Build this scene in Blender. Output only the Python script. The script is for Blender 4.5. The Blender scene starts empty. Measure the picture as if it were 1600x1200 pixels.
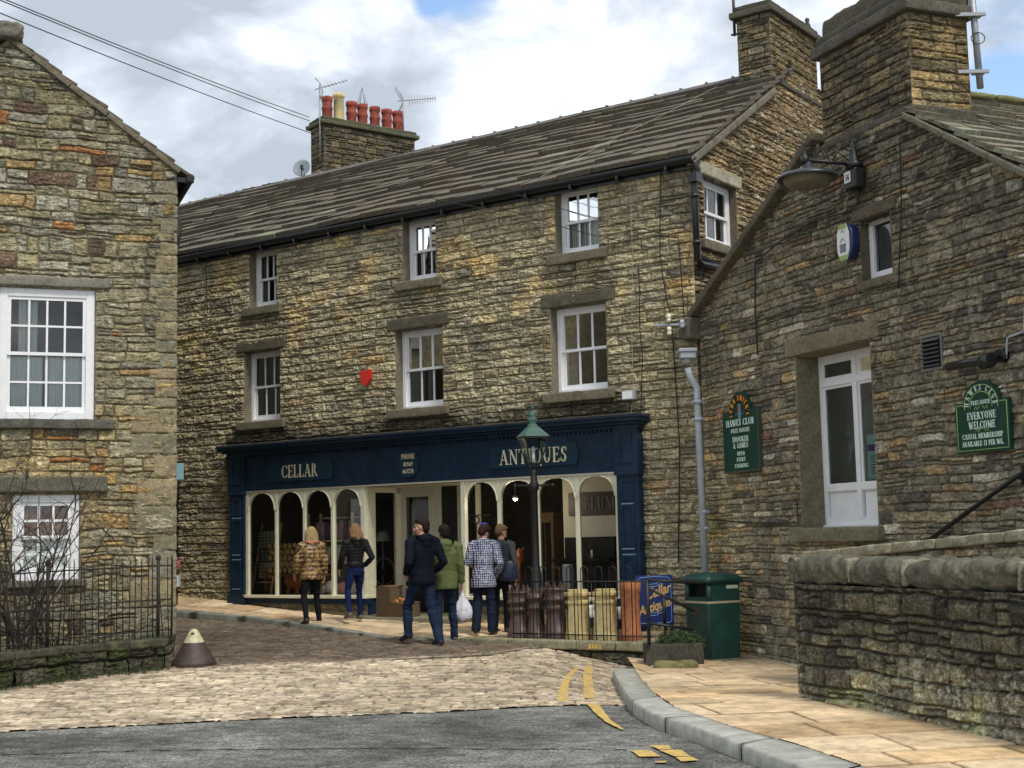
import bpy, bmesh, math, random
import numpy as np
from mathutils import Vector, Matrix, noise as mnoise

# ---------------------------------------------------------------- camera, sky, sun, exposure
SC = bpy.context.scene
FOC = 2200.0; PITCH = math.atan(240/FOC); ROLL = math.radians(1.3); CZ = 1.55
_cp, _sp = math.cos(PITCH), math.sin(PITCH)
_f = np.array([0, _cp, _sp]); _u0 = np.array([0, -_sp, _cp]); _r0 = np.array([1., 0, 0])
_r = math.cos(ROLL)*_r0 - math.sin(ROLL)*_u0; _u = math.sin(ROLL)*_r0 + math.cos(ROLL)*_u0
cd = bpy.data.cameras.new('camera'); cam = bpy.data.objects.new('camera', cd); SC.collection.objects.link(cam)
cd.sensor_fit = 'HORIZONTAL'; cd.sensor_width = 36; cd.lens = 36*FOC/1600; cd.clip_start = .1; cd.clip_end = 2000
m = Matrix.Identity(4)
for i, v in enumerate((_r, _u, -_f)):
    for j in range(3): m[j][i] = v[j]
m[2][3] = CZ
cam.matrix_world = m; SC.camera = cam

SUN_AZ = math.atan2(.50, -.86)           # azimuth from +Y towards +X of the direction to the sun
SUN_EL = math.radians(54)
W = bpy.data.worlds.new('World'); SC.world = W; W.use_nodes = True
nt = W.node_tree; N = nt.nodes; L = nt.links; N.clear()
out = N.new('ShaderNodeOutputWorld'); bg = N.new('ShaderNodeBackground'); L.new(bg.outputs[0], out.inputs[0])
bg.inputs[1].default_value = .115
sky = N.new('ShaderNodeTexSky'); sky.sky_type = 'NISHITA'; sky.sun_disc = False
sky.sun_elevation = SUN_EL; sky.sun_rotation = SUN_AZ; sky.air_density = 1.0; sky.dust_density = .6
tc = N.new('ShaderNodeTexCoord')
mp = N.new('ShaderNodeMapping'); mp.inputs['Scale'].default_value = (1, 1, 1.9); L.new(tc.outputs['Generated'], mp.inputs[0])
def wnoise(scale, det, rough, off, dist=0.):
    n = N.new('ShaderNodeTexNoise'); n.noise_dimensions = '3D'; n.inputs['Scale'].default_value = scale
    n.inputs['Detail'].default_value = det; n.inputs['Roughness'].default_value = rough; n.inputs['Distortion'].default_value = dist
    a = N.new('ShaderNodeVectorMath'); a.operation = 'ADD'; a.inputs[1].default_value = off
    L.new(mp.outputs[0], a.inputs[0]); L.new(a.outputs[0], n.inputs[0]); return n.outputs[0]
def wmath(op, a, b=None, c=None, clamp=False):
    n = N.new('ShaderNodeMath'); n.operation = op; n.use_clamp = clamp
    for i, v in enumerate((a, b, c)):
        if v is None: continue
        if isinstance(v, (int, float)): n.inputs[i].default_value = v
        else: L.new(v, n.inputs[i])
    return n.outputs[0]
def wdot(px, py, k0, k1):
    """soft patch of sky round one direction"""
    d = _f + (px-800)/FOC*_r + (600-py)/FOC*_u; d = d/np.linalg.norm(d)
    n = N.new('ShaderNodeVectorMath'); n.operation = 'DOT_PRODUCT'; n.inputs[1].default_value = tuple(d); L.new(tc.outputs['Generated'], n.inputs[0])
    r = N.new('ShaderNodeMapRange'); r.interpolation_type = 'SMOOTHSTEP'
    r.inputs[1].default_value = math.cos(math.radians(k1)); r.inputs[2].default_value = math.cos(math.radians(k0)); L.new(n.outputs['Value'], r.inputs[0])
    return r.outputs[0]
n1 = wnoise(4.2, 9, .56, (3.1, .7, 1.3), .25)
n2 = wnoise(7.5, 7, .55, (9.1, 4.7, 2.2), .3)
cover = wmath('ADD', wmath('MULTIPLY', n1, 2.2), -.34)
for (px, py, a0, a1, w) in ((730, -25, .3, 2.9, -.85), (850, 2, .3, 1.7, -.45), (640, -20, .2, 1.8, -.5), (248, 232, .3, 2.4, -.75), (330, 285, .2, 2.0, -.4), (645, 108, .3, 2.6, -.40), (1150, 100, .3, 1.6, -.35),
                            (1575, 140, .3, 2.0, -.45), (920, 210, 2, 8, .6), (420, 60, 2, 8, .45), (1080, 30, 1, 5, .4), (100, 60, 2, 6, .5), (330, 250, 1.2, 3.2, .15)):
    cover = wmath('MULTIPLY_ADD', wdot(px, py, a0, a1), w, cover)
cl = wmath('MULTIPLY', wmath('SUBTRACT', cover, .18), 3.2, clamp=True)
br = wmath('ADD', wmath('MULTIPLY', n2, 3.0), -1.05)
for (px, py, a0, a1, w) in ((880, 230, 2, 7, .30), (760, 60, 1, 4, .2), (400, 110, 1, 7, -.26), (500, 90, 1, 5, -.10), (120, 75, .5, 4.5, -.42), (330, 190, .5, 4, -.1), (1080, 70, .5, 4, -.25), (70, 25, .5, 3, .1), (200, 190, 1, 5, .15), (1150, 60, 1, 5, .05), (1330, 40, 1, 5, .05), (1560, 60, 1, 4, -.05)):
    br = wmath('MULTIPLY_ADD', wdot(px, py, a0, a1), w, br)
ramp = N.new('ShaderNodeValToRGB'); L.new(br, ramp.inputs[0])
cr = ramp.color_ramp; cr.elements[0].position = .05; cr.elements[0].color = (3.7, 4.15, 4.8, 1); cr.elements[1].position = .85; cr.elements[1].color = (9.0, 9.1, 9.1, 1)
e = cr.elements.new(.40); e.color = (5.4, 5.9, 6.6, 1); e = cr.elements.new(.62); e.color = (7.1, 7.5, 7.9, 1)
skm = N.new('ShaderNodeMix'); skm.data_type = 'RGBA'; skm.blend_type = 'MULTIPLY'; skm.inputs[0].default_value = 1
L.new(sky.outputs[0], skm.inputs[6]); skm.inputs[7].default_value = (1.6, 1.6, 1.6, 1)
mx = N.new('ShaderNodeMix'); mx.data_type = 'RGBA'; L.new(cl, mx.inputs[0]); L.new(skm.outputs[2], mx.inputs[6]); L.new(ramp.outputs[0], mx.inputs[7])
L.new(mx.outputs[2], bg.inputs[0])
sl = bpy.data.lights.new('sun', 'SUN'); sl.energy = 2.0; sl.angle = math.radians(12); sl.color = (1, .95, .86)
sun = bpy.data.objects.new('sun', sl); SC.collection.objects.link(sun)
to = Vector((math.sin(SUN_AZ)*math.cos(SUN_EL), math.cos(SUN_AZ)*math.cos(SUN_EL), math.sin(SUN_EL)))
sun.rotation_euler = to.to_track_quat('Z', 'Y').to_euler(); sun.location = (6, -8, 20)
SC.view_settings.view_transform = 'Standard'; SC.view_settings.look = 'None'; SC.view_settings.exposure = 0.38; SC.view_settings.gamma = 1.0
SC.cycles.max_bounces = 6; SC.cycles.diffuse_bounces = 3; SC.cycles.glossy_bounces = 3; SC.cycles.transparent_max_bounces = 10

# ---------------------------------------------------------------- survey helpers: a photo measurement onto a real plane
def ray(x, y): return _f + (x-800)/FOC*_r + (600-y)/FOC*_u
def onz(x, y, z):
    d = ray(x, y); k = (z-CZ)/d[2]; return np.array([d[0]*k, d[1]*k, z])
def atY(x, y, Y):
    d = ray(x, y); k = Y/d[1]; return np.array([d[0]*k, Y, CZ+d[2]*k])
class Frame:
    """a vertical wall plane: s along it, z up, d outwards"""
    def __init__(s, P0, u, n): s.P = np.array(P0, float); s.u = np.array(u, float); s.n = np.array(n, float)
    def pt(s, a, z, d=0.):
        p = s.P + s.u*a + s.n*d; return np.array([p[0], p[1], z])
    def at(s, x, y, d=0.):
        r = ray(x, y); P = s.P + s.n*d; k = (P@s.n)/(r[:2]@s.n); p = r[:2]*k
        return float((p-P)@s.u), float(CZ+r[2]*k)
def rad(a): return math.radians(a)
A = rad(54.5)
FA = Frame((2.72, 20.45), (-math.sin(A), math.cos(A)), (-math.cos(A), -math.sin(A)))     # antiques front, s runs left
FG = Frame((2.72, 20.45), (math.cos(A), math.sin(A)), (math.sin(A), -math.cos(A)))       # its gable, s runs back
B = rad(22)
FC = Frame((2.80, 20.25), (math.sin(B), -math.cos(B)), (-math.cos(B), -math.sin(B)))     # club gable wall, s runs towards the viewer
C_ = rad(69)
FL = Frame((-4.2, 17.5), (-math.sin(C_), -math.cos(C_)), (math.cos(C_), -math.sin(C_)))   # left house gable wall, s runs left
def road_z(x, y):
    x = np.asarray(x, float); y = np.asarray(y, float)
    def ss(a, b, v):
        t = np.clip((v-a)/(b-a), 0, 1); return t*t*(3-2*t)
    return -.22 - .012*x + .028*(y-11) - .21*ss(0, 1.7, x)*ss(13, 17, y)

# ---------------------------------------------------------------- objects, tags, mesh helpers
def link(o): SC.collection.objects.link(o); return o
def tag(o, label=None, cat=None, group=None, kind=None):
    if label: o['label'] = label
    if cat: o['category'] = cat
    if group: o['group'] = group
    if kind: o['kind'] = kind
    return o
def thing(name, loc, label, cat, group=None, rz=0):
    o = link(bpy.data.objects.new(name, None)); o.empty_display_size = .2
    o.location = Vector([float(v) for v in loc]); o.rotation_euler = (0, 0, rz)
    return tag(o, label, cat, group)
def wmat(o):
    mm = Matrix.LocRotScale(o.location, o.rotation_euler, o.scale)
    if o.parent: mm = wmat(o.parent) @ o.matrix_parent_inverse @ mm
    return mm
def put(name, me, parent=None, local=False):
    o = link(bpy.data.objects.new(name, me))
    if parent:
        o.parent = parent
        if not local: o.matrix_parent_inverse = wmat(parent).inverted()
    return o
def np_mesh(name, V, F, mats, col=None, smooth=True, midx=None):
    """V (n,3), F (m,4) quads"""
    V = np.asarray(V, np.float32); F = np.asarray(F, np.int32)
    me = bpy.data.meshes.new(name); me.vertices.add(len(V)); me.vertices.foreach_set('co', V.ravel())
    me.loops.add(F.size); me.loops.foreach_set('vertex_index', F.ravel())
    me.polygons.add(len(F)); me.polygons.foreach_set('loop_start', np.arange(0, F.size, F.shape[1], dtype=np.int32))
    me.polygons.foreach_set('loop_total', np.full(len(F), F.shape[1], np.int32))
    me.polygons.foreach_set('use_smooth', np.full(len(F), smooth))
    if midx is not None: me.polygons.foreach_set('material_index', np.asarray(midx, np.int32))
    for mt in (mats if isinstance(mats, (list, tuple)) else [mats]): me.materials.append(mt)
    me.update(calc_edges=True)
    if col is not None:
        ca = me.color_attributes.new('Col', 'FLOAT_COLOR', 'POINT'); c4 = np.ones((len(V), 4), np.float32); c4[:, :3] = col; ca.data.foreach_set('color', c4.ravel())
    return me
class MB:
    """collects shapes into one mesh"""
    def __init__(s): s.v = []; s.f = []; s.mi = []; s.sm = []
    def add(s, vs, fs, mi=0, sm=False):
        b = len(s.v); s.v += [tuple(float(c) for c in v) for v in vs]
        for f in fs: s.f.append([b+i for i in f]); s.mi.append(mi); s.sm.append(sm)
    def hexa(s, p, mi=0): s.add(p, [(0, 3, 2, 1), (4, 5, 6, 7), (0, 1, 5, 4), (1, 2, 6, 5), (2, 3, 7, 6), (3, 0, 4, 7)], mi)
    def box(s, x0, x1, y0, y1, z0, z1, mi=0):
        s.hexa([(x0, y0, z0), (x1, y0, z0), (x1, y1, z0), (x0, y1, z0), (x0, y0, z1), (x1, y0, z1), (x1, y1, z1), (x0, y1, z1)], mi)
    def fbox(s, F, s0, s1, z0, z1, d0, d1, mi=0):
        s.hexa([F.pt(s0, z0, d0), F.pt(s1, z0, d0), F.pt(s1, z0, d1), F.pt(s0, z0, d1), F.pt(s0, z1, d0), F.pt(s1, z1, d0), F.pt(s1, z1, d1), F.pt(s0, z1, d1)], mi)
    def bar(s, p, q, w, h, mi=0, up=(0, 0, 1)):
        p = Vector(p); q = Vector(q); t = (q-p).normalized(); a = t.cross(Vector(up))
        if a.length < 1e-4: a = t.cross(Vector((1, 0, 0)))
        a.normalize(); b = a.cross(t); a *= w/2; b *= h/2
        s.hexa([p-a-b, p+a-b, p+a+b, p-a+b, q-a-b, q+a-b, q+a+b, q-a+b], mi)
    def tube(s, pts, r, n=8, mi=0, cap=True, sm=True):
        pts = [Vector([float(c) for c in p]) for p in pts]; k = len(pts); rs = r if isinstance(r, (list, tuple)) else [r]*k
        vs = []; ref = None
        for i, p in enumerate(pts):
            t = (pts[min(i+1, k-1)]-pts[max(i-1, 0)]).normalized()
            if ref is None:
                ref = t.cross(Vector((0, 0, 1)))
                if ref.length < .1: ref = t.cross(Vector((1, 0, 0)))
            ref = (ref - t*ref.dot(t)).normalized(); b = t.cross(ref)
            for j in range(n):
                a = 2*math.pi*j/n; vs.append(p + (ref*math.cos(a)+b*math.sin(a))*rs[i])
        fs = [(i*n+j, i*n+(j+1) % n, (i+1)*n+(j+1) % n, (i+1)*n+j) for i in range(k-1) for j in range(n)]
        s.add(vs, fs, mi, sm)
        if cap:
            b = len(s.v)-k*n; s.f.append([b+j for j in range(n)][::-1]); s.mi.append(mi); s.sm.append(False)
            s.f.append([b+(k-1)*n+j for j in range(n)]); s.mi.append(mi); s.sm.append(False)
    def lathe(s, c, prof, n=20, mi=0, sm=True, squash=1.):
        """prof: list of (r, z)"""
        vs = [(c[0]+r*math.cos(2*math.pi*j/n), c[1]+r*math.sin(2*math.pi*j/n)*squash, c[2]+z) for r, z in prof for j in range(n)]
        fs = [(i*n+j, i*n+(j+1) % n, (i+1)*n+(j+1) % n, (i+1)*n+j) for i in range(len(prof)-1) for j in range(n)]
        s.add(vs, fs, mi, sm)
    def ell(s, c, r, nu=12, nv=8, mi=0, M=None):
        vs = []
        for i in range(nv+1):
            ph = math.pi*i/nv
            for j in range(nu):
                th = 2*math.pi*j/nu; v = Vector((r[0]*math.sin(ph)*math.cos(th), r[1]*math.sin(ph)*math.sin(th), r[2]*math.cos(ph)))
                if M is not None: v = M @ v
                vs.append(v+Vector(c))
        s.add(vs, [(i*nu+j, (i+1)*nu+j, (i+1)*nu+(j+1) % nu, i*nu+(j+1) % nu) for i in range(nv) for j in range(nu)], mi, True)
    def poly(s, pts, th, nrm, mi=0):
        """flat outline pts extruded by th along nrm"""
        n = len(pts); a = [Vector([float(c) for c in p]) for p in pts]; nv = Vector([float(c) for c in nrm])*th
        s.add(a+[p+nv for p in a], [list(range(n)), list(range(n, 2*n))[::-1]]+[(i, n+i, n+(i+1) % n, (i+1) % n) for i in range(n)], mi)
    def mesh(s, name, mats):
        me = bpy.data.meshes.new(name); me.from_pydata(s.v, [], s.f)
        for mt in (mats if isinstance(mats, (list, tuple)) else [mats]): me.materials.append(mt)
        me.polygons.foreach_set('material_index', s.mi); me.polygons.foreach_set('use_smooth', s.sm); me.update()
        bm = bmesh.new(); bm.from_mesh(me); bmesh.ops.recalc_face_normals(bm, faces=bm.faces); bm.to_mesh(me); bm.free()
        return me
    def build(s, name, mats, parent=None, local=False, bevel=0):
        o = put(name, s.mesh(name, mats), parent, local)
        if bevel:
            b = o.modifiers.new('bevel', 'BEVEL'); b.width = bevel; b.segments = 2; b.limit_method = 'ANGLE'
        return o

# ---------------------------------------------------------------- noise
_T = np.random.RandomState(7).rand(512, 512)
def vn(x, y, seed=0):
    xi = np.floor(x).astype(np.int64); yi = np.floor(y).astype(np.int64); fx = x-xi; fy = y-yi
    fx = fx*fx*(3-2*fx); fy = fy*fy*(3-2*fy); xi = xi+seed*37; yi = yi+seed*91
    a = _T[xi & 511, yi & 511]; b = _T[(xi+1) & 511, yi & 511]; c = _T[xi & 511, (yi+1) & 511]; d = _T[(xi+1) & 511, (yi+1) & 511]
    return (a*(1-fx)+b*fx)*(1-fy)+(c*(1-fx)+d*fx)*fy
def fbm(x, y, oc=4, seed=0, g=.55):
    s = 0; a = 1; t = 0
    for i in range(oc): s = s+a*vn(x*2**i, y*2**i, seed+i*5); t += a; a *= g
    return s/t
def sstep(a, b, v):
    t = np.clip((v-a)/(b-a), 0, 1); return t*t*(3-2*t)

# ---------------------------------------------------------------- materials
def mat(name, col, rough=.6, metal=0., nscale=0, nvar=0., bump=0., bscale=40, col2=None, spec=.5, attr=False, coat=0.):
    mt = bpy.data.materials.new(name); mt.use_nodes = True; t = mt.node_tree; nn = t.nodes; ll = t.links; p = nn['Principled BSDF']
    p.inputs['Base Color'].default_value = (*col, 1); p.inputs['Roughness'].default_value = rough; p.inputs['Metallic'].default_value = metal
    p.inputs['Specular IOR Level'].default_value = spec; p.inputs['Coat Weight'].default_value = coat
    tcn = nn.new('ShaderNodeTexCoord'); src = None
    if attr:
        at = nn.new('ShaderNodeAttribute'); at.attribute_name = 'Col'; src = at.outputs['Color']; ll.new(src, p.inputs['Base Color'])
    if nscale:
        nz = nn.new('ShaderNodeTexNoise'); nz.inputs['Scale'].default_value = nscale; nz.inputs['Detail'].default_value = 6; nz.inputs['Roughness'].default_value = .62; ll.new(tcn.outputs['Object'], nz.inputs[0])
        rp = nn.new('ShaderNodeMapRange'); rp.inputs[1].default_value = .3; rp.inputs[2].default_value = .7; rp.inputs[3].default_value = 1-nvar; rp.inputs[4].default_value = 1+nvar; ll.new(nz.outputs[0], rp.inputs[0])
        mxx = nn.new('ShaderNodeMix'); mxx.data_type = 'RGBA'
        if col2:
            rp.inputs[3].default_value = 0; rp.inputs[4].default_value = 1
            mxx.inputs[6].default_value = (*col, 1); mxx.inputs[7].default_value = (*col2, 1); ll.new(rp.outputs[0], mxx.inputs[0])
        else:
            mxx.blend_type = 'MULTIPLY'; mxx.inputs[0].default_value = 1; mxx.inputs[6].default_value = (*col, 1)
            if src: ll.new(src, mxx.inputs[6])
            ll.new(rp.outputs[0], mxx.inputs[7])
        ll.new(mxx.outputs[2], p.inputs['Base Color'])
    if bump:
        b2 = nn.new('ShaderNodeTexNoise'); b2.inputs['Scale'].default_value = bscale; b2.inputs['Detail'].default_value = 5; ll.new(tcn.outputs['Object'], b2.inputs[0])
        bp = nn.new('ShaderNodeBump'); bp.inputs['Strength'].default_value = bump; bp.inputs['Distance'].default_value = .02; ll.new(b2.outputs[0], bp.inputs['Height']); ll.new(bp.outputs[0], p.inputs['Normal'])
    return mt
M = {}
M['stone'] = mat('stone', (.3, .25, .15), .92, nscale=28, nvar=.35, bump=.5, bscale=70, attr=True, spec=.25)
M['slate'] = mat('slate', (.2, .18, .14), .9, nscale=18, nvar=.35, bump=.45, bscale=40, attr=True, spec=.25)
M['paver'] = mat('paver', (.2, .18, .14), .85, nscale=9, nvar=.2, bump=.3, bscale=60, attr=True, spec=.3)
M['white'] = mat('white_paint', (.78, .79, .80), .45, nscale=14, nvar=.06)
M['upvc'] = mat('white_plastic', (.80, .81, .82), .3, nscale=6, nvar=.05)
M['cream'] = mat('cream_paint', (.68, .66, .50), .45, nscale=10, nvar=.10)
M['creamdim'] = mat('cream_plaster', (.50, .49, .40), .7, nscale=5, nvar=.08)
M['navy'] = mat('navy_gloss_paint', (.006, .022, .048), .42, nscale=5, nvar=.4, bump=.08, bscale=12, spec=.35)
M['navy2'] = mat('teal_board_paint', (.008, .033, .056), .36, nscale=7, nvar=.2, spec=.35)
M['bluegrey'] = mat('faded_blue_paint', (.13, .24, .33), .5, nscale=20, nvar=.2)
M['goldtext'] = mat('cream_lettering', (.72, .66, .42), .5)
M['black'] = mat('black_iron_paint', (.012, .012, .013), .45, nscale=30, nvar=.4, spec=.4)
M['rust'] = mat('rusty_iron', (.018, .014, .012), .75, nscale=30, nvar=.6)
M['blackpvc'] = mat('black_plastic', (.010, .010, .011), .35)
M['grey'] = mat('grey_plastic', (.36, .40, .44), .4, nscale=8, nvar=.15)
M['galv'] = mat('galvanised_steel', (.30, .31, .33), .5, .5, nscale=20, nvar=.2)
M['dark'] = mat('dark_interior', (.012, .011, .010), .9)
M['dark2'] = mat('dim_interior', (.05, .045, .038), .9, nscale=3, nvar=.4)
M['green'] = mat('dark_green_paint', (.006, .050, .030), .35, nscale=5, nvar=.12)
M['bingreen'] = mat('bin_green_plastic', (.006, .034, .030), .42, nscale=4, nvar=.35, col2=(.016, .065, .056), bump=.05)
M['verdigris'] = mat('verdigris_copper', (.06, .17, .13), .7, nscale=22, nvar=.5, col2=(.04, .07, .055))
M['mint'] = mat('mint_lettering', (.62, .78, .68), .5)
M['leafgreen'] = mat('lime_trim', (.30, .42, .13), .5)
M['terra'] = mat('terracotta', (.42, .15, .06), .75, nscale=12, nvar=.28, bump=.2)
M['redpot'] = mat('red_clay', (.26, .055, .035), .85, nscale=9, nvar=.55, bump=.2)
M['yellowclay'] = mat('buff_clay', (.62, .50, .24), .75, nscale=9, nvar=.22, bump=.2)
M['brownclay'] = mat('brown_salt_glaze', (.085, .050, .040), .42, nscale=9, nvar=.5, bump=.15, col2=(.13, .08, .065))
M['roadyellow'] = mat('yellow_road_paint', (.72, .47, .09), .8, nscale=16, nvar=.3, col2=(.34, .27, .14), bump=.4, bscale=80)
M['curtain'] = mat('net_curtain', (.72, .76, .73), .9)
M['curtainblue'] = mat('pale_blue_curtain', (.50, .68, .74), .9)
M['curtaindark'] = mat('grey_curtain', (.28, .28, .27), .9)
M['brownblind'] = mat('brown_blind', (.16, .07, .03), .9, nscale=12, nvar=.3)
M['red'] = mat('red_plastic', (.62, .03, .025), .35)
M['moss'] = mat('moss', (.04, .055, .012), .95, nscale=30, nvar=.5, col2=(.10, .11, .03))
M['leaf'] = mat('leaf', (.045, .060, .022), .6, nscale=20, nvar=.5)
M['leafdark'] = mat('box_leaf', (.025, .06, .012), .55, nscale=20, nvar=.5)
M['twig'] = mat('twig_bark', (.030, .022, .018), .9, nscale=30, nvar=.4)
M['straw'] = mat('dead_stem', (.33, .30, .22), .9)
M['wicker'] = mat('wicker', (.13, .09, .05), .8, nscale=40, nvar=.5)
M['wood'] = mat('timber', (.22, .13, .06), .6, nscale=14, nvar=.4)
M['palewood'] = mat('pale_timber', (.66, .52, .32), .6, nscale=14, nvar=.3)
M['logend'] = mat('cut_log_end', (.75, .52, .26), .8, nscale=25, nvar=.3)
M['leather'] = mat('tan_leather', (.34, .10, .035), .4, nscale=10, nvar=.3)
def glass_mat(name, tint=(.9, .93, .92), ior=1.5, gain=1.0):
    mt = bpy.data.materials.new(name); mt.use_nodes = True; t = mt.node_tree; nn = t.nodes; ll = t.links; nn.clear()
    o = nn.new('ShaderNodeOutputMaterial'); tr = nn.new('ShaderNodeBsdfTransparent'); tr.inputs[0].default_value = (*tint, 1)
    gl = nn.new('ShaderNodeBsdfGlossy'); gl.inputs['Roughness'].default_value = .015; gl.inputs[0].default_value = (gain, gain, gain, 1)
    fr = nn.new('ShaderNodeFresnel'); fr.inputs[0].default_value = ior; ms = nn.new('ShaderNodeMixShader')
    nz = nn.new('ShaderNodeTexNoise'); nz.inputs['Scale'].default_value = 2.2; tcn = nn.new('ShaderNodeTexCoord'); ll.new(tcn.outputs['Object'], nz.inputs[0])
    bp = nn.new('ShaderNodeBump'); bp.inputs['Strength'].default_value = .02; bp.inputs['Distance'].default_value = .05; ll.new(nz.outputs[0], bp.inputs['Height']); ll.new(bp.outputs[0], gl.inputs['Normal'])
    ll.new(fr.outputs[0], ms.inputs[0]); ll.new(tr.outputs[0], ms.inputs[1]); ll.new(gl.outputs[0], ms.inputs[2]); ll.new(ms.outputs[0], o.inputs[0])
    return mt
M['glass'] = glass_mat('window_glass', ior=1.8)
M['shopglass'] = glass_mat('shop_glass', (.97, .98, .97), ior=1.40)

# ---------------------------------------------------------------- masonry as real relief
_H = np.random.RandomState(11).rand(200003, 6)
class Style:
    def __init__(s, rows, lens, pal, mortar, amp=.03, tilt=.012, joint=.016, wave=.02, wavef=.6, split=.15, rough=.018, rf=14, seed=1, jd=.75, lam=1., cav=.55, warp=.035, spk=1.):
        s.rows = rows; s.lens = lens; s.pal = [(w, np.array(c)) for w, c in pal]; s.mortar = np.array(mortar)
        s.amp = amp; s.tilt = tilt; s.joint = joint; s.wave = wave; s.wavef = wavef; s.split = split; s.rough = rough; s.rf = rf; s.seed = seed; s.jd = jd; s.lam = lam; s.cav = cav; s.warp = warp; s.spk = spk
def layout(S, Z, st):
    rs = np.random.RandomState(st.seed*101+3)
    v = Z + st.wave*(fbm(S*st.wavef, Z*.8, 3, st.seed)-.5)*2 + st.warp*.55*(fbm(S*5, Z*7, 3, st.seed+3)-.5)
    u = S + st.warp*(fbm(S*6, Z*6, 2, st.seed+9)-.5)
    lo, hi = v.min()-.3, v.max()+.3; e = [lo]
    while e[-1] < hi: e.append(e[-1]+rs.uniform(*st.rows)*(1 if rs.rand() > .12 else .62))
    e = np.array(e); row = np.clip(np.searchsorted(e, v)-1, 0, len(e)-2)
    ulo, uhi = u.min()-1, u.max()+1; keys = []
    for r in range(len(e)-1):
        x = ulo-rs.rand(); rr = []
        while x < uhi:
            rr.append(x); x += st.lens[0]+(st.lens[1]-st.lens[0])*rs.rand()**1.6
        rr.append(x); keys.append(np.array(rr)-ulo+2+r*1000.)
    K = np.concatenate(keys); q = (u-ulo+2)+row*1000.; idx = np.clip(np.searchsorted(K, q)-1, 0, len(K)-2)
    du = np.minimum(q-K[idx], K[idx+1]-q); wl = K[idx+1]-K[idx]
    a = v-e[row]; hgt = e[row+1]-e[row]; lu = (q-K[idx])/wl; 
    hh = _H[(idx*7+st.seed*13) % 200003]
    sp = hh[..., 0] < st.split; mid = hgt*(.35+.3*hh[..., 1]); top = sp & (a > mid)
    a2 = np.where(sp, np.where(top, a-mid, a), a); h2 = np.where(sp, np.where(top, hgt-mid, mid), hgt)
    dv = np.minimum(a2, h2-a2); idx2 = idx*2+top
    R = _H[(idx2*5+st.seed*31+17) % 200003]
    d = np.minimum(du, dv); lv = a2/h2
    edge = sstep(0.0, st.joint*1.4, d+.010*(fbm(S*25, Z*25, 2, st.seed+2)-.5))
    h = st.amp*(R[..., 0]-.25) + st.tilt*((R[..., 1]-.5)*(lu-.5)*2+(R[..., 2]-.35)*(lv-.5)*-2)
    n0 = fbm(S*st.rf, Z*st.rf*1.5, 4, st.seed+21, .6); tl = Z+.05*(R[..., 1]-.5)*lu
    rdg = 1-np.abs(2*fbm(S*st.rf*.28+idx2*.37, tl*st.rf*1.9, 4, st.seed+25, .62)-1)
    n3 = fbm(S*34, Z*46, 3, st.seed+27, .6)
    rock = (n0-.45)*2*st.rough + (rdg-.72)*st.rough*1.5*st.lam + (n3-.5)*st.rough*.45
    bulge = st.amp*.45*np.sqrt(np.clip(d/(st.joint*3), 0, 1))
    h = (h+rock+bulge)*edge + (1-edge)*(-st.amp*st.jd)
    ws = np.cumsum([w for w, c in st.pal]); ws = ws/ws[-1]; pi = np.searchsorted(ws, R[..., 3]); pi = np.clip(pi, 0, len(st.pal)-1)
    P = np.array([c for w, c in st.pal]); col = P[pi]*(0.78+.44*R[..., 4])[..., None]
    blot = fbm(S*5, Z*7, 4, st.seed+33); col = col*(.62+.76*blot)[..., None]
    cv = .5*(n0-.5)*2.2+.55*(rdg-.75)*2*st.lam+.5*(n3-.5)*2; col = col*np.clip(1+st.cav*cv*1.5, .35, 1.9)[..., None]  # crevice shade and highlight contrast painted into the stone colour along the relief
    sp = sstep(.66, .74, fbm(S*52, Z*60, 2, st.seed+50)); dk = sstep(.36, .28, fbm(S*40+7, Z*48, 2, st.seed+54)); col = col*(1+st.spk*(.75*sp-.36*dk))[..., None]
    big = fbm(S*.55, Z*.55, 3, st.seed+40); col = col*(.68+.64*big)[..., None]
    col = col*edge[..., None] + (1-edge)[..., None]*st.mortar*(.6+.8*blot)[..., None]
    return h, col, d, R
STY = {}
STY['ant'] = Style((.125, .165), (.24, .62), [(.42, (.345, .300, .192)), (.3, (.31, .274, .180)), (.2, (.385, .33, .203)), (.06, (.24, .215, .155)), (.02, (.38, .275, .145))], (.18, .155, .105), amp=.022, tilt=.015, joint=.012, wave=.02, split=.10, rough=.029, rf=12, seed=2, warp=.05, cav=.34, jd=.5)
STY['gab'] = Style((.07, .12), (.15, .5), [(.4, (.25, .185, .105)), (.25, (.20, .16, .10)), (.2, (.34, .285, .19)), (.15, (.27, .19, .10))], (.10, .08, .05), amp=.022, tilt=.015, joint=.011, split=.12, rough=.024, seed=3, warp=.06)
STY['left'] = Style((.09, .23), (.14, .62), [(.38, (.27, .24, .155)), (.28, (.235, .22, .16)), (.16, (.30, .26, .15)), (.07, (.34, .24, .11)), (.010, (.32, .15, .06)), (.06, (.13, .09, .06)), (.08, (.34, .32, .24))], (.165, .14, .085), amp=.018, tilt=.018, joint=.013, wave=.06, wavef=1.1, split=.40, rough=.021, rf=11, seed=4, jd=.5, warp=.07, cav=.55, lam=.7)
STY['club'] = Style((.08, .155), (.16, .60), [(.36, (.215, .19, .130)), (.28, (.175, .158, .115)), (.17, (.265, .215, .135)), (.11, (.11, .10, .08)), (.05, (.33, .235, .12)), (.012, (.22, .13, .085)), (.05, (.42, .38, .29))], (.10, .084, .055), amp=.015, tilt=.012, joint=.011, wave=.035, wavef=.8, split=.28, rough=.017, rf=13, seed=5, jd=.6, warp=.06, lam=.6, cav=.6)
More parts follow.
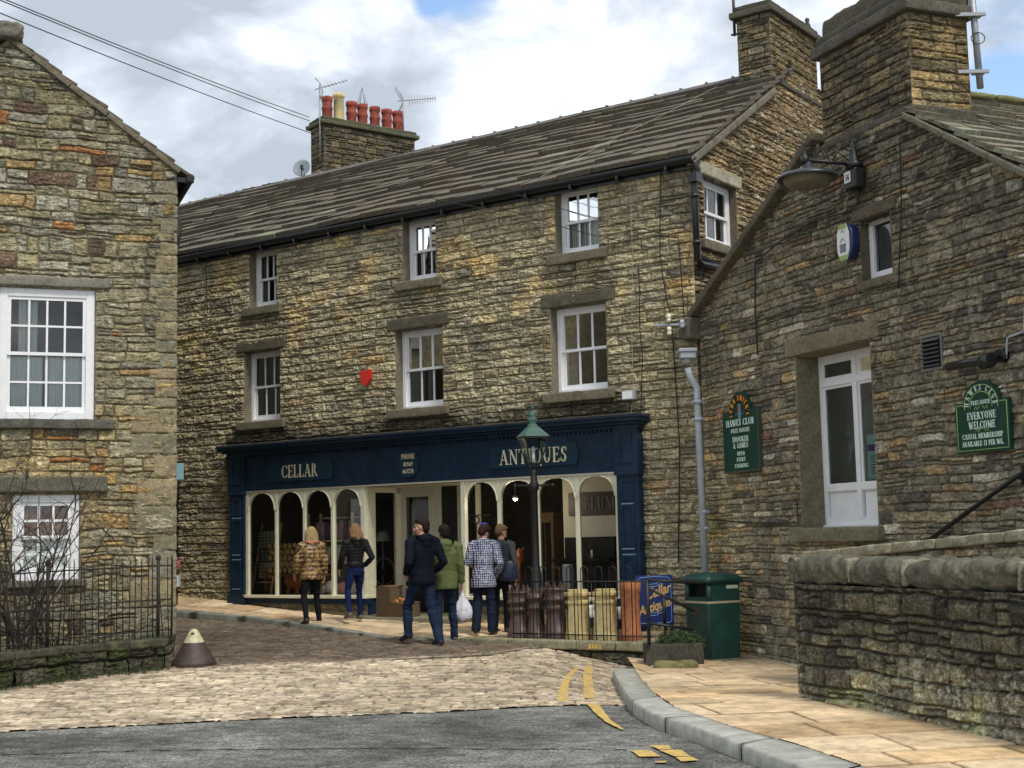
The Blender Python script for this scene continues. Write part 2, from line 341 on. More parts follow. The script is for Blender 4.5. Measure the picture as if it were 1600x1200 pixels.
STY['chim'] = Style((.09, .15), (.2, .5), [(.5, (.115, .095, .06)), (.3, (.085, .075, .052)), (.2, (.16, .125, .07))], (.06, .05, .035), amp=.02, tilt=.012, joint=.010, rough=.018, split=.15, seed=6, warp=.05)
STY['low'] = Style((.10, .20), (.14, .48), [(.45, (.085, .078, .056)), (.3, (.12, .11, .072)), (.15, (.16, .145, .092)), (.1, (.06, .055, .045))], (.05, .045, .03), amp=.024, tilt=.018, joint=.015, wave=.05, wavef=1., split=.25, rough=.021, rf=12, seed=8, jd=.95, warp=.06, cav=.6, lam=.5, spk=1.4)
STY['mossy'] = Style((.12, .2), (.3, .8), [(.5, (.085, .080, .052)), (.3, (.09, .09, .05)), (.2, (.13, .12, .08))], (.025, .025, .016), amp=.03, tilt=.02, joint=.02, split=.1, rough=.026, seed=9, warp=.1)
STY['riser'] = Style((.4, .45), (.7, 1.3), [(1, (.22, .20, .13))], (.08, .07, .05), amp=.006, tilt=.002, joint=.008, wave=.0, split=0, rough=.006, seed=10, lam=.3)
def hfwall(name, F, s0, s1, z0, z1, ds, dz, st, parent=None, openings=(), clip=None, d=0., tint=None, edges=(True, True), m=None):
    def lines(a, b, step, cuts):
        x = np.arange(a, b+step*.5, step); x[-1] = b
        for c in cuts:
            if a < c < b: x[np.argmin(abs(x-c))] = c
        return x
    sl_ = lines(s0, s1, ds, [o[0] for o in openings]+[o[1] for o in openings]); zl = lines(z0, z1, dz, [o[2] for o in openings]+[o[3] for o in openings])
    S, Z = np.meshgrid(sl_, zl, indexing='ij'); h, col, dd, R = layout(S, Z, STY[st] if isinstance(st, str) else st)
    if edges[0]: h = h*sstep(0, .05, S-s0)
    if edges[1]: h = h*sstep(0, .05, s1-S)
    for o in openings:
        dist = np.maximum(np.maximum(o[0]-S, S-o[1]), np.maximum(o[2]-Z, Z-o[3])); h = np.where(dist < .04, h*np.clip(dist/.04, 0, 1), h)
    if tint is not None: col = tint(S, Z, col, R)
    V = np.zeros(S.shape+(3,)); hd = h+d
    V[..., 0] = F.P[0]+F.u[0]*S+F.n[0]*hd; V[..., 1] = F.P[1]+F.u[1]*S+F.n[1]*hd; V[..., 2] = Z
    sc = .5*(sl_[1:]+sl_[:-1]); zc = .5*(zl[1:]+zl[:-1]); SS, ZZ = np.meshgrid(sc, zc, indexing='ij'); keep = np.ones(SS.shape, bool)
    for o in openings: keep &= ~((SS > o[0]) & (SS < o[1]) & (ZZ > o[2]) & (ZZ < o[3]))
    if clip is not None: keep &= clip(SS, ZZ)
    n1_, n2_ = S.shape; I = np.arange(n1_*n2_).reshape(n1_, n2_); Q = np.stack([I[:-1, :-1], I[1:, :-1], I[1:, 1:], I[:-1, 1:]], -1)[keep]
    return put(name, np_mesh(name, V.reshape(-1, 3), Q, m or M['stone'], col.reshape(-1, 3), smooth=False), parent)

def rblock(hx, hy, hz, r=.02, step=.06, amp=.006, seed=0, base=(.2, .17, .11), var=.5, f=9., lich=None):
    """a hewn stone block centred on 0: rounded, uneven, with its own colour; returns V,F,col"""
    Vs = []; Fs = []; b = 0; H = np.array([hx, hy, hz]); r = min(r, hx*.9, hy*.9, hz*.9)
    for ax in range(3):
        o1, o2 = [(1, 2), (2, 0), (0, 1)][ax]
        n1_ = max(2, int(2*H[o1]/step)+1); n2_ = max(2, int(2*H[o2]/step)+1)
        g1 = np.unique(np.concatenate([np.linspace(-H[o1], H[o1], n1_+1), [-H[o1]+r*.5, H[o1]-r*.5, -H[o1]+r, H[o1]-r]])); g2 = np.unique(np.concatenate([np.linspace(-H[o2], H[o2], n2_+1), [-H[o2]+r*.5, H[o2]-r*.5, -H[o2]+r, H[o2]-r]]))
        for sg in (-1, 1):
            G1, G2 = np.meshgrid(g1, g2, indexing='ij'); P = np.zeros(G1.shape+(3,)); P[..., ax] = sg*H[ax]; P[..., o1] = G1; P[..., o2] = G2
            k1, k2 = G1.shape; I = np.arange(k1*k2).reshape(k1, k2)+b
            q = np.stack([I[:-1, :-1], I[1:, :-1], I[1:, 1:], I[:-1, 1:]], -1).reshape(-1, 4)
            if sg < 0: q = q[:, ::-1]
            Vs.append(P.reshape(-1, 3)); Fs.append(q); b += k1*k2
    V = np.concatenate(Vs); q = np.clip(V, -(H-r), H-r); dlt = V-q; ln = np.linalg.norm(dlt, axis=1, keepdims=True); V = q+r*dlt/np.maximum(ln, 1e-6)
    nn = dlt/np.maximum(ln, 1e-6); a = (fbm(V[:, 0]*f+seed*3.1+V[:, 2]*4, V[:, 1]*f+V[:, 2]*f+seed, 3, seed % 50)-.5)*2*amp
    V = V+nn*a[:, None]; c = np.array(base)*(1-var+2*var*fbm(V[:, 0]*7+seed*1.7+V[:, 2]*3, V[:, 1]*7+V[:, 2]*9, 5, seed % 40+3, .75))[:, None]
    if lich is not None:
        k = sstep(.60, .68, fbm(V[:, 0]*11+V[:, 2]*5+seed, V[:, 1]*11+V[:, 2]*9, 4, 77))[:, None]; c = c*(1-k)+np.array(lich)*k
    return V, np.concatenate(Fs), c
class NB:
    """collects coloured blocks"""
    def __init__(s): s.V = []; s.F = []; s.C = []; s.n = 0
    def add(s, V, F, C): s.V.append(V); s.F.append(F+s.n); s.C.append(C); s.n += len(V)
    def block(s, c, h, R=None, **k):
        V, F, C = rblock(*h, **k)
        if R is not None: V = V @ np.array(R).T
        s.add(V+np.array(c, float), F, C)
    def fblock(s, F, s0, s1, z0, z1, d0, d1, roll=0., **k):
        R = np.stack([[F.u[0], F.u[1], 0], [F.n[0], F.n[1], 0], [0, 0, 1]], 1)
        if roll:
            cr_, sr_ = math.cos(roll), math.sin(roll); R = R @ np.array([[cr_, 0, -sr_], [0, 1, 0], [sr_, 0, cr_]])
        s.block(F.pt((s0+s1)/2, (z0+z1)/2, (d0+d1)/2), (abs(s1-s0)/2, abs(d1-d0)/2, (z1-z0)/2), R, **k)
    def build(s, name, parent=None, m=None, smooth=True):
        return put(name, np_mesh(name, np.concatenate(s.V), np.concatenate(s.F), m or M['stone'], np.concatenate(s.C), smooth=smooth), parent)

def sash(parent, F, o, rec, cols, rows, m=None, fw=.065, bars=.028, curtain=None, inner='dark', lintel=None, sill=None, seed=0, label=None, horns=0):
    """a sash window part: frame, upper and lower sash, pane, curtain, lintel, sill. o=(s0,s1,z0,z1)"""
    m = m or M['white']; s0, s1, z0, z1 = o; w = MB(); d0 = -rec
    w.fbox(F, s0, s0+fw, z0+.0, z1, d0-.08, d0, 0); w.fbox(F, s1-fw, s1, z0, z1, d0-.08, d0, 0)
    w.fbox(F, s0+fw, s1-fw, z1-fw, z1, d0-.08, d0-.002, 0); w.fbox(F, s0+fw, s1-fw, z0, z0+fw*.9, d0-.08, d0+.02, 0)
    win = w.build('window', m, parent, bevel=.006)
    if label: win['label'] = label
    zm = (z0+z1)/2; a0, a1 = s0+fw, s1-fw; r = .042
    for nm, zl, zh, dd, rr in (('sash', zm-.02, z1-fw, d0-.018, rows[0]), ('sash', z0+fw*.9, zm+.022, d0-.05, rows[1])):
        q = MB(); q.fbox(F, a0, a0+r, zl, zh, dd-.032, dd); q.fbox(F, a1-r, a1, zl, zh, dd-.032, dd)
        q.fbox(F, a0+r, a1-r, zh-r, zh, dd-.032, dd-.001); q.fbox(F, a0+r, a1-r, zl, zl+(r if nm == 'sash' and dd > d0-.03 else r*1.7), dd-.032, dd-.001)
        for i in range(1, cols):
            c = a0+r+(a1-a0-2*r)*i/cols; q.fbox(F, c-bars/2, c+bars/2, zl+r, zh-r, dd-.028, dd-.006)
        for i in range(1, rr):
            c = zl+r+(zh-zl-2*r)*i/rr; q.fbox(F, a0+r, a1-r, c-bars/2, c+bars/2, dd-.027, dd-.007)
        q.build('sash', m, win)
        g = MB(); g.add([F.pt(a0+r, zl+r, dd-.02), F.pt(a1-r, zl+r, dd-.02), F.pt(a1-r, zh-r, dd-.02), F.pt(a0+r, zh-r, dd-.02)], [(0, 1, 2, 3)]); g.build('pane', M['glass'], win)
    if curtain:
        for (c0, c1, zc0, zc1, cm, pleats) in curtain:
            k = MB(); n = 40; vs = []; 
            for i in range(n+1):
                t = i/n; a = a0+(a1-a0)*(c0+(c1-c0)*t); dd = d0-.115+.016*math.sin(t*pleats*6.28+seed)+.008*math.sin(t*pleats*13.1+2)
                vs += [F.pt(a, z0+(z1-z0)*zc0, dd), F.pt(a, z0+(z1-z0)*zc1, dd)]
            k.add(vs, [(2*i, 2*i+2, 2*i+3, 2*i+1) for i in range(n)], 0, True); k.build('curtain', M[cm], win)
    b = MB(); e = .004; rb = -1.3
    P = [F.pt(s0-.1, z0-.1, -.26), F.pt(s1+.1, z0-.1, -.26), F.pt(s1+.1, z1+.1, -.26), F.pt(s0-.1, z1+.1, -.26), F.pt(s0-.1, z0-.1, rb), F.pt(s1+.1, z0-.1, rb), F.pt(s1+.1, z1+.1, rb), F.pt(s0-.1, z1+.1, rb)]
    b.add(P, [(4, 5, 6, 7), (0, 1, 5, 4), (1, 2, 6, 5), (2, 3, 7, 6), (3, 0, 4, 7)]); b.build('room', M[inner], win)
    return win
def dress(win, F, o, dep, rbase, lbase=None, sbase=None, lo=.16, lh=.20, so=.15, sh=.16, ld=.045, sdp=.085, seed=0, lz=.003):
    """stone lining, lintel and sill of one window"""
    nb = NB(); reveal(nb, F, o, dep, rbase, seed); nb.build('reveal', win)
    if lbase: nb = NB(); nb.fblock(F, o[0]-lo, o[1]+lo, o[3]+lz, o[3]+lz+lh, -.10, ld, base=lbase, r=.02, amp=.012, seed=seed+20); nb.build('lintel', win)
    if sbase: nb = NB(); nb.fblock(F, o[0]-so, o[1]+so, o[2]-sh, o[2]-.003, -.16, sdp, base=sbase, r=.02, amp=.011, seed=seed+40); nb.build('sill', win)
def reveal(nb, F, o, dep, base, seed=0):
    """dressed stone lining of an opening"""
    s0, s1, z0, z1 = o
    for a, c in ((s0-.03, s0), (s1, s1+.03)):
        nb.fblock(F, a, c, z0-.01, z1+.01, -dep-.12, .004, base=base, r=.004, amp=.002, seed=seed+int(a*7))
    nb.fblock(F, s0-.02, s1+.02, z1, z1+.03, -dep-.12, -.004, base=base, r=.004, amp=.002, seed=seed+5)
    nb.fblock(F, s0-.02, s1+.02, z0-.03, z0, -dep-.12, .0, base=base, r=.004, amp=.002, seed=seed+6)

def slates(name, P0, eu, up, n, length, slope_len, expo, wr, parent, base, th=.035, seed=1, lich=0., miss=0, m=None):
    """stone slates on a slope. P0 eave corner, eu along the eave, up up the slope, n normal (3-vectors)"""
    rs = random.Random(seed); V = []; F = []; C = []; P0 = np.array(P0, float); eu = np.array(eu, float); up = np.array(up, float); n = np.array(n, float)
    rows = int(slope_len/expo)+1; e_ = expo
    ypos = 0; r = 0
    while ypos < slope_len-.02:
        ex = e_*(1.18-.45*ypos/slope_len); x = -rs.random()*.2
        sag = .012*math.sin(r*1.7)
        while x < length:
            w = rs.uniform(*wr); x1 = min(x+w, length); xa = max(x, 0.)
            if x1-xa > .04:
                j = [rs.uniform(-.012, .012) for _ in range(4)]; t = th*rs.uniform(.8, 1.25); g = .006
                y0 = ypos+j[0]; y1 = min(ypos+ex*1.5, slope_len); lift0 = t*1.05+rs.uniform(-.006, .012); lift1 = .004
                wob = [rs.uniform(-.006, .008) for _ in range(2)]
                def pt(xx, yy, hh): return P0+eu*xx+up*yy+n*(hh+sag+.018*math.sin(xx*1.3+r*.2))
                ps = [pt(xa+g, y0+j[1], lift0-t+wob[0]), pt(x1-g, y0+j[2], lift0-t+wob[1]), pt(x1-g, y1, lift1-t*.6), pt(xa+g, y1, lift1-t*.6),
                      pt(xa+g, y0+j[1], lift0+wob[0]), pt(x1-g, y0+j[2], lift0+wob[1]), pt(x1-g, y1, lift1+.004), pt(xa+g, y1, lift1+.004)]
                b = len(V); V += ps; F += [[b+i for i in f] for f in ((0, 3, 2, 1), (4, 5, 6, 7), (0, 1, 5, 4), (1, 2, 6, 5), (2, 3, 7, 6), (3, 0, 4, 7))]
                k = rs.uniform(.90, 1.08); c = np.array(base)*k*(1+rs.uniform(-.05, .05)*np.array([1, 0, -1.4]))
                if rs.random() < lich: c = c*.5+np.array([.20, .21, .14])*.7
                C += [c]*8
            x = x1+.0 if x1 < length else length+1
        ypos += ex; r += 1
    return put(name, np_mesh(name, V, F, m or M['slate'], np.array(C), smooth=False), parent)

# ================================================================ serif lettering
T_, t_ = .165, .062
def _g(*a): return a
GL = {
 'A': (.80, [('l', .12, 0, .38, 1, t_), ('l', .38, 1, .68, 0, T_), ('h', .2, .58, .33), ('s', .12, 0, .26), ('s', .68, 0, .30)]),
 'B': (.70, [('l', .18, 0, .18, 1, T_), ('a', .3, .75, .24, .25, -90, 90), ('a', .3, .27, .30, .27, -90, 90), ('h', .1, .34, .97), ('h', .1, .34, .03), ('h', .1, .34, .51)]),
 'C': (.78, [('a', .45, .5, .37, .5, 48, 312), ('v', .74, .70, .95), ('v', .74, .1, .28)]),
 'D': (.80, [('l', .18, 0, .18, 1, T_), ('a', .3, .5, .40, .5, -90, 90), ('h', .1, .34, .97), ('h', .1, .34, .03)]),
 'E': (.66, [('l', .18, 0, .18, 1, T_), ('h', .06, .58, .97), ('h', .18, .46, .52), ('h', .06, .60, .03), ('v', .58, .78, .98), ('v', .60, .02, .24), ('v', .46, .42, .62)]),
 'F': (.62, [('l', .18, 0, .18, 1, T_), ('h', .06, .56, .97), ('h', .18, .44, .52), ('v', .56, .78, .98), ('v', .44, .42, .62), ('s', .18, 0, .28)]),
 'G': (.80, [('a', .45, .5, .37, .5, 48, 330), ('v', .74, .70, .95), ('l', .70, .02, .70, .42, T_*.9), ('s', .70, .42, .28)]),
 'H': (.84, [('l', .18, 0, .18, 1, T_), ('l', .66, 0, .66, 1, T_), ('h', .2, .66, .5), ('s', .18, 0, .28), ('s', .66, 0, .28), ('s', .18, 1, .28), ('s', .66, 1, .28)]),
 'I': (.40, [('l', .2, 0, .2, 1, T_), ('s', .2, 0, .3), ('s', .2, 1, .3)]),
 'J': (.46, [('l', .28, .12, .28, 1, T_), ('a', .12, .12, .17, .14, 190, 350), ('s', .28, 1, .3)]),
 'K': (.80, [('l', .18, 0, .18, 1, T_), ('l', .22, .42, .62, 1, t_), ('l', .34, .56, .68, 0, T_), ('s', .18, 0, .28), ('s', .18, 1, .28), ('s', .62, 1, .24), ('s', .68, 0, .26)]),
 'L': (.64, [('l', .18, 0, .18, 1, T_), ('h', .06, .58, .03), ('v', .58, .02, .28), ('s', .18, 1, .3)]),
 'M': (1.0, [('l', .16, 0, .18, 1, t_), ('l', .18, 1, .50, .05, T_), ('l', .50, .05, .80, 1, t_), ('l', .82, 0, .82, 1, T_), ('s', .16, 0, .24), ('s', .82, 0, .28), ('s', .14, 1, .2), ('s', .86, 1, .2)]),
 'N': (.86, [('l', .18, 0, .18, 1, t_), ('l', .18, 1, .70, 0, T_), ('l', .70, 0, .70, 1, t_), ('s', .18, 0, .24), ('s', .12, 1, .22), ('s', .70, 1, .26)]),
 'O': (.84, [('a', .42, .5, .36, .5, 0, 360)]),
 'P': (.66, [('l', .18, 0, .18, 1, T_), ('a', .3, .72, .27, .28, -90, 90), ('h', .1, .34, .97), ('h', .1, .34, .45), ('s', .18, 0, .3)]),
 'Q': (.84, [('a', .42, .5, .36, .5, 0, 360), ('l', .42, .12, .78, -.2, T_*.8)]),
 'R': (.78, [('l', .18, 0, .18, 1, T_), ('a', .3, .73, .26, .27, -90, 90), ('h', .1, .34, .97), ('h', .1, .36, .47), ('l', .38, .48, .68, 0, T_), ('s', .18, 0, .28), ('s', .70, 0, .2)]),
 'S': (.60, [('a', .31, .74, .21, .26, 40, 225), ('a', .29, .27, .23, .27, -140, 45), ('l', .17, .62, .45, .40, T_*.95), ('v', .50, .72, .95), ('v', .07, .05, .30)]),
 'T': (.74, [('l', .37, 0, .37, 1, T_), ('h', .04, .70, .97), ('v', .05, .76, .98), ('v', .69, .76, .98), ('s', .37, 0, .3)]),
 'U': (.82, [('l', .18, .32, .18, 1, T_), ('a', .41, .32, .25, .32, 180, 360), ('l', .66, .32, .66, 1, t_), ('s', .18, 1, .28), ('s', .66, 1, .24)]),
 'V': (.78, [('l', .12, 1, .42, 0, T_), ('l', .42, 0, .68, 1, t_), ('s', .12, 1, .28), ('s', .68, 1, .22)]),
 'W': (1.1, [('l', .12, 1, .36, 0, T_), ('l', .36, 0, .56, .95, t_), ('l', .52, .95, .76, 0, T_), ('l', .76, 0, .98, 1, t_), ('s', .12, 1, .28), ('s', .98, 1, .22)]),
 'Y': (.76, [('l', .12, 1, .38, .45, T_), ('l', .38, .45, .66, 1, t_), ('l', .38, 0, .38, .48, T_), ('s', .12, 1, .26), ('s', .66, 1, .22), ('s', .38, 0, .28)]),
 '0': (.60, [('a', .3, .5, .25, .5, 0, 360)]), '1': (.42, [('l', .2, 0, .2, 1, T_), ('s', .2, 0, .3), ('l', .2, 1, .06, .84, t_)]),
 '2': (.58, [('a', .29, .72, .2, .28, -20, 170), ('l', .46, .60, .10, .05, t_*1.3), ('h', .06, .54, .05), ('h', .06, .5, .09)]),
 '4': (.62, [('l', .42, 0, .42, 1, T_), ('l', .42, 1, .04, .30, t_), ('h', .03, .60, .28), ('s', .42, 0, .26)]),
 '5': (.58, [('h', .14, .52, .95), ('h', .14, .50, .91), ('l', .16, .52, .18, .95, t_), ('a', .26, .30, .24, .30, -140, 110)]),
 '6': (.60, [('a', .3, .3, .24, .3, 0, 360), ('a', .50, .34, .45, .66, 100, 180)]),
 '7': (.56, [('h', .05, .52, .95), ('h', .05, .52, .91), ('l', .50, .95, .2, 0, T_*.8)]),
 '9': (.60, [('a', .3, .7, .24, .3, 0, 360), ('a', .10, .66, .45, .66, -80, 0)]),
 '&': (.86, [('a', .34, .76, .18, .24, 0, 360), ('a', .33, .26, .27, .28, 60, 350), ('l', .24, .62, .72, 0, T_*.8), ('l', .60, .26, .76, .45, t_)]),
 '.': (.26, [('l', .12, 0, .12, .12, T_)]), "'": (.22, [('l', .1, .75, .1, 1, .09)]), 'x': (.5, [('h', .05, .45, .45)]),
 '£': (.62, [('l', .24, 0, .24, .8, T_*.8), ('a', .4, .76, .2, .24, 20, 180), ('h', .06, .56, .03), ('h', .08, .42, .48)]), ' ': (.36, [])}
def letter_polys(txt, size, sx=1., bold=1., gap=.04):
    """list of (glyph x offset, polygons) in local (x, y)"""
    res = []; x = 0
    for chh in txt:
        w, st = GL[chh]; ps = []
        for q in st:
            if q[0] == 'l':
                _, x0, y0, x1, y1, wd = q; wd *= bold; dx = wd/2*(1 if abs(y1-y0) > .3*abs(x1-x0) else 1)
                ps.append([(x0-dx, y0), (x0+dx, y0), (x1+dx, y1), (x1-dx, y1)])
            elif q[0] == 'h': ps.append([(q[1], q[3]-.03*bold), (q[2], q[3]-.03*bold), (q[2], q[3]+.03*bold), (q[1], q[3]+.03*bold)])
            elif q[0] == 'v': ps.append([(q[1]-.03, q[2]), (q[1]+.03, q[2]), (q[1]+.03, q[3]), (q[1]-.03, q[3])])
            elif q[0] == 's':
                yy = q[2]+(.025 if q[2] < .5 else -.025); ps.append([(q[1]-q[3]/2, yy-.025*bold), (q[1]+q[3]/2, yy-.025*bold), (q[1]+q[3]/2, yy+.025*bold), (q[1]-q[3]/2, yy+.025*bold)])
            else:
                _, cx, cy, rx, ry, a0, a1 = q; n = max(4, int(abs(a1-a0)/22))
                for i in range(n):
                    b = []
                    for a, sg in ((a0+(a1-a0)*i/n, 1), (a0+(a1-a0)*i/n, 0), (a0+(a1-a0)*(i+1)/n, 0), (a0+(a1-a0)*(i+1)/n, 1)):
                        c, s_ = math.cos(rad(a)), math.sin(rad(a)); wd = (t_+(T_-t_)*abs(c))*bold
                        b.append((cx+(rx-(0 if sg else wd))*c, cy+(ry-(0 if sg else wd*.62))*s_))
                    ps.append(b)
        res.append((x*size*sx, w*size*sx, [[(px*size*sx, py*size) for px, py in p] for p in ps])); x += w+gap
    return res, (x-gap)*size*sx
def text_mb(mb, txt, size, O, U, V, Nn, sx=1., bold=1., th=.003, mi=0, centre=True, gap=.04, arc=None, lift=0.):
    """lay text on a plane: O origin (3), U right, V up, Nn out. arc=(cx,cy,r,deg_start,deg_end) sets it round a circle"""
    O = np.array(O, float); U = np.array(U, float); V = np.array(V, float); Nn = np.array(Nn, float)
    res, tw = letter_polys(txt, size, sx, bold, gap); off = -tw/2 if centre else 0; k = 0
    for x, w, ps in res:
        for p in ps:
            q = []
            for px, py in p:
                if arc:
                    cx, cy, r, a0, a1 = arc; f = (x+w/2)/tw; an = rad(a0+(a1-a0)*f); lx = px-w/2
                    q.append((cx+(r+py)*math.cos(an)+lx*math.sin(an), cy+(r+py)*math.sin(an)-lx*math.cos(an)))
                else: q.append((x+px+off, py))
            k += 1; l = lift+th*.02*(k % 9)
            mb.poly([O+U*a+V*b+Nn*l for a, b in q], th+.0006*(k % 7), Nn, mi)

# ================================================================ ANTIQUES BUILDING
random.seed(5)
ant = thing('antiques_building', FA.pt(5, .3, 0), 'long three storey stone building with stone slate roof above the dark blue shopfront', 'building')
REC = .17
def opA(xl, xr, xf, yt, yb, F=FA, rec=REC, back=False):
    ym = (yt+yb)/2; a = F.at(xl, ym)[0]; b = F.at(xr, ym)[0]
    return (min(a, b), max(a, b), F.at(xf, yb, -rec)[1], F.at(xf, yt, -rec)[1])
WN = [opA(390, 432, 398, 395, 484), opA(630, 681, 637, 348, 444), opA(868, 935, 877, 299, 402),
      opA(382, 437.5, 391, 553, 661), opA(619, 692, 631, 519, 641), opA(862, 948, 873, 484, 616)]
SH0, SH1 = FA.at(1001, 800, .12)[0], FA.at(362, 800, .12)[0]         # outer edges of the shopfront
ZR = 2.50
R_END = FA.at(285, 345, -3.7)[0]
def tintA(S, Z, col, R):
    k = np.ones(S.shape)
    for o in WN:      # soot and damp below the sills and lintels
        w = sstep(-.32, .02, S-o[0]+.1)*sstep(-.32, .02, o[1]+.1-S)*(Z < o[2])*np.clip(1-(o[2]-Z)/.95, 0, 1)**.6
        k = k-.48*w*(.35+.8*fbm(S*7, Z*2.2, 3, 51))
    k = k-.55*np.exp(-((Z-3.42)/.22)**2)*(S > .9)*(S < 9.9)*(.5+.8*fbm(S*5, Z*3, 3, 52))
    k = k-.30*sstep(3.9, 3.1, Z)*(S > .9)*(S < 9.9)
    k = k-.25*sstep(9.7, 10.4, S)*sstep(3.2, 2.2, Z)*fbm(S*4, Z*4, 3, 55)
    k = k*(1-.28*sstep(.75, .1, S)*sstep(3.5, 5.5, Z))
    c = col*np.clip(k, .22, 1.2)[..., None]
    o = sstep(.60, .72, fbm(S*1.6+4, Z*2.2, 3, 57))*sstep(4, 5.6, Z)     # ochre patches higher up
    c = c*(1+o[..., None]*np.array([.35, .22, -.02]))
    return c
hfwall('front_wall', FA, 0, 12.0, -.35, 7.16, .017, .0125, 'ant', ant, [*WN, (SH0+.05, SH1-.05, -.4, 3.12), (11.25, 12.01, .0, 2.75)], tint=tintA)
APX = 3.7; GZ = lambda s: 7.16+(9.4-7.16)*np.where(s < 5.3, np.minimum(s, APX), 2*APX-s+1.4)/APX
GW = opA(1100, 1150.5, 1100, 281, 379, FG, .12)
def tintG(S, Z, col, R):
    w = sstep(5.0, 6.4, Z)*sstep(8.2, 7.0, Z)*(.4+fbm(S*2, Z*3, 3, 60)); pale = sstep(.62, .7, fbm(S*3, Z*5, 3, 61))
    c = col*(1+w[..., None]*np.array([.22, .16, .05])); c = c*(1-.5*sstep(.7, .0, S)[..., None]); return c*(1+.8*(pale*sstep(7.0, 6.0, Z))[..., None])
hfwall('lower_gable_wall', FG, 0, 3.0, -.4, 3.2, .03, .02, 'gab', ant, edges=(True, False))
hfwall('gable_wall', FG, 0, 6.0, 3.2, 9.5, .02, .0125, 'gab', ant, [GW], clip=lambda S, Z: Z < GZ(S), tint=tintG)
CU = [[(0, .25, 0, 1, 'curtaindark', 3), (.7, 1, 0, 1, 'curtaindark', 3)], [(0, .3, 0, 1, 'curtaindark', 3), (.62, .8, 0, .5, 'curtaindark', 2)], [(.02, .98, 0, .52, 'curtain', 9), (.5, .72, 0, 1, 'curtaindark', 3), (.78, 1, 0, 1, 'curtaindark', 3)],
      [(.0, 1, 0, .5, 'curtainblue', 9), (.0, 1, .5, 1, 'curtainblue', 7)], [(.62, 1, 0, 1, 'curtaindark', 5), (.35, .55, 0, .95, 'curtaindark', 4)], [(.74, 1, 0, 1, 'curtaindark', 4)]]
for i, o in enumerate(WN):
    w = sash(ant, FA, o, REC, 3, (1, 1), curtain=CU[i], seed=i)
    dress(w, FA, o, REC, (.19, .165, .12), (.26, .22, .135) if i < 3 else (.10, .088, .062), (.16, .14, .095), seed=i*9)
w = sash(ant, FG, GW, .12, 3, (1, 1), curtain=[(.0, .2, 0, 1, 'curtaindark', 3), (.5, .8, 0, 1, 'curtaindark', 4)], seed=8)
dress(w, FG, GW, .12, (.15, .125, .085), (.34, .31, .23), (.16, .14, .095), seed=60)
# roof
sl_ = (9.4-7.16)/3.7; eu = np.array([*FA.u, 0]); ni = np.array([-FA.n[0], -FA.n[1], 0]); upv = (ni+np.array([0, 0, sl_])); ln_ = np.linalg.norm(upv); upv /= ln_; nr = np.cross(upv, eu); nr = nr if nr[2] > 0 else -nr
P0 = FA.pt(-.10, 7.16-.16*sl_+.03, .18); RL = R_END+.10
slates('roof', P0, eu, upv, nr, RL, (3.7+.18)*ln_, .335, (.34, .8), ant, (.125, .108, .080), th=.070, seed=4, lich=.025)
bk = MB(); a0 = P0-nr*.02; a1 = a0+eu*RL; e_ = upv*(3.88*ln_); ap0 = a0+e_; ap1 = a1+e_; bdn = np.array([*(-FA.n), 0])*3.9+np.array([0, 0, -2.3])
bk.add([a0, a1, ap1, ap0], [(0, 1, 2, 3)]); bk.add([ap0+eu*.85, ap1, ap1+bdn, ap0+eu*.85+bdn], [(0, 1, 2, 3)])
bk.build('roof_deck', M['dark2'], ant)
nb = NB(); Rr = np.stack([eu, np.array([-FA.n[0], -FA.n[1], 0]), [0, 0, 1]], 1); x = .1
while x < RL-.1:
    w = .52; c = P0+eu*(x+w/2)+upv*(3.88*ln_)+np.array([0, 0, .045])
    for sg in (-1, 1):
        an = rad(30)*sg; R2 = np.stack([eu, ni*math.cos(an)-np.array([0, 0, 1])*math.sin(an)*1, np.array([0, 0, 1])*math.cos(an)+ni*math.sin(an)], 1)
        nb.block(c+ni*.095*sg+np.array([0, 0, -.05]), (w/2-.004, .125, .022), R2, base=(.13, .12, .11), r=.012, amp=.004, step=.12, seed=int(x*9)+sg)
    nb.block(c+eu*(w/2)+np.array([0, 0, .012]), (.022, .06, .03), Rr, base=(.22, .20, .17), r=.015, amp=.004, step=.1, seed=int(x*9)+3)
    x += w
nb.build('ridge_tiles', ant)
nb = NB(); q0 = FG.pt(-.17, 7.16-.17*sl_-.02, .06); vd = np.array([FG.u[0], FG.u[1], sl_]); vl = np.linalg.norm(vd); vd = vd/vl; vn_ = np.cross(vd, np.array([*FG.n, 0])); vn_ = vn_ if vn_[2] > 0 else -vn_
for i in range(5):
    t0 = i*.9; t1 = t0+.89
    if t0 > 3.4: break
    nb.block(q0+vd*(t0+t1)/2-vn_*.05, (.445, .05, .055), np.stack([vd, np.array([*FG.n, 0]), vn_], 1), base=(.17, .15, .11), r=.012, amp=.005, seed=70+i)
nb.build('verge_coping', ant)
g = MB(); g.fbox(FA, -.12, RL-.15, 6.92, 7.09, .03, .07, 0)
k = 12; vs = []; L_ = RL-.1
for e in (-.14, L_):
    for i in range(k+1):
        a = math.pi*i/k; vs.append(FA.pt(e, 7.055-.08*math.sin(a), .14+.072*math.cos(a)))
g.add(vs, [(i, i+1, k+2+i, k+1+i) for i in range(k)], 0, True); g.add([FA.pt(-.14, 7.055, .213), FA.pt(L_, 7.055, .213), FA.pt(L_, 7.08, .213), FA.pt(-.14, 7.08, .213)], [(0, 1, 2, 3)])
for i in range(14): g.fbox(FA, .3+i*.85, .34+i*.85, 6.93, 7.05, 0, .19)
gu = g.build('gutter', M['blackpvc'], ant)
s_, z_ = FG.at(1077, 300); g = MB()
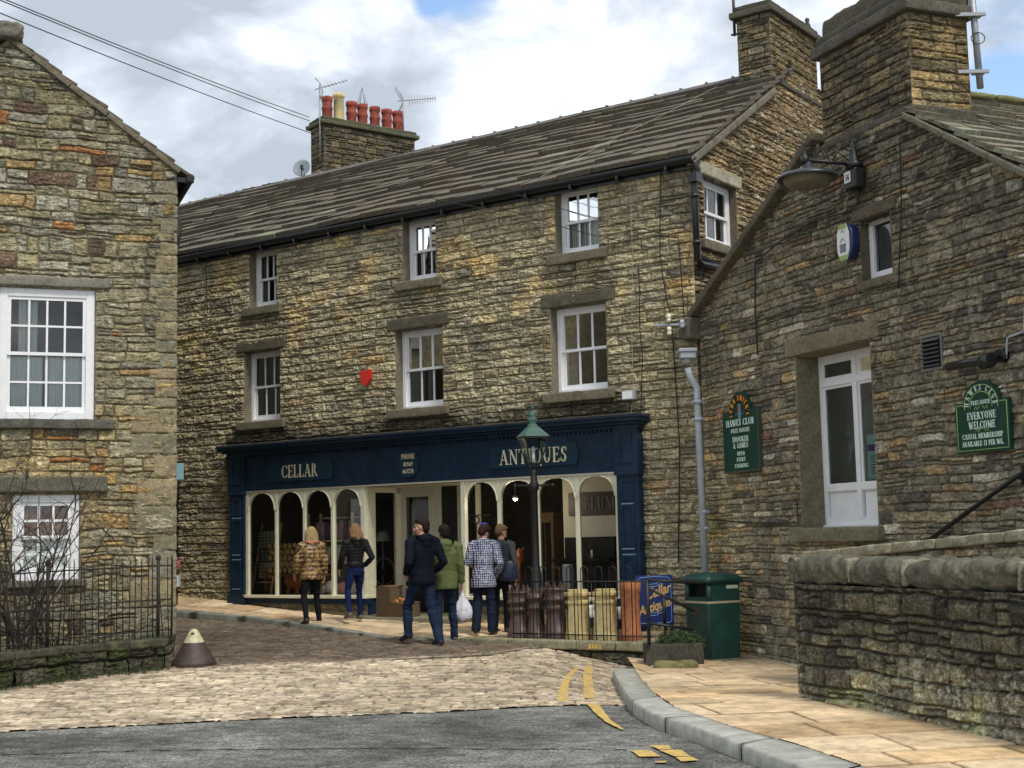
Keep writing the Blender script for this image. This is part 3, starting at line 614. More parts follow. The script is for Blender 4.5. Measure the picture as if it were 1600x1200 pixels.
g.tube([FA.pt(-.10, 7.02, .13), FG.pt(.02, 6.9, .12), FG.pt(s_, 6.75, .09), FG.pt(s_+.01, 5.55, .09), FG.pt(s_+.12, 5.50, .09), FG.pt(FG.at(1152, 424)[0], FG.at(1152, 424)[1], .09)], .048, 10)
for zz in (6.5, 5.8): g.tube([FG.pt(s_, zz-.03, .09), FG.pt(s_, zz+.03, .09)], .06, 10)
g.fbox(FG, s_-.08, s_+.09, 6.70, 6.84, .02, .17)
g.build('downpipe', M['blackpvc'], ant)
lg = MB(); a_, b_ = FG.at(1085, 402), FG.at(1150, 428); k = 8; vs = []
for e, zz in (a_, b_):
    for i in range(k+1):
        an = math.pi*i/k; vs.append(FG.pt(e, zz-.05*math.sin(an), .08+.055*math.cos(an)))
lg.add(vs, [(i, i+1, k+2+i, k+1+i) for i in range(k)], 0, True); lg.build('low_gutter', M['blackpvc'], ant)

def stack(name, F, s0, s1, dep, z0, z1, st, parent, tints=(None,)*4, capc=(.09, .08, .06), cap=(.06, .10), band=None, ds=.018, dz=.0125):
    """a masonry chimney stack: four relief faces, projecting cap"""
    u, n = F.u, F.n; c = [F.P+u*s0, F.P+u*s1, F.P+u*s1-n*dep, F.P+u*s0-n*dep]
    fr = [(Frame(c[0], u, n), s1-s0), (Frame(c[1], -n, u), dep), (Frame(c[2], -u, -n), s1-s0), (Frame(c[3], n, -u), dep)]
    root = None
    V = []; Fs = []; C = []; b = 0
    for i, (f, w) in enumerate(fr):
        o = hfwall('tmp', f, 0, w, z0, z1, ds, dz, st, None, tint=tints[i]); me = o.data
        v = np.zeros(len(me.vertices)*3, np.float32); me.vertices.foreach_get('co', v); v = v.reshape(-1, 3); q = np.zeros(len(me.loops), np.int32); me.loops.foreach_get('vertex_index', q); cc = np.zeros(len(v)*4, np.float32); me.color_attributes['Col'].data.foreach_get('color', cc)
        V.append(v); Fs.append(q.reshape(-1, 4)+b); C.append(cc.reshape(-1, 4)[:, :3]); b += len(v); bpy.data.objects.remove(o); bpy.data.meshes.remove(me)
    root = put(name, np_mesh(name, np.concatenate(V), np.concatenate(Fs), M['stone'], np.concatenate(C), smooth=False), parent)
    nb = NB(); R = np.stack([[u[0], u[1], 0], [n[0], n[1], 0], [0, 0, 1]], 1); cc = (c[0]+c[2])/2; hw, hd = (s1-s0)/2, dep/2
    nb.block((cc[0], cc[1], z1+cap[1]*.3), (hw+cap[0], hd+cap[0], cap[1]*.35), R, base=capc, r=.02, amp=.010, seed=int(s0*9)+3, step=.08)
    nb.build('chimney_cap', root); nb = NB(); nb.block((cc[0], cc[1], z1+cap[1]*.95), (hw+cap[0]*.4, hd+cap[0]*.4, cap[1]*.35), R, base=tuple(np.array(capc)*.8), r=.03, amp=.014, seed=int(s0*9)+5, step=.08); nb.build('cap_slab', root)
    if band: nb = NB(); nb.block((cc[0], cc[1], band), (hw+.05, hd+.05, .04), R, base=capc, r=.015, amp=.008, seed=int(s0*9)+4, step=.08); nb.build('string_course', root)
    return root, cc
# gable chimney
s0 = FG.at(1205, 100)[0]; s1 = FG.at(1276, 100)[0]; fz = FG.at(1205, 20)[1]
FGf = Frame(FG.P+FG.u*s0, FA.u, FA.n); dp = FGf.at(1152, 60)[0]
lit_face = lambda S, Z, c, R: c*np.array([1.5, 1.36, 1.15])  # sunlit side of the stack: brighter, warmer light painted into its stone colour
stack('chimney', FG, s0, s1, dp, 8.3, fz, 'chim', ant, (lit_face, None, None, lambda S, Z, c, R: c*1.25), cap=(.10, .16), band=FG.at(1205, 122)[1])
mb = MB(); p_ = FG.pt(s1-.1, fz+.2, -.1); mb.lathe(p_, [(.0, 0), (.05, 0), (.06, .1), (.03, .16), (.045, .22), (0, .26)], 10); mb.build('chimney_finial', M['black'], ant)
# ridge chimney, its long side turned a little more across the view
d = ray(507, 272); P_ = np.array([0, 0, CZ]); kk = ((P0-P_)@nr)/(d@nr); hit = P_+d*kk
FMs = Frame(hit[:2], (.80, .60), (.60, -.80)); FM = Frame(hit[:2], (-.60, .80), (-.80, -.60))
ln2 = FMs.at(648, 240)[0]; wd2 = FM.at(486, 230)[0]; zt = FMs.at(507, 193)[1]; sl2 = wd2
mch, cc = stack('chimney', FMs, 0, ln2, wd2, hit[2]-1.0, zt, 'chim', ant, cap=(.09, .13), capc=(.10, .10, .06))
nb = NB(); nb.fblock(FMs, -.05, ln2+.05, zt+.10, zt+.17, -wd2-.03, .03, base=(.07, .085, .035), r=.04, amp=.03, seed=5); nb.build('mossy_flaunching', mch)
FMm = Frame(FMs.P-FMs.n*wd2*.5, FMs.u, FMs.n)
POTS = [(511, 152, 176, 0), (529, 147, 178, 1), (549, 160, 180, 0), (566, 164, 184, 0), (585.5, 168, 188, 0), (604, 172, 191, 0), (621, 175, 195, 0)]
for i, (px, yt, yb, kd) in enumerate(POTS):
    a, z1_ = FMm.at(px, yt); z0_ = zt+.14; r = .112 if kd == 0 else .12; hh = z1_-z0_; c = FMm.pt(a, z0_)
    mb = MB()
    if kd == 0: mb.lathe(c, [(r*1.0, 0), (r*1.0, hh*.45), (r*1.12, hh*.5), (r*1.12, hh*.58), (r*.98, hh*.62), (r*.98, hh*.8), (r*1.12, hh*.84), (r*1.12, hh), (r*.85, hh), (r*.8, hh*.4)], 18)
    else: mb.lathe(c, [(r, 0), (r*.9, hh*.85), (r*1.12, hh*.88), (r*1.12, hh), (r*.8, hh), (r*.75, hh*.5)], 18)
    po = mb.build('chimney_pot', M['redpot'] if kd == 0 else M['yellowclay'], mch)
    if kd: po['label'] = 'taller cream chimney pot'
    if i == 3:
        mb = MB(); t = np.array(c)+np.array([0, 0, hh+.42])
        for j in range(6):
            an = j*math.pi/3; mb.tube([c+np.array([.12*math.cos(an), .12*math.sin(an), hh]), t], .006, 5)
        mb.build('bird_spike', M['galv'], po)
# aerials and dish
def yagi(name, base, top, dirv, length, label, arms, kind):
    o = thing(name, base, label, 'aerial', 'television aerials on the ridge chimney'); base = Vector(base); top = Vector(top)
    mb = MB(); mb.tube([base, top], .018, 8); mb.build('mast', M['galv'], o)
    dv = Vector(dirv).normalized(); sd = dv.cross(Vector((0, 0, 1))).normalized(); upd = sd.cross(dv); st = top-Vector((0, 0, .08)); mb = MB(); mb.tube([st-dv*.12, st+dv*length], .010, 6); mb.build('boom', M['galv'], o)
    mb = MB()
    for i in range(arms):
        c = st+dv*length*(.2+.8*i/(arms-1)); w = .11-.004*i
        ax = upd if kind else sd
        mb.tube([c-ax*w, c+ax*w], .006, 5)
    mb.build('directors', M['galv'], o)
    mb = MB()
    if kind:
        for sg in (1, -1):
            c0 = st-dv*.02; e0 = c0+upd*.30*sg-dv*.18*0+sd*0
            for j in range(5):
                q = c0+upd*sg*(.06+.06*j)-dv*(.03*j); mb.tube([q-sd*.16, q+sd*.16], .005, 5)
            for w in (-.16, 0, .16): mb.tube([c0+upd*sg*.06+sd*w, c0+upd*sg*.30-dv*.12+sd*w], .005, 5)
    else:
        pts = [st+dv*(.06-.10*abs(t)**2)+upd*.24*t for t in (-1, -.6, -.2, .2, .6, 1)]; mb.tube(pts, .010, 6)
        for t in (-.9, -.3, .3, .9): mb.tube([st+dv*(.05-.1*t*t)+upd*.24*t-sd*.12, st+dv*(.05-.1*t*t)+upd*.24*t+sd*.12], .005, 5)
    mb.build('reflector', M['galv'], o)
b1 = FM.pt(.04, FM.at(506, 245, .08)[1], .08); t1 = b1.copy(); t1[2] = FM.at(500, 132, .08)[1]
yagi('tv_aerial', b1, t1, (1, -.15, .22), .62, 'thin metal aerial on the mast beside the leftmost red chimney pot', 7, 0)
a, _z = FMm.at(630, 195); b2 = FMm.pt(a, zt+.1); t2 = b2.copy(); t2[2] = FMm.at(629, 152)[1]
yagi('tv_aerial', b2, t2, (1, .12, .10), .75, 'metal aerial with square grid reflector behind the rightmost red chimney pot', 11, 1)
dc = atY(471, 262, FM.pt(wd2, 0)[1]+.5); ds_ = thing('satellite_dish', dc, 'grey satellite dish left of the ridge chimney', 'satellite dish')
mb = MB(); Rm = Matrix.Rotation(rad(-15), 4, 'Z') @ Matrix.Rotation(rad(78), 4, 'X'); vs = []; fs = []; n = 20
for i in range(6):
    for j in range(n):
        r = .2*i/5; v = Rm @ Vector((r*math.cos(j*2*math.pi/n), r*math.sin(j*2*math.pi/n)*1.02, -.05*(1-(i/5)**2))); vs.append(v+Vector(dc))
fs = [(i*n+j, i*n+(j+1) % n, (i+1)*n+(j+1) % n, (i+1)*n+j) for i in range(5) for j in range(n)]; mb.add(vs, fs, 0, True)
dd = mb.build('dish', M['grey'], ds_); sm = dd.modifiers.new('s', 'SOLIDIFY'); sm.thickness = .008
mb = MB(); mb.tube([Vector(dc)+Vector((0, 0, -.2)), Vector(dc)+Vector((.05, -.28, -.06))], .010, 6); mb.box(dc[0]+.02, dc[0]+.08, dc[1]-.32, dc[1]-.24, dc[2]-.10, dc[2]-.02); mb.tube([Vector(dc)+Vector((.02, .02, 0)), Vector(dc)+Vector((.1, .06, -.32))], .016, 6); mb.build('feed_arm', M['blackpvc'], ds_)

# ---------------------------------------------------------------- shopfront
sf = MB(); D1 = .12
mx_ = lambda x, y=850, d=D1: FA.at(x, y, d)[0]
fz0, fz1 = ZR, 3.14
sf.fbox(FA, SH0+.0, SH1-.0, fz0, fz1, -.02, .15)
shop = sf.build('shop_front', M['navy'], ant); shop['label'] = 'dark blue shopfront'
# fine vertical seams of the fascia boards
q = MB()
for i in range(26):
    s = SH0+.4+i*(SH1-SH0-.8)/25; q.fbox(FA, s-.003, s+.003, fz0+.02, fz1-.04, .15, .1525)
q.build('fascia_seams', M['navy2'], shop)
q = MB()
for z0, z1, d1 in ((3.14, 3.19, .20), (3.19, 3.235, .27), (3.235, 3.29, .36), (3.29, 3.31, .40)): q.fbox(FA, SH0-.06-(d1-.2)*.5, SH1+.06+(d1-.2)*.5, z0, z1, -.02, d1)
for i in range(110): 
    s = SH0+.05+i*.0797; q.fbox(FA, s, s+.035, 3.10, 3.139, .15, .185)
q.build('cornice', M['navy'], shop)
q = NB(); q.fblock(FA, SH0-.14, SH1+.14, 3.31, 3.345, -.02, .38, base=(.06, .055, .05), r=.012, amp=.006, step=.12, seed=3); q.build('lead_flashing', shop)
for nm, (a, b) in (('pilaster', (SH0, SH0+.37)), ('pilaster', (SH1-.37, SH1))):
    q = MB(); q.fbox(FA, a, b, .0, fz0-.002, -.02, .17); q.fbox(FA, a-.03, b+.03, .05, .62, .0, .20); q.fbox(FA, a-.02, b+.02, fz0-.06, fz0-.0, 0, .21); q.fbox(FA, a-.02, b+.02, fz0+.002, fz1-.002, .0, .19)
    for z0, z1 in ((.72, 1.25), (1.33, 2.0), (2.06, 2.38)):
        w = .035
        q.fbox(FA, a+.07, b-.07, z0, z0+w, .17, .188); q.fbox(FA, a+.07, b-.07, z1-w, z1, .17, .188); q.fbox(FA, a+.07, a+.07+w, z0+w, z1-w, .17, .187); q.fbox(FA, b-.07-w, b-.07, z0+w, z1-w, .17, .187)
    w = .03; z0, z1 = fz0+.12, fz1-.08; q.fbox(FA, a+.07, b-.07, z0, z0+w, .19, .206); q.fbox(FA, a+.07, b-.07, z1-w, z1, .19, .206); q.fbox(FA, a+.07, a+.07+w, z0+w, z1-w, .19, .205); q.fbox(FA, b-.07-w, b-.07, z0+w, z1-w, .19, .205)
    pl = q.build(nm, M['navy'], shop)
    for z in (.735, 1.262, 1.345, 2.012): q = MB(); q.fbox(FA, a+.08, b-.08, z-.008, z+.012, .170, .1905); q.build('worn_panel_edge', M['bluegrey'], shop)
mulL = [mx_(x) for x in (386, 431, 475, 519, 567)]; mulR = [mx_(x) for x in (724, 780, 840, 902.5, 966)]
SZ = .63
def glazing(s_list, widths, zt=2.47):
    q = MB()
    for s, w in zip(s_list, widths): q.fbox(FA, s-w/2, s+w/2, SZ, zt, .04, .12)
    for i in range(len(s_list)-1):
        a, b = sorted((s_list[i], s_list[i+1])); wa = widths[i+1]/2 if s_list[i+1] < s_list[i] else widths[i]/2; wb = widths[i]/2 if s_list[i+1] < s_list[i] else widths[i+1]/2
        a += wa; b -= wb; r = min(.24, (b-a)/2); q.fbox(FA, a, b, zt-.025, zt, .045, .115)
        for c, sg in ((a, 1), (b, -1)):
            pts = [FA.pt(c-.001*sg, zt-.02, .05)]+[FA.pt(c+sg*(r-r*math.cos(t)), zt-.03-r*1.25+r*1.25*math.sin(t), .05) for t in [math.pi/2*j/8 for j in range(9)]][::-1]
            q.poly(pts, .06, (FA.n[0], FA.n[1], 0))
            pts2 = [FA.pt(c+sg*(r-r*math.cos(t)), zt-.03-r*1.25+r*1.25*math.sin(t), .125) for t in [math.pi/2*j/8 for j in range(9)]]; q.tube(pts2, .012, 6)
        q2 = MB(); q2.add([FA.pt(a, SZ, .07), FA.pt(b, SZ, .07), FA.pt(b, zt, .07), FA.pt(a, zt, .07)], [(0, 1, 2, 3)]); q2.build('shop_pane', M['shopglass'], shop)
    return q
q = glazing(mulL, (.07, .05, .05, .05, .09)); q.build('window_frame', M['cream'], shop, bevel=.006)
q = glazing(mulR, (.08, .05, .05, .055, .06)); q.build('window_frame', M['cream'], shop, bevel=.006)
for a, b in ((mulL[-1]-.07, SH1-.36), (SH0+.36, mulR[0]+.06)):
    q = MB(); q.fbox(FA, a, b, SZ-.05, SZ, -.3, .19); q.build('window_sill', M['cream'], shop, bevel=.006)
    q = MB(); q.fbox(FA, a, b, SZ-.15, SZ-.052, -.02, .155); q.build('blue_plinth', M['bluegrey'] if False else M['navy'], shop)
    hfwall('stall_riser', FA, a, b, -.25, SZ-.15, .05, .04, 'riser', shop, d=.10)
q = MB(); q.fbox(FA, SH0+.3, SH1-.3, 2.472, 2.5, -.02, .14); q.build('window_head', M['cream'], shop)
# recessed doorway
sA, sB = mulL[-1]-.04, mulR[0]+.04; dR = -.95; sBk = FA.at(628, 850, dR)[0]; sBr = sB+.45
zf = .30
q = MB(); q.add([FA.pt(sB, 2.46, .1), FA.pt(sA, 2.46, .1), FA.pt(sBk, 2.46, dR), FA.pt(sBr, 2.46, dR)], [(0, 1, 2, 3)]); q.build('lobby_ceiling', M['creamdim'], shop)
q = NB(); q.fblock(FA, sB-.05, sA+.10, .14, zf, dR, .42, base=(.22, .20, .13), r=.02, amp=.006, seed=9, step=.1); q.build('doorstep', shop)
def strut(a, b, z0, z1, w=.07, m='cream', nm='lobby_frame', mb=None):
    (s0, d0), (s1, d1) = a, b; mb.hexa([FA.pt(s0, z0, d0), FA.pt(s1, z0, d1), FA.pt(s1, z0, d1)+np.array([FA.u[0]*w, FA.u[1]*w, 0]), FA.pt(s0, z0, d0)+np.array([FA.u[0]*w, FA.u[1]*w, 0]),
                 FA.pt(s0, z1, d0), FA.pt(s1, z1, d1), FA.pt(s1, z1, d1)+np.array([FA.u[0]*w, FA.u[1]*w, 0]), FA.pt(s0, z1, d0)+np.array([FA.u[0]*w, FA.u[1]*w, 0])])
q = MB(); lerp = lambda t: (sA+(sBk-sA)*t, .08+(dR-.08)*t)
for t0, t1 in ((0, .26), (.86, 1.0)): strut(lerp(t0), lerp(t1), SZ, 2.46, mb=q)
strut(lerp(0), lerp(1), SZ-.05, SZ+.02, mb=q); strut(lerp(0), lerp(1), 2.38, 2.46, mb=q)
for j in range(5): strut(lerp(.03+.05*j), lerp(.05+.05*j), SZ, 2.46, w=-.012, mb=q)
q.build('lobby_window_frame', M['cream'], shop)
q = MB(); p0, p1 = lerp(.26), lerp(.86); q.add([FA.pt(p0[0]+.03, SZ, p0[1]), FA.pt(p1[0]+.03, SZ, p1[1]), FA.pt(p1[0]+.03, 2.4, p1[1]), FA.pt(p0[0]+.03, 2.4, p0[1])], [(0, 1, 2, 3)]); q.build('shop_pane', M['shopglass'], shop)
q = MB(); strut(lerp(0), lerp(1), zf, SZ-.05, mb=q); q.build('lobby_stall_board', M['navy'], shop)
q = MB(); lr = lambda t: (sB+(sBr-sB)*t, .08+(dR-.08)*t)
for t0, t1 in ((0, .12), (.82, 1.0)): strut(lr(t0), lr(t1), SZ, 2.46, w=-.06, mb=q)
strut(lr(0), lr(1), SZ-.05, SZ+.02, w=-.06, mb=q); q.build('lobby_window_frame', M['cream'], shop)
q = MB(); strut(lr(0), lr(1), zf, SZ-.05, w=-.06, mb=q); q.build('lobby_stall_board', M['navy'], shop)
dx = lambda x: FA.at(x, 850, dR)[0]
q = MB()
for x0, x1 in ((622, 633), (671, 690), (716, 722)): q.fbox(FA, dx(x1), dx(x0), zf, 2.46, dR-.06, dR+.01)
q.fbox(FA, dx(671), dx(633), 2.30, 2.46, dR-.05, dR)
dr = q.build('door_frame', M['creamdim'], shop)
q = MB(); q.fbox(FA, dx(716), dx(690), zf, 2.46, dR-.05, dR-.02); q.fbox(FA, dx(671), dx(633), zf, SZ+.2, dR-.05, dR-.01); dq = q.build('door', M['black'], shop)
q = MB(); q.add([FA.pt(dx(671), SZ+.2, dR-.03), FA.pt(dx(633), SZ+.2, dR-.03), FA.pt(dx(633), 2.3, dR-.03), FA.pt(dx(671), 2.3, dR-.03)], [(0, 1, 2, 3)]); q.build('door_pane', M['shopglass'], shop)
# room behind the glass
q = MB(); ra, rb, rd = SH0+.1, SH1-.1, -3.4
def quad(mb, *p): mb.add([FA.pt(*t) for t in p], [(0, 1, 2, 3)])
quad(q, (ra, .4, rd), (rb, .4, rd), (rb, 2.7, rd), (ra, 2.7, rd)); quad(q, (ra, .4, .0), (ra, .4, rd), (ra, 2.7, rd), (ra, 2.7, 0)); quad(q, (rb, .4, .0), (rb, .4, rd), (rb, 2.7, rd), (rb, 2.7, 0))
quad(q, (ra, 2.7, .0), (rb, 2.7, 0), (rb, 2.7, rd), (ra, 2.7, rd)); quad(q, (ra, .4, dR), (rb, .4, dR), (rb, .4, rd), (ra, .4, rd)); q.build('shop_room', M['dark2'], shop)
for a, b in ((mulL[-1], rb), (ra, mulR[0])):
    q = MB(); q.fbox(FA, a, b, .52, .585, -.75, .03); q.build('display_shelf', M['wood'], shop)

# shop signs
def frame_sign(name, F, px0, px1, pyt, pyb, d, label, pad=True):
    a0, z1 = F.at(px0, pyt, d); a1, _z = F.at(px1, pyt, d); z0 = F.at(px0, pyb, d)[1]; return a0, a1, z0, z1
nA = np.array([*FA.n, 0]); uA = np.array([*(-FA.u), 0]); UP = np.array([0, 0, 1.])
for txt, px0, px1, y0, y1, bx0, bx1, lab in (('CELLAR', 438, 495, 727, 747, 420, 515, 'dark blue fascia board reading CELLAR in cream serif capitals'), ('ANTIQUES', 779, 885, 702, 723, 768, 898, 'dark blue fascia board reading ANTIQUES in cream serif capitals')):
    a0, zt_ = FA.at(px0, y0 if txt == 'CELLAR' else 703, .2); a1 = FA.at(px1, y0, .2)[0]; zm_ = FA.at((px0+px1)/2, (735.5 if txt == 'CELLAR' else 712), .2)[1]
    b0, b1 = FA.at(bx0, 735, .2)[0], FA.at(bx1, 735, .2)[0]; o = thing('shop_sign', FA.pt((b0+b1)/2, zm_, .15), lab, 'sign'); hz = .17
    c = MB(); n = 8; pts = []
    for (cx, sg) in ((b0, 1), (b1, -1)):
        for t in range(n+1):
            an = -math.pi/2+math.pi*t/n if sg == -1 else math.pi/2+math.pi*t/n
            pts.append(FA.pt(cx-sg*.0-(.06*math.cos(an)), zm_+hz*math.sin(an)*(.62 if abs(math.sin(an)) < .9 else 1), .152))
    c.poly(pts, .025, nA); c.build('board', M['navy2'], o)
    size = .225 if txt == 'CELLAR' else .235; res, tw = letter_polys(txt, size); w = a0-a1; sx = w/tw
    c = MB(); text_mb(c, txt, size, FA.pt((a0+a1)/2, zm_-size/2, .18), uA, UP, nA, sx=sx, mi=0); c.build('lettering', M['goldtext'], o)
cz = FA.at(636, 725, .2); o = thing('phone_sign', FA.pt(cz[0], cz[1], .15), 'round dark blue plaque with telephone number between the two name boards', 'sign')
c = MB(); c.poly([FA.pt(cz[0]+.235*math.cos(t), cz[1]+.225*math.sin(t), .152) for t in np.linspace(0, 2*math.pi, 33)[:-1]], .02, nA); c.build('board', M['navy2'], o)
for txt, z, h, w in (('PHONE', .085, .085, .29), ('01969', -.04, .075, .20), ('667224', -.155, .075, .23)):
    c = MB(); tw = letter_polys(txt, h)[1]; text_mb(c, txt, h, FA.pt(cz[0], cz[1]+z, .175), uA, UP, nA, sx=w/tw, bold=1.1); c.build('lettering', M['goldtext'], o)

# ================================================================ CLUB BUILDING
club = thing('club_building', FC.pt(4, -.1, 0), 'dark stone gabled club building with big chimney at the right of the photo', 'building')
AS, AZ = 4.0, 6.85
CZt = lambda s: np.minimum(4.72+.54*(s+.16), AZ-.62*(s-AS))
rc1 = .34; CHS = (FC.at(1278, 150)[0], FC.at(1417, 110)[0])
cw = (FC.at(1249, 690)[0], FC.at(1367, 700)[0], FC.at(1290, 824, -rc1)[1], FC.at(1283, 558, -rc1)[1])
uw = (FC.at(1346, 395)[0], FC.at(1392.5, 380)[0], FC.at(1363, 440, -.12)[1], FC.at(1361, 345, -.12)[1])
def tintC(S, Z, col, R):
    k = .85+.5*sstep(3.0, 1.0, Z)*fbm(S*3, Z*3, 3, 71); k = k*(1-.35*sstep(4, 5.5, Z)*sstep(2, 3.4, S)); c = col*k[..., None]
    c = c*(1+.9*(sstep(1.6, .4, S)*sstep(5, 3, Z)*(.35+.8*fbm(S*3, Z*3, 3, 72)))[..., None]*np.array([1.1, 1.05, .8]))
    w = sstep(.64, .74, fbm(S*7, Z*7, 4, 73))*sstep(.0, 1.2, S)
    lime = sstep(.55, .7, fbm(S*5, Z*4, 3, 74))*sstep(.55, .05, Z)
    c = c*(1-.55*w[..., None])+np.array([.36, .31, .22])*.55*w[..., None]; c = c*(1-.6*lime[..., None])+np.array([.34, .36, .26])*.6*lime[..., None]
    gr = sstep(.5, .66, fbm(S*2.2, Z*2, 3, 75))*sstep(1.2, .5, S)*sstep(2.5, .8, Z); return c*(1-gr[..., None]*np.array([.1, 0, .45]))
hfwall('wall', FC, -.12, 8.0, -.4, 6.9, .017, .0125, 'club', club, [cw, uw], clip=lambda S, Z: (Z < CZt(S)) & ~((Z > 6.3) & (S > CHS[0]) & (S < CHS[1])), tint=tintC)
hfwall('side_wall', Frame(FC.P+FC.u*8.0, -FC.n, FC.u), 0, 6.0, -.4, 4.35, .03, .02, 'club', club)
# tall glazed window: frame, transom lights, panels
def pvc(parent, F, o, rec, seed=0):
    s0, s1, z0, z1 = o; d = -rec; q = MB(); fw = .07
    q.fbox(F, s0, s0+fw, z0, z1, d-.07, d); q.fbox(F, s1-fw, s1, z0, z1, d-.07, d); q.fbox(F, s0+fw, s1-fw, z1-fw, z1, d-.07, d-.001); q.fbox(F, s0+fw, s1-fw, z0, z0+.10, d-.07, d-.001)
    mid = F.at(1340, 690, d)[0]; zt = z1-.36; zb = z0+.50
    q.fbox(F, mid-.045, mid+.045, z0+.1, z1-fw, d-.07, d+.012); q.fbox(F, s0+fw, mid-.045, zt-.04, zt+.05, d-.07, d+.008); q.fbox(F, mid+.045, s1-fw, zt-.04, zt+.05, d-.07, d+.008)
    q.fbox(F, s0+fw, mid-.045, zb-.05, zb+.05, d-.07, d+.008); q.fbox(F, mid+.045, s1-fw, zb-.05, zb+.05, d-.07, d+.008)
    for a, b in ((s0+fw, mid-.045), (mid+.045, s1-fw)):
        q.fbox(F, a+.02, b-.02, z0+.12, zb-.07, d-.05, d-.03); q.fbox(F, a, a+.03, zb+.05, zt-.04, d-.06, d-.012); q.fbox(F, b-.03, b, zb+.05, zt-.04, d-.06, d-.012); q.fbox(F, a, b, zt-.075, zt-.04, d-.06, d-.013)
        q.fbox(F, a, a+.03, zt+.05, z1-fw, d-.06, d-.012); q.fbox(F, b-.03, b, zt+.05, z1-fw, d-.06, d-.012); q.fbox(F, a+.03, b-.03, z1-fw-.04, z1-fw, d-.06, d-.012); q.fbox(F, a+.03, b-.03, zt+.05, zt+.08, d-.06, d-.012)
        q.fbox(F, a, b, z0+.1, z0+.12, d-.06, d-.02); q.fbox(F, a, b, zb-.07, zb-.05, d-.06, d-.02)
    q.fbox(F, s0+.05, s1-.05, z0-.008, z0+.03, d, d+.07)
    w = q.build('window', M['upvc'], parent, bevel=.005)
    for a, b, c, e in ((s0+fw, mid-.045, zb+.05, zt-.04), (mid+.045, s1-fw, zb+.05, zt-.04), (s0+fw, mid-.045, zt+.05, z1-fw), (mid+.045, s1-fw, zt+.05, z1-fw)):
        g = MB(); g.add([F.pt(a, c, d-.03), F.pt(b, c, d-.03), F.pt(b, e, d-.03), F.pt(a, e, d-.03)], [(0, 1, 2, 3)]); g.build('pane', M['glass'], w)
    b = MB(); rb = -1.1; P = [F.pt(a, c, dd) for dd in (d-.1, d+rb) for a, c in ((s0-.1, z0-.1), (s1+.6, z0-.1), (s1+.6, z1+.1), (s0-.1, z1+.1))]
    b.add(P, [(4, 5, 6, 7), (0, 1, 5, 4), (1, 2, 6, 5), (2, 3, 7, 6), (3, 0, 4, 7)]); b.build('room', mat('club_room', (.80, .84, .78), .9, nscale=2, nvar=.2), w)
    g = MB(); g.fbox(F, mid+.12, s1-.02, zb+.08, zb+.62, d-.055, d-.05, 0); po = g.build('poster', mat('pale_cyan_poster', (.30, .55, .55), .6), w)
    g = MB(); g.fbox(F, mid+.13, s1-.02, zb+.42, zb+.50, d-.05, d-.046, 0); g.build('poster_band', mat('purple_band', (.09, .04, .28), .6), w)
    g = MB()
    for i in range(7): g.fbox(F, mid+.18, s1-.1-.05*(i % 2), zb+.14+i*.035, zb+.15+i*.035, d-.05, d-.046, 0)
    g.build('poster_lines', M['black'], w)
    g = MB(); rs = random.Random(4)      # drooping palm fronds behind the glass
    base = F.pt(mid+.16, zb+1.05, d-.45)
    g.tube([F.pt(mid+.16, z0+.2, d-.45), base], .02, 6)
    for i in range(15):
        an = rs.uniform(0, 6.28); el = rs.uniform(.0, 1.0); L0 = rs.uniform(.35, .6); dr_ = np.array([math.cos(an), math.sin(an)*.5, 0]); pp = []
        for t in np.linspace(0, 1, 6): pp.append(base+dr_*L0*t+np.array([0, 0, el*L0*t-.75*L0*t*t]))
        for t in range(1, 6):
            for sg in (-1, 1):
                sd = np.array([-dr_[1], dr_[0], 0])*sg+np.array([0, 0, -.6]); a_ = pp[t-1]; b_ = a_+(dr_*.5+sd)*.09; wv = (pp[t]-pp[t-1])*.22
                g.add([a_, a_+wv, b_], [(0, 1, 2)])
    g.build('palm_plant', M['leafdark'], w); return w
w = pvc(club, FC, cw, rc1); dress(w, FC, cw, rc1, (.19, .17, .11), (.20, .165, .105), (.17, .165, .10), lo=.2, lh=.22, so=.13, sh=.18, ld=.035, sdp=.12, seed=3, lz=.01)
s0, s1, z0, z1 = uw; q = MB(); d = -.12
q.fbox(FC, s0, s0+.07, z0, z1, d-.07, d); q.fbox(FC, s1-.05, s1, z0, z1, d-.07, d); q.fbox(FC, s0+.07, s1-.05, z1-.06, z1, d-.07, d-.001); q.fbox(FC, s0+.07, s1-.05, z0, z0+.10, d-.07, d-.001)
w = q.build('window', M['upvc'], club, bevel=.005)
g = MB(); g.add([FC.pt(s0, z0, d-.04), FC.pt(s1, z0, d-.04), FC.pt(s1, z1, d-.04), FC.pt(s0, z1, d-.04)], [(0, 1, 2, 3)]); g.build('pane', M['glass'], w)
g = MB()
for i in range(9): g.fbox(FC, s0+.07+i*.032, s0+.082+i*.032, z0+.08, z1-.05, d-.14, d-.09)
g.build('blind', M['curtaindark'], w)
g = MB(); P = [FC.pt(a, c, dd) for dd in (d-.15, d-.9) for a, c in ((s0-.1, z0-.1), (s1+.1, z0-.1), (s1+.1, z1+.1), (s0-.1, z1+.1))]; g.add(P, [(4, 5, 6, 7), (0, 1, 5, 4), (1, 2, 6, 5), (2, 3, 7, 6), (3, 0, 4, 7)]); g.build('room', M['dark'], w)
dress(w, FC, uw, .12, (.11, .10, .07), (.12, .10, .07), (.14, .12, .08), lo=.14, lh=.15, so=.1, sh=.11, ld=.03, sdp=.03, seed=4)
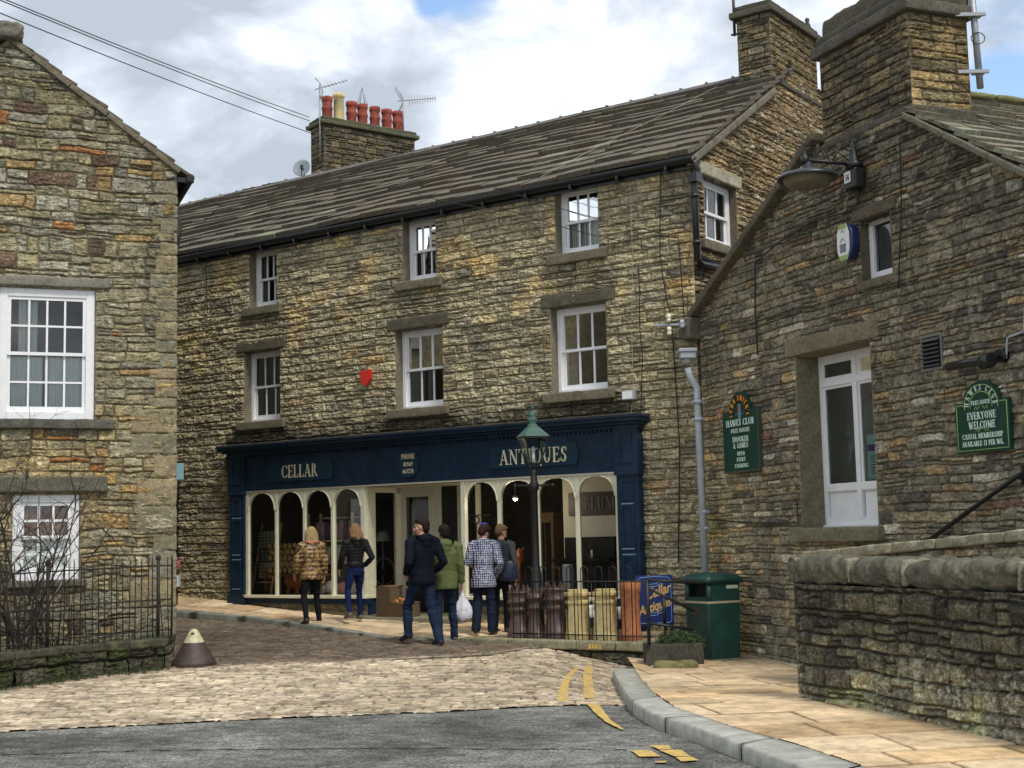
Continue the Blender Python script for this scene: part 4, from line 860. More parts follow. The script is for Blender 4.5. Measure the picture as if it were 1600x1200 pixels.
# louvre
v0, v1 = FC.at(1444, 555), FC.at(1472, 550); vz0, vz1 = FC.at(1446, 577)[1], FC.at(1444, 529)[1]
q = MB(); q.fbox(FC, v0[0]-.03, v1[0]+.03, vz0-.03, vz1+.03, 0, .025)
lv = q.build('vent', mat('vent_frame', (.16, .16, .14), .6), club); q = MB(); q.fbox(FC, v0[0], v1[0], vz0, vz1, .02, .027)
for i in range(7):
    z = vz0+.02+i*(vz1-vz0-.02)/7; q.hexa([FC.pt(v0[0], z, .027), FC.pt(v1[0], z, .027), FC.pt(v1[0], z+.03, .027), FC.pt(v0[0], z+.03, .027), FC.pt(v0[0], z-.01, .05), FC.pt(v1[0], z-.01, .05), FC.pt(v1[0], z-.003, .05), FC.pt(v0[0], z-.003, .05)])
q.build('louvre_slats', M['blackpvc'], lv)
# chimney
s0, s1 = FC.at(1278, 150)[0], FC.at(1417, 110)[0]; FCf = Frame(FC.P+FC.u*s1, -FC.n, FC.u); dp = FCf.at(1508, 90)[0]
zc1 = FC.at(1417, 12)[1]
lit_face2 = lambda S, Z, c, R: c*np.array([1.5, 1.38, 1.12])*(.6+.8*fbm(S*2, Z*2, 3, 81))[..., None]  # sunlight on the near face put into its colour, with random blotches
FCi = Frame(FC.P-FC.n*.05, FC.u, FC.n); ch, cc = stack('chimney', FCi, s0, s1, dp, 5.2, zc1, STY['chim'], club, (None, lit_face2, None, None), cap=(.09, .2), capc=(.10, .09, .07), band=FC.at(1345, 203)[1])
nb = NB(); R = np.stack([[FC.u[0], FC.u[1], 0], [FC.n[0], FC.n[1], 0], [0, 0, 1]], 1); nb.block((cc[0], cc[1], zc1+.33), ((s1-s0)/2-.02, dp/2-.02, .16), R, base=(.10, .09, .065), r=.06, amp=.03, seed=8, step=.08)
nb.build('flaunching', ch)
# flat skirt stone where roof meets stack
nb = NB(); up2 = np.array([-FC.u[0]*1, -FC.u[1]*1, .62]); up2 /= np.linalg.norm(up2); eu2 = np.array([-FC.n[0], -FC.n[1], 0]); nr2 = np.cross(eu2, up2); nr2 = nr2 if nr2[2] > 0 else -nr2
EL = 3.95; P2 = np.array(FC.pt(AS+EL, AZ-.62*EL+.02, .10)); SLn = EL*math.sqrt(1+.62**2)
SL1 = SLn*(AS+EL-s1-.03)/EL
slates('verge_slates', P2, eu2, up2, nr2, dp+.12, SL1, .30, (.35, .6), club, (.18, .165, .12), th=.055, seed=16, lich=.25)
slates('roof', P2+eu2*(dp+.12), eu2, up2, nr2, 7.4-dp, SLn, .30, (.35, .8), club, (.18, .165, .12), th=.055, seed=14, lich=.25)
q = MB(); a = P2-nr2*.03+eu2*.14; b = a+eu2*7.3; e = up2*SLn; q.add([a, b, b+e, a+e], [(0, 1, 2, 3)]); dn = np.array([-FC.u[0]*4.2, -FC.u[1]*4.2, -4.2*.54]); q.add([a+e, b+e, b+e+dn, a+e+dn], [(0, 1, 2, 3)]); q.build('roof_deck', M['dark2'], club)
nb = NB()
for i in range(12):
    c = P2+up2*SLn+eu2*(dp+.3+i*.6)+np.array([0, 0, .03]); nb.block(c, (.29, .14, .035), np.stack([eu2, np.cross(UP, eu2), UP], 1), base=(.20, .20, .09), r=.03, amp=.012, seed=200+i, step=.1)
nb.build('ridge_stones', club)
nb = NB(); vd = np.array([FC.u[0], FC.u[1], .54]); vd /= np.linalg.norm(vd); nn_ = np.array([*FC.n, 0]); vn3 = np.cross(nn_, vd); vn3 = vn3 if vn3[2] > 0 else -vn3; a = np.array(FC.pt(-.22, 4.72+.54*(-.06)-.02, .02)); t = 0
rs = random.Random(2)
while t < (s0+.22)/vd[:2].dot(vd[:2])**.5-.05:
    l = min(rs.uniform(.5, .9), (s0+.24)/vd[:2].dot(vd[:2])**.5-t); nb.block(a+vd*(t+l/2)+vn3*.03, (l/2-.006, .13, .055), np.stack([vd, nn_, vn3], 1), base=(.115, .10, .07), r=.02, amp=.010, seed=int(t*10)+90); t += l
nb.block(FC.pt(-.19, 4.52, .06), (.12, .16, .16), R, base=(.12, .11, .08), r=.03, amp=.02, seed=99)
nb.build('verge_coping', club)
nb = NB(); t = .0; vdd = -up2
while t < SL1-.3:
    l = .8; nb.block(P2+up2*(SL1-t-l/2)+np.array([*FC.n, 0])*-.05-nr2*.06, (l/2-.005, .07, .035), np.stack([up2, nn_, nr2], 1), base=(.15, .14, .10), r=.015, amp=.008, seed=int(t*10)+60); t += l
nb.build('verge_bedding', club)

# ================================================================ LEFT HOUSE
kL = 18.8/17.5
FL = Frame((-4.2*kL, 18.8), FL.u, FL.n)
left = thing('stone_house', FL.pt(2, 0, 0), 'tall gabled house of yellow brown rubble stone at the left edge', 'house')
ax, az = FL.at(15, 62); ez = FL.at(268, 266)[1]; slo = (az-ez)/ax
lw1 = (FL.at(148, 550)[0], FL.at(-3, 550)[0], FL.at(60, 655)[1], FL.at(60, 450)[1])
lw2 = (FL.at(124, 840)[0], FL.at(19, 840)[0], FL.at(60, 907)[1], FL.at(60, 773)[1])
def tintL(S, Z, col, R):
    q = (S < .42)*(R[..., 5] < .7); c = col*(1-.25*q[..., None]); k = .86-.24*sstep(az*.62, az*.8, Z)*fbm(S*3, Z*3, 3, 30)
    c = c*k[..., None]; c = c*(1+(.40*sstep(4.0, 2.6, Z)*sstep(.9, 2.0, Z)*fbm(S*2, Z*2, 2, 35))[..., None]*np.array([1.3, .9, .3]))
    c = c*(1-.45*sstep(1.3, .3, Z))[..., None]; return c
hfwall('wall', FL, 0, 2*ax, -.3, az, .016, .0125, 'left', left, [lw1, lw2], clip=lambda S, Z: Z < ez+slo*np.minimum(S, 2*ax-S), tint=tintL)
w = sash(left, FL, lw1, .03, 4, (2, 2), fw=.11, bars=.026, curtain=[(.0, .52, .0, .48, 'curtain', 6), (.55, 1, 0, .48, 'curtain', 6), (.62, .86, .5, 1, 'curtain', 3)], seed=1, inner='dark2')
dress(w, FL, lw1, .08, (.15, .11, .075), (.20, .19, .15), (.11, .105, .085), lo=.18, lh=.13, so=.25, sh=.13, ld=.05, sdp=.10, seed=31, lz=.02)
w = sash(left, FL, lw2, .03, 3, (2, 2), fw=.10, bars=.030, curtain=[(.0, 1, .5, 1, 'brownblind', 1), (0, 1, 0, .5, 'curtain', 8)], seed=2)
dress(w, FL, lw2, .08, (.15, .12, .08), (.115, .11, .08), (.12, .11, .085), lo=.35, lh=.2, so=.1, sh=.09, ld=.08, sdp=.09, seed=37, lz=.03)
vu = np.array([FL.u[0], FL.u[1], slo]); vu /= np.linalg.norm(vu); nF = np.array([*FL.n, 0]); vnn = np.cross(vu, nF); vnn = vnn if vnn[2] > 0 else -vnn; back = -nF
Lr = ax*math.sqrt(1+slo*slo)
slates('roof', np.array(FL.pt(-.18, ez-.18*slo+.04, .04)), back, vu, vnn, 4.0, Lr+.22, .26, (.3, .6), left, (.13, .105, .075), th=.036, seed=9, lich=.1)
v2 = np.array([-FL.u[0], -FL.u[1], slo]); v2 /= np.linalg.norm(v2); vn2 = np.cross(v2, nF); vn2 = vn2 if vn2[2] > 0 else -vn2
slates('roof', np.array(FL.pt(2*ax+.18, ez-.18*slo+.06, .07)), back, v2, vn2, 4.0, Lr+.22, .24, (.3, .6), left, (.15, .12, .085), th=.045, seed=10)
nb = NB(); nb.block(FL.pt(ax, az+.10, -.05), (.17, .2, .12), np.stack([[FL.u[0], FL.u[1], 0], nF, UP], 1), base=(.15, .14, .11), r=.07, amp=.03, seed=8, step=.04)
for i in range(6): nb.block(FL.pt(ax, az+.09, -.5-i*.55), (.15, .27, .07), np.stack([[FL.u[0], FL.u[1], 0], nF, UP], 1), base=(.13, .12, .10), r=.06, amp=.02, seed=18+i, step=.08)
t = 0
while t < Lr: nb.block(np.array(FL.pt(-.04, ez-.02, .03))+vu*(t+.3), (.295, .03, .035), np.stack([vu, nF, vnn], 1), base=(.16, .14, .10), r=.01, amp=.005, seed=int(t*10)+44); t += .6
nb.build('ridge_and_verge_stones', left)
g = MB(); g.tube([FL.pt(-.17, ez-.12, .12), FL.pt(-.17, ez-.12, -3.8)], .055, 10); g.fbox(FL, -.22, .0, ez-.17, ez-.11, .02, .07); g.build('gutter', M['blackpvc'], left)
q = MB(); q.add([FL.pt(0, -.3, 0), FL.pt(0, -.3, -4), FL.pt(0, ez, -4), FL.pt(0, ez, 0)], [(0, 1, 2, 3)]); q.add([FL.pt(0, -.3, -4), FL.pt(2*ax, -.3, -4), FL.pt(2*ax, ez, -4), FL.pt(ax, az, -4), FL.pt(0, ez, -4)], [(0, 1, 2, 3, 4)]); q.build('rear_walls', mat('rear_stone', (.2, .17, .1), .95, nscale=8, nvar=.4), left)

nb = NB(); z = -.2; i = 0; rs = random.Random(17)
while z < ez-.25:
    h = rs.uniform(.20, .40) if z < 3.2 else rs.uniform(.14, .26); w = rs.choice((.30, .52, .36, .60)) if z < 3.2 else rs.choice((.22, .36, .28)); b_ = rs.choice(((.23, .20, .13), (.20, .18, .12), (.26, .215, .13), (.21, .195, .14)))
    nb.fblock(FL, -.012, w, z+.008, z+h-.008, -.25, .020, base=b_, r=.022, amp=.016, step=.03, seed=i+300, f=10, var=.6); z += h; i += 1
nb.build('corner_quoins', left, smooth=False)

# ================================================================ GROUND
def onroad(px, py, dz=0.):
    z = -.1
    for _ in range(12): p = onz(px, py, z); z = float(road_z(p[0], p[1]))+dz
    return onz(px, py, z)
def interp_line(pts): pts = sorted([(p[0], p[1]) for p in pts]); xs = [p[0] for p in pts]; ys = [p[1] for p in pts]; return lambda x: np.interp(x, xs, ys)
front_line = interp_line([onroad(-250, 1155), onroad(0, 1145), onroad(200, 1135), onroad(400, 1125), onroad(700, 1113), onroad(985, 1104), onroad(1100, 1102)])
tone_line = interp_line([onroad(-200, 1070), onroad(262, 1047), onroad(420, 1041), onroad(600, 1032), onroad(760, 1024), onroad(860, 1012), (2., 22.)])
def hfground(name, x0, x1, y0, y1, dx, dy, st, zf, keep, tint=None, ang=0., m='paver', hscale=1.):
    xs = np.arange(x0, x1, dx); ys = np.arange(y0, y1, dy); X, Y = np.meshgrid(xs, ys, indexing='ij'); ca, sa = math.cos(ang), math.sin(ang)
    h, col, d, R = layout(X*ca+Y*sa, -X*sa+Y*ca, st)
    if tint is not None: col = tint(X, Y, col, R, h)
    Vv = np.stack([X, Y, zf(X, Y)+h*hscale], -1); K = keep(.5*(X[1:, 1:]+X[:-1, :-1]), .5*(Y[1:, 1:]+Y[:-1, :-1])); n1_, n2_ = X.shape; I = np.arange(n1_*n2_).reshape(n1_, n2_); Q = np.stack([I[:-1, :-1], I[1:, :-1], I[1:, 1:], I[:-1, 1:]], -1)[K]
    return put(name, np_mesh(name, Vv.reshape(-1, 3), Q, M[m], col.reshape(-1, 3)))
STS = Style((.10, .13), (.14, .26), [(.5, (.49, .41, .30)), (.3, (.53, .45, .34)), (.2, (.43, .345, .25))], (.12, .09, .065), amp=.012, tilt=.003, joint=.010, wave=.03, wavef=.3, split=0, rough=.003, seed=21, lam=0, cav=.12, warp=.02, spk=.5)
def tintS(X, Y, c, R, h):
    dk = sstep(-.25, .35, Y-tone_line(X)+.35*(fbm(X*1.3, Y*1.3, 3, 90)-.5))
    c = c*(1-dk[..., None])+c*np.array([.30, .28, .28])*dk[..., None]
    j = sstep(.56, .66, fbm(X*3.2, Y*7, 4, 91, .7)); c = c*(1-.32*j[..., None]*(1-.4*dk[..., None])); jj = sstep(.60, .66, fbm(X*7, Y*11, 3, 98)); c = c*(1-.42*jj[..., None])*np.array([1.02, 1.0, .96])
    cr_ = sstep(.12, .04, abs(Y-tone_line(X)+.10))*sstep(-1.9, -1.5, X)*sstep(.9, .4, X); c = c*(1-.8*cr_[..., None])
    c = c*(.8+.4*fbm(X*.7, Y*.7, 3, 92))[..., None]
    return c
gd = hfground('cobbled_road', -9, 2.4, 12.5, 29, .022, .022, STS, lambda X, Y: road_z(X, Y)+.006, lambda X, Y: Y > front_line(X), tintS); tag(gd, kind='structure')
# asphalt and everything beyond, one sheet
xs = np.concatenate([[-250, -120, -60, -30, -18], np.arange(-12, 8, .12), [10, 16, 30, 60, 120, 250]]); ys = np.concatenate([[-60, -20, -5, 2], np.arange(5, 20, .12), np.arange(20, 32, .5), [40, 60, 120, 250, 600]])
X, Y = np.meshgrid(xs, ys, indexing='ij'); Z = road_z(np.clip(X, -12, 6), np.clip(Y, -2, 30)); Z = Z-.07*sstep(.15, .45, Y-front_line(X))+.010*(fbm(X*1.5, Y*1.5, 3, 95)-.5)*(Y < 16)
I = np.arange(X.size).reshape(X.shape); Q = np.stack([I[:-1, :-1], I[1:, :-1], I[1:, 1:], I[:-1, 1:]], -1).reshape(-1, 4)
def asphalt():
    mt = mat('asphalt', (.075, .08, .078), .88, bump=.6, bscale=90, spec=.3); t = mt.node_tree; nn = t.nodes; ll = t.links; p = nn['Principled BSDF']; tcn = [n for n in nn if n.type == 'TEX_COORD'][0]
    def nz(sc, det, sx=1, sy=1):
        mp_ = nn.new('ShaderNodeMapping'); mp_.inputs['Scale'].default_value = (sx, sy, 1); ll.new(tcn.outputs['Object'], mp_.inputs[0]); n = nn.new('ShaderNodeTexNoise'); n.inputs['Scale'].default_value = sc; n.inputs['Detail'].default_value = det; n.inputs['Roughness'].default_value = .65; ll.new(mp_.outputs[0], n.inputs[0]); return n.outputs[0]
    def rmp(v, a, b, c, d): r = nn.new('ShaderNodeMapRange'); r.inputs[1].default_value = a; r.inputs[2].default_value = b; r.inputs[3].default_value = c; r.inputs[4].default_value = d; ll.new(v, r.inputs[0]); return r.outputs[0]
    def mul(a, b): m_ = nn.new('ShaderNodeMath'); m_.operation = 'MULTIPLY'; ll.new(a, m_.inputs[0]); ll.new(b, m_.inputs[1]); return m_.outputs[0]
    k = mul(mul(rmp(nz(.6, 6, 1, 1.1), .38, .62, .60, 1.45), rmp(nz(6, 7, .7, 1.2), .35, .65, .6, 1.4)), rmp(nz(38, 4), .35, .65, .35, 1.75))
    mx2 = nn.new('ShaderNodeMix'); mx2.data_type = 'RGBA'; mx2.blend_type = 'MULTIPLY'; mx2.inputs[0].default_value = 1; mx2.inputs[6].default_value = (.130, .130, .118, 1); ll.new(k, mx2.inputs[7]); ll.new(mx2.outputs[2], p.inputs['Base Color']); return mt
M['asphalt'] = asphalt()
rd = put('road', np_mesh('road', np.stack([X, Y, Z], -1).reshape(-1, 3), Q, M['asphalt'])); tag(rd, kind='structure')
# tar seams on the asphalt
mb = MB(); rs = random.Random(8)
def ribbon(pts, w, lift=.006, mi=0, mb=mb):
    pts = [np.array(p) for p in pts]; vs = []
    for i, p in enumerate(pts):
        t = pts[min(i+1, len(pts)-1)]-pts[max(i-1, 0)]; t = t/np.linalg.norm(t[:2]); n = np.array([-t[1], t[0]]); ww = w[i] if isinstance(w, (list, tuple)) else w
        for sg in (-1, 1):
            x, y = p[0]+n[0]*ww/2*sg, p[1]+n[1]*ww/2*sg; vs.append((x, y, float(road_z(x, y))+lift))
    mb.add(vs, [(2*i, 2*i+2, 2*i+3, 2*i+1) for i in range(len(pts)-1)], mi)
def pxline(pp, n=30, jit=0.):
    out = []; 
    for i in range(len(pp)-1):
        for t in np.linspace(0, 1, n, endpoint=i == len(pp)-2): out.append(onroad(pp[i][0]*(1-t)+pp[i+1][0]*t, pp[i][1]*(1-t)+pp[i+1][1]*t+rs.uniform(-jit, jit)))
    return out
ribbon(pxline([(0, 1180), (300, 1172), (640, 1170), (980, 1172)], 30, .5), [.02+.012*math.sin(i*1.3) for i in range(90)])
tar = mb.build('tar_seam', mat('tar', (.02, .02, .022), .6), None); tag(tar, 'thin dark tar seam running across the asphalt in the foreground', 'road seam', kind='structure')
# yellow lines and letters
def ypaint(name, label, fn, group=None):
    mb = MB(); fn(mb); o = mb.build(name, M['roadyellow']); tag(o, label, 'road marking', group)
def dbl(pp, w0, w1):
    def f(mb):
        q = pxline(pp, 14); n = len(q); r2 = random.Random(3)
        ribbon(q, [w0+(w1-w0)*i/n+r2.uniform(-.012, .012) for i in range(n)], .018, mb=mb)
    return f
ypaint('yellow_line', 'inner curved yellow kerb line, the longer one nearer the pavement', dbl([(921, 1043), (918, 1060), (920, 1080), (921, 1094)], .10, .125))
ypaint('yellow_line', 'worn tapering yellow line end crossing onto the asphalt', dbl([(926, 1102), (938, 1117), (951, 1130), (972, 1142)], .13, .03))
ypaint('yellow_line', 'outer shorter yellow kerb line curving over the cobbles', dbl([(903, 1045), (889, 1058), (882, 1075), (879, 1098)], .05, .11))
def quads(ql):
    def f(mb):
        for q in ql: mb.add([onroad(x, y, .016) for x, y in q], [(0, 1, 2, 3)])
    return f
ypaint('road_lettering', 'blocks of yellow road lettering at the bottom of the photo', quads([[(986, 1172), (1017, 1172), (1032, 1181.5), (999, 1182)], [(1015, 1164), (1045, 1164), (1049, 1170), (1029, 1170.5)], [(1029, 1171.2), (1064, 1171.2), (1079, 1181.5), (1053, 1181.5)], [(1056, 1182.4), (1081, 1182.2), (1092, 1187.5), (1064, 1189.5)], [(1023, 1189), (1042, 1188.5), (1040, 1191), (1024, 1191.5)]]))
# ---- right pavement and kerb
KO = [(957, 1047), (964, 1061), (972, 1075), (981, 1088), (992, 1098), (1012, 1110), (1037, 1121), (1080, 1133), (1120, 1148), (1162, 1164), (1200, 1178), (1290, 1212), (1420, 1262)]
KI = [(992, 1044), (1001, 1058), (1012, 1070), (1020, 1080), (1037, 1093), (1058, 1106), (1095, 1118), (1130, 1130), (1172, 1143), (1215, 1154), (1262, 1168), (1345, 1196), (1480, 1240)]
KO3 = [onroad(x, y, .13) for x, y in KO]; KI3 = [onroad(x, y, .125) for x, y in KI]
def kerb_blocks(o3, i3, name, label, joints, base=(.37, .37, .33), drop=.22, parts=None):
    nb = NB(); n = len(o3); T = np.arange(n)
    def P(t, k): 
        a = o3 if k == 0 else i3; i = min(int(t), n-2); f = t-i; return a[i]*(1-f)+a[i+1]*f
    for j in range(len(joints)-1):
        t0, t1 = joints[j]+.022, joints[j+1]-.022; m = max(4, int((t1-t0)*8)); ts = np.linspace(t0, t1, m+1); prof = [(0, -drop), (0, -.02), (.012/.3, -.004), (.05, 0), (.35, .003), (.7, .003), (1, 0), (1, -.1)]
        V = []; 
        for t in ts:
            A_, B_ = P(t, 0), P(t, 1)
            for a, z in prof: V.append(A_*(1-a)+B_*a+np.array([0, 0, z]))
        V = np.array(V); k = len(prof); V += .006*(fbm(V[:, :1]*9+V[:, 2:]*5, V[:, 1:2]*9+V[:, 2:]*7, 3, 5)-.5)
        F = [[i*k+q, (i+1)*k+q, (i+1)*k+q+1, i*k+q+1] for i in range(m) for q in range(k-1)]
        F += [[0, 1, 2, k-1], [2, 3, 6, k-1], [m*k, m*k+1, m*k+2, m*k+k-1], [m*k+2, m*k+3, m*k+6, m*k+k-1]]
        c = np.array(base)*(.55+.9*fbm(V[:, 0]*9, V[:, 1]*9+V[:, 2]*9, 5, 7+j, .75))[:, None]*(.92+.16*((j*37) % 10)/10)
        low = sstep(-.02, -.10, V[:, 2]-np.repeat([P(t, 0)[2] for t in ts], k)); c = c*(1-.45*low[:, None]*np.array([.9, .85, 1.1]))
        nb.add(V, np.array(F), c)
    o = nb.build(name, None, M['paver']); tag(o, label, 'kerb', kind='structure'); return o
kerb_blocks(KO3, KI3, 'kerb', 'wide grey stone kerb curving round the flagged pavement', [0, 3.6, 6.05, 8.9, 11, 12])
PVS = Style((.5, .8), (.7, 1.5), [(.5, (.56, .42, .26)), (.3, (.60, .465, .30)), (.2, (.54, .38, .21))], (.10, .06, .03), amp=.012, tilt=.006, joint=.022, wave=.02, split=.0, rough=.0025, seed=24, lam=0, cav=.05, warp=.03, jd=.6, spk=.12)
inner = [(p[0], p[1]) for p in KI3]; ixy = np.array(sorted(inner, key=lambda p: p[1])); 
kin = lambda Y: np.interp(Y, ixy[:, 1], ixy[:, 0])
def tintP(X, Y, c, R, h): return c*(.86+.28*fbm(X*1.2, Y*1.2, 4, 96))[..., None]*(1-.18*sstep(.62, .7, fbm(X*5, Y*6, 4, 97)))[..., None]
PV = hfground('pavement', .9, 4.6, 8.5, 19.8, .016, .02, PVS, lambda X, Y: road_z(X, Y)+.121, lambda X, Y: (X > kin(Y)-.01), tintP, ang=rad(12), m='paver'); tag(PV, kind='structure')
# ---- upper pavement by the shop
def sd(p): p = np.array(p[:2])-FA.P; return float(p@FA.u), float(p@FA.n)
ZS = ([-1., 0, 1.4, 3.7, 6.9, 7.9, 9.4, 11.5, 14], [.10, .12, .14, .20, .28, .35, .48, .60, .72]); zfac = lambda s: np.interp(s, *ZS)
KU = [((240, 953), .40), ((262, 955), .38), ((330, 960), .34), ((400, 966), .29), ((460, 974), .24), ((520, 983), .19), ((560, 990), .15), ((600, 996), .11), ((660, 1000), .09), ((720, 998.5), .10), ((770, 997), .10), ((835, 998.5), .10), ((900, 1000), .10), ((955, 1003), .10), ((1009, 1006.5), .10)]
U3 = [onz(*p, z) for p, z in KU]; usd = [sd(p) for p in U3]; us = np.array([a[0] for a in usd]); ud = np.array([a[1] for a in usd]); uz = np.array([z for _, z in KU]); o_ = np.argsort(us)
kd = lambda s: np.interp(s, us[o_], ud[o_]); kz = lambda s: np.interp(s, us[o_], uz[o_])
def upz(X, Y):
    s = (X-FA.P[0])*FA.u[0]+(Y-FA.P[1])*FA.u[1]; d = (X-FA.P[0])*FA.n[0]+(Y-FA.P[1])*FA.n[1]; t = np.clip(d/np.maximum(kd(s), .2), 0, 1.2); return zfac(s)*(1-t)+kz(s)*t
def upk(X, Y):
    s = (X-FA.P[0])*FA.u[0]+(Y-FA.P[1])*FA.u[1]; d = (X-FA.P[0])*FA.n[0]+(Y-FA.P[1])*FA.n[1]; return (d > -.35) & (d < kd(s)-.13) & (s > us.min()) & (s < 13)
PU = hfground('upper_pavement', -9, 3.2, 17.5, 29.5, .035, .035, PVS, upz, upk, tintP, ang=rad(-35), m='paver'); tag(PU, kind='structure')
O3 = U3; I3 = []
for p in U3:
    s, d = sd(p); q = FA.pt(s, 0, d-.16); I3.append(np.array([q[0], q[1], float(upz(np.array(q[0]), np.array(q[1])))+.004]))
O3 = [p+np.array([0, 0, .008]) for p in O3]
kerb_blocks(O3[:10], I3[:10], 'kerb', 'low grey stone kerb edging the pavement below the shop windows', [0, 1.6, 2.7, 3.8, 4.9, 6.1, 7.3, 8.2, 9], base=(.22, .23, .20), drop=.2)
# retaining wall under the chimney pots
rp = [U3[i] for i in range(9, 15)]; pR, pL = rp[-1], rp[0]; dv = (pR-pL)[:2]; Lw = np.linalg.norm(dv); FR = Frame(pL[:2], dv/Lw, (dv/Lw)[[1, 0]]*np.array([1, -1]))
ret = thing('retaining_wall', FR.pt(Lw/2, -.1, 0), 'dark low stone retaining wall with pale slab edge under the chimney pots', 'wall')
hfwall('wall_face', FR, .2, Lw, -.5, .02, .02, .0125, STY['mossy'], ret, d=-.03)
FRe = Frame(FR.pt(Lw, 0, 0)[:2], -FR.n, FR.u); hfwall('wall_end', FRe, .03, 2.2, -.5, .05, .02, .0125, STY['mossy'], ret)
nb = NB(); x = .0
for i, l in enumerate((.85, 1.15, .62, .9)):
    x1 = min(x+l, Lw+.03); nb.fblock(FR, x+.004, x1-.004, .0, .125, -.42, .045, base=(.24, .22, .14), r=.025, amp=.010, step=.05, seed=i+3); x = x1
while x < Lw: x1 = min(x+1., Lw+.03); nb.fblock(FR, x+.004, x1-.004, .0, .125, -.42, .045, base=(.20, .19, .13), r=.025, amp=.012, step=.05, seed=int(x*5)); x = x1
nb.build('slab_edge', ret)
mb = MB(); rs = random.Random(1); b0 = FR.at(921, 999, .05)
for i in range(4):
    s = FR.at(921+i*5.2, 999, .05)[0]; mb.fbox(FR, s-.022, s+.022, .015+rs.uniform(0, .015), .09, .044, .049)
mb.build('yellow_paint_mark', M['roadyellow'], ret)

# ---- foreground wall
w0 = onroad(1248, 1091, .12); w1 = onroad(1600, 1166, .12); dv = (w1-w0)[:2]; dv /= np.linalg.norm(dv); FW = Frame(w0[:2], dv, np.array([dv[1], -dv[0]])); FW.n = FW.n if FW.n[0] < 0 else -FW.n
fw = thing('boundary_wall', FW.pt(2, -.1, 0), 'dark lichened roadside stone wall with rounded coping at the lower right', 'wall')
zt0 = FW.at(1250, 905)[1]; zt1 = FW.at(1600, 905)[1]
zt_ = 1.55-(868-828)*14.2/2200
def tintW(S, Z, c, R):
    k = 1.12-.38*sstep(.30, .75, Z)+.75*sstep(.40, .0, Z); li = sstep(.56, .62, fbm(S*22, Z*26, 4, 63, .75))*(.2+.8*sstep(.65, .25, Z))*sstep(.42, .55, fbm(S*2.2, Z*3, 3, 69)); gr = .35*sstep(.52, .66, fbm(S*3, Z*4, 3, 64))*sstep(.4, .0, Z)
    c = c*k[..., None]; c = c*(1+gr[..., None]*np.array([.15, .5, -.3])); return c*(1-.75*li[..., None])+np.array([.42, .43, .34])*.75*li[..., None]
hfwall('wall_face', FW, 0, 6.5, -.45, zt_-.26, .011, .010, 'low', fw, tint=tintW)
FWe = Frame(FW.P, -FW.n, -FW.u); hfwall('wall_end', FWe, 0, .42, -.45, zt_-.26, .02, .012, 'low', fw, tint=tintW)
mb = MB(); mb.add([FW.pt(0, -.45, -.42), FW.pt(6.5, -.45, -.42), FW.pt(6.5, zt_-.26, -.42), FW.pt(0, zt_-.26, -.42)], [(0, 1, 2, 3)]); mb.build('wall_back', mat('wall_back_stone', (.09, .08, .06), .95, nscale=8, nvar=.4), fw)
nb = NB(); x = -.04; rs = random.Random(6); i = 0
ws = [FW.at(p, 880)[0] for p in (1244, 1252, 1325, 1412, 1592)]; ws = [-.05, .05, ws[2], ws[3], ws[4], ws[4]+.6, ws[4]+1.3, 6.5]
for a, b in zip(ws[:-1], ws[1:]):
    nb.fblock(FW, a+.006, b-.006, zt_-.27, zt_+rs.uniform(-.02, .015), -.46, .025, base=(.098, .094, .068), r=.12, amp=.05, step=.02, seed=i*3+1, f=6, var=.85); i += 1
nb.build('coping_stones', fw, smooth=False)
nb = NB()
for a in ws[1:-1]: nb.fblock(FW, a-.022, a+.022, zt_-.24, zt_-.012, -.42, .012, base=(.24, .22, .16), r=.03, amp=.03, step=.03, seed=int(a*11)+2, f=9)
nb.build('mortar_joints', fw)
# ---- sloping parapet and steps to the club
dP = 1.0; FP = Frame(FC.P+FC.n*dP, FC.u, FC.n); p0 = FP.at(1262, 862); p1 = FP.at(1600, 828); sp = (p1[1]-p0[1])/(p1[0]-p0[0])
par = thing('step_parapet', FP.pt((p0[0]+p1[0])/2, 0, 0), 'sloping slab topped wall behind the roadside wall, beside the club steps', 'wall')
pz = lambda S: p0[1]+sp*(S-p0[0])
hfwall('wall_face', FP, p0[0], p1[0]+1.6, -.3, 2.2, .016, .0125, STY['club'], par, clip=lambda S, Z: Z < pz(S)-.10)
nb = NB(); x = p0[0]-.04; i = 0
while x < p1[0]+1.4:
    l = [.75, .9, .7, 1.0][i % 4]; nb.fblock(FP, x+.004, x+l-.004, pz(x+l/2)-.10, pz(x+l/2), -.36, .06, roll=math.atan(sp), base=(.26, .24, .16), r=.02, amp=.012, seed=i+50, step=.06, lich=(.4, .38, .28)); x += l; i += 1
nb.build('coping_slabs', par)
st = thing('club_steps', FC.pt(6.5, 0, .4), 'stone steps beside the club wall under the black handrail', 'steps'); nb = NB()
for i in range(7): nb.fblock(FC, 5.3+i*.32, 7.9, -.1+i*.15, .05+i*.15, .02, dP-.38, base=(.2, .18, .12), seed=i, step=.2)
nb.build('treads', st)
h0 = FC.at(1453, 843, .10); h1 = FC.at(1592, 742, .10); hr = thing('handrail', FC.pt((h0[0]+h1[0])/2, h0[1], .1), 'black sloping handrail fixed to the club wall below the green sign', 'handrail')
mb = MB(); a = FC.pt(h0[0], h0[1], .10); b = FC.pt(h1[0], h1[1], .10); mb.tube([a-(b-a)*.12, b, FC.pt(h1[0]+.02, h1[1], .0)], .026, 10); mb.build('rail', M['black'], hr)
mb = MB(); mb.fbox(FC, h1[0]-.035, h1[0]+.035, h1[1]-.10, h1[1]+.10, .02, .035); mb.fbox(FC, h1[0]-.02, h1[0]+.02, h1[1]-.05, h1[1]+.02, .035, .10); mb.build('bracket', M['black'], hr)
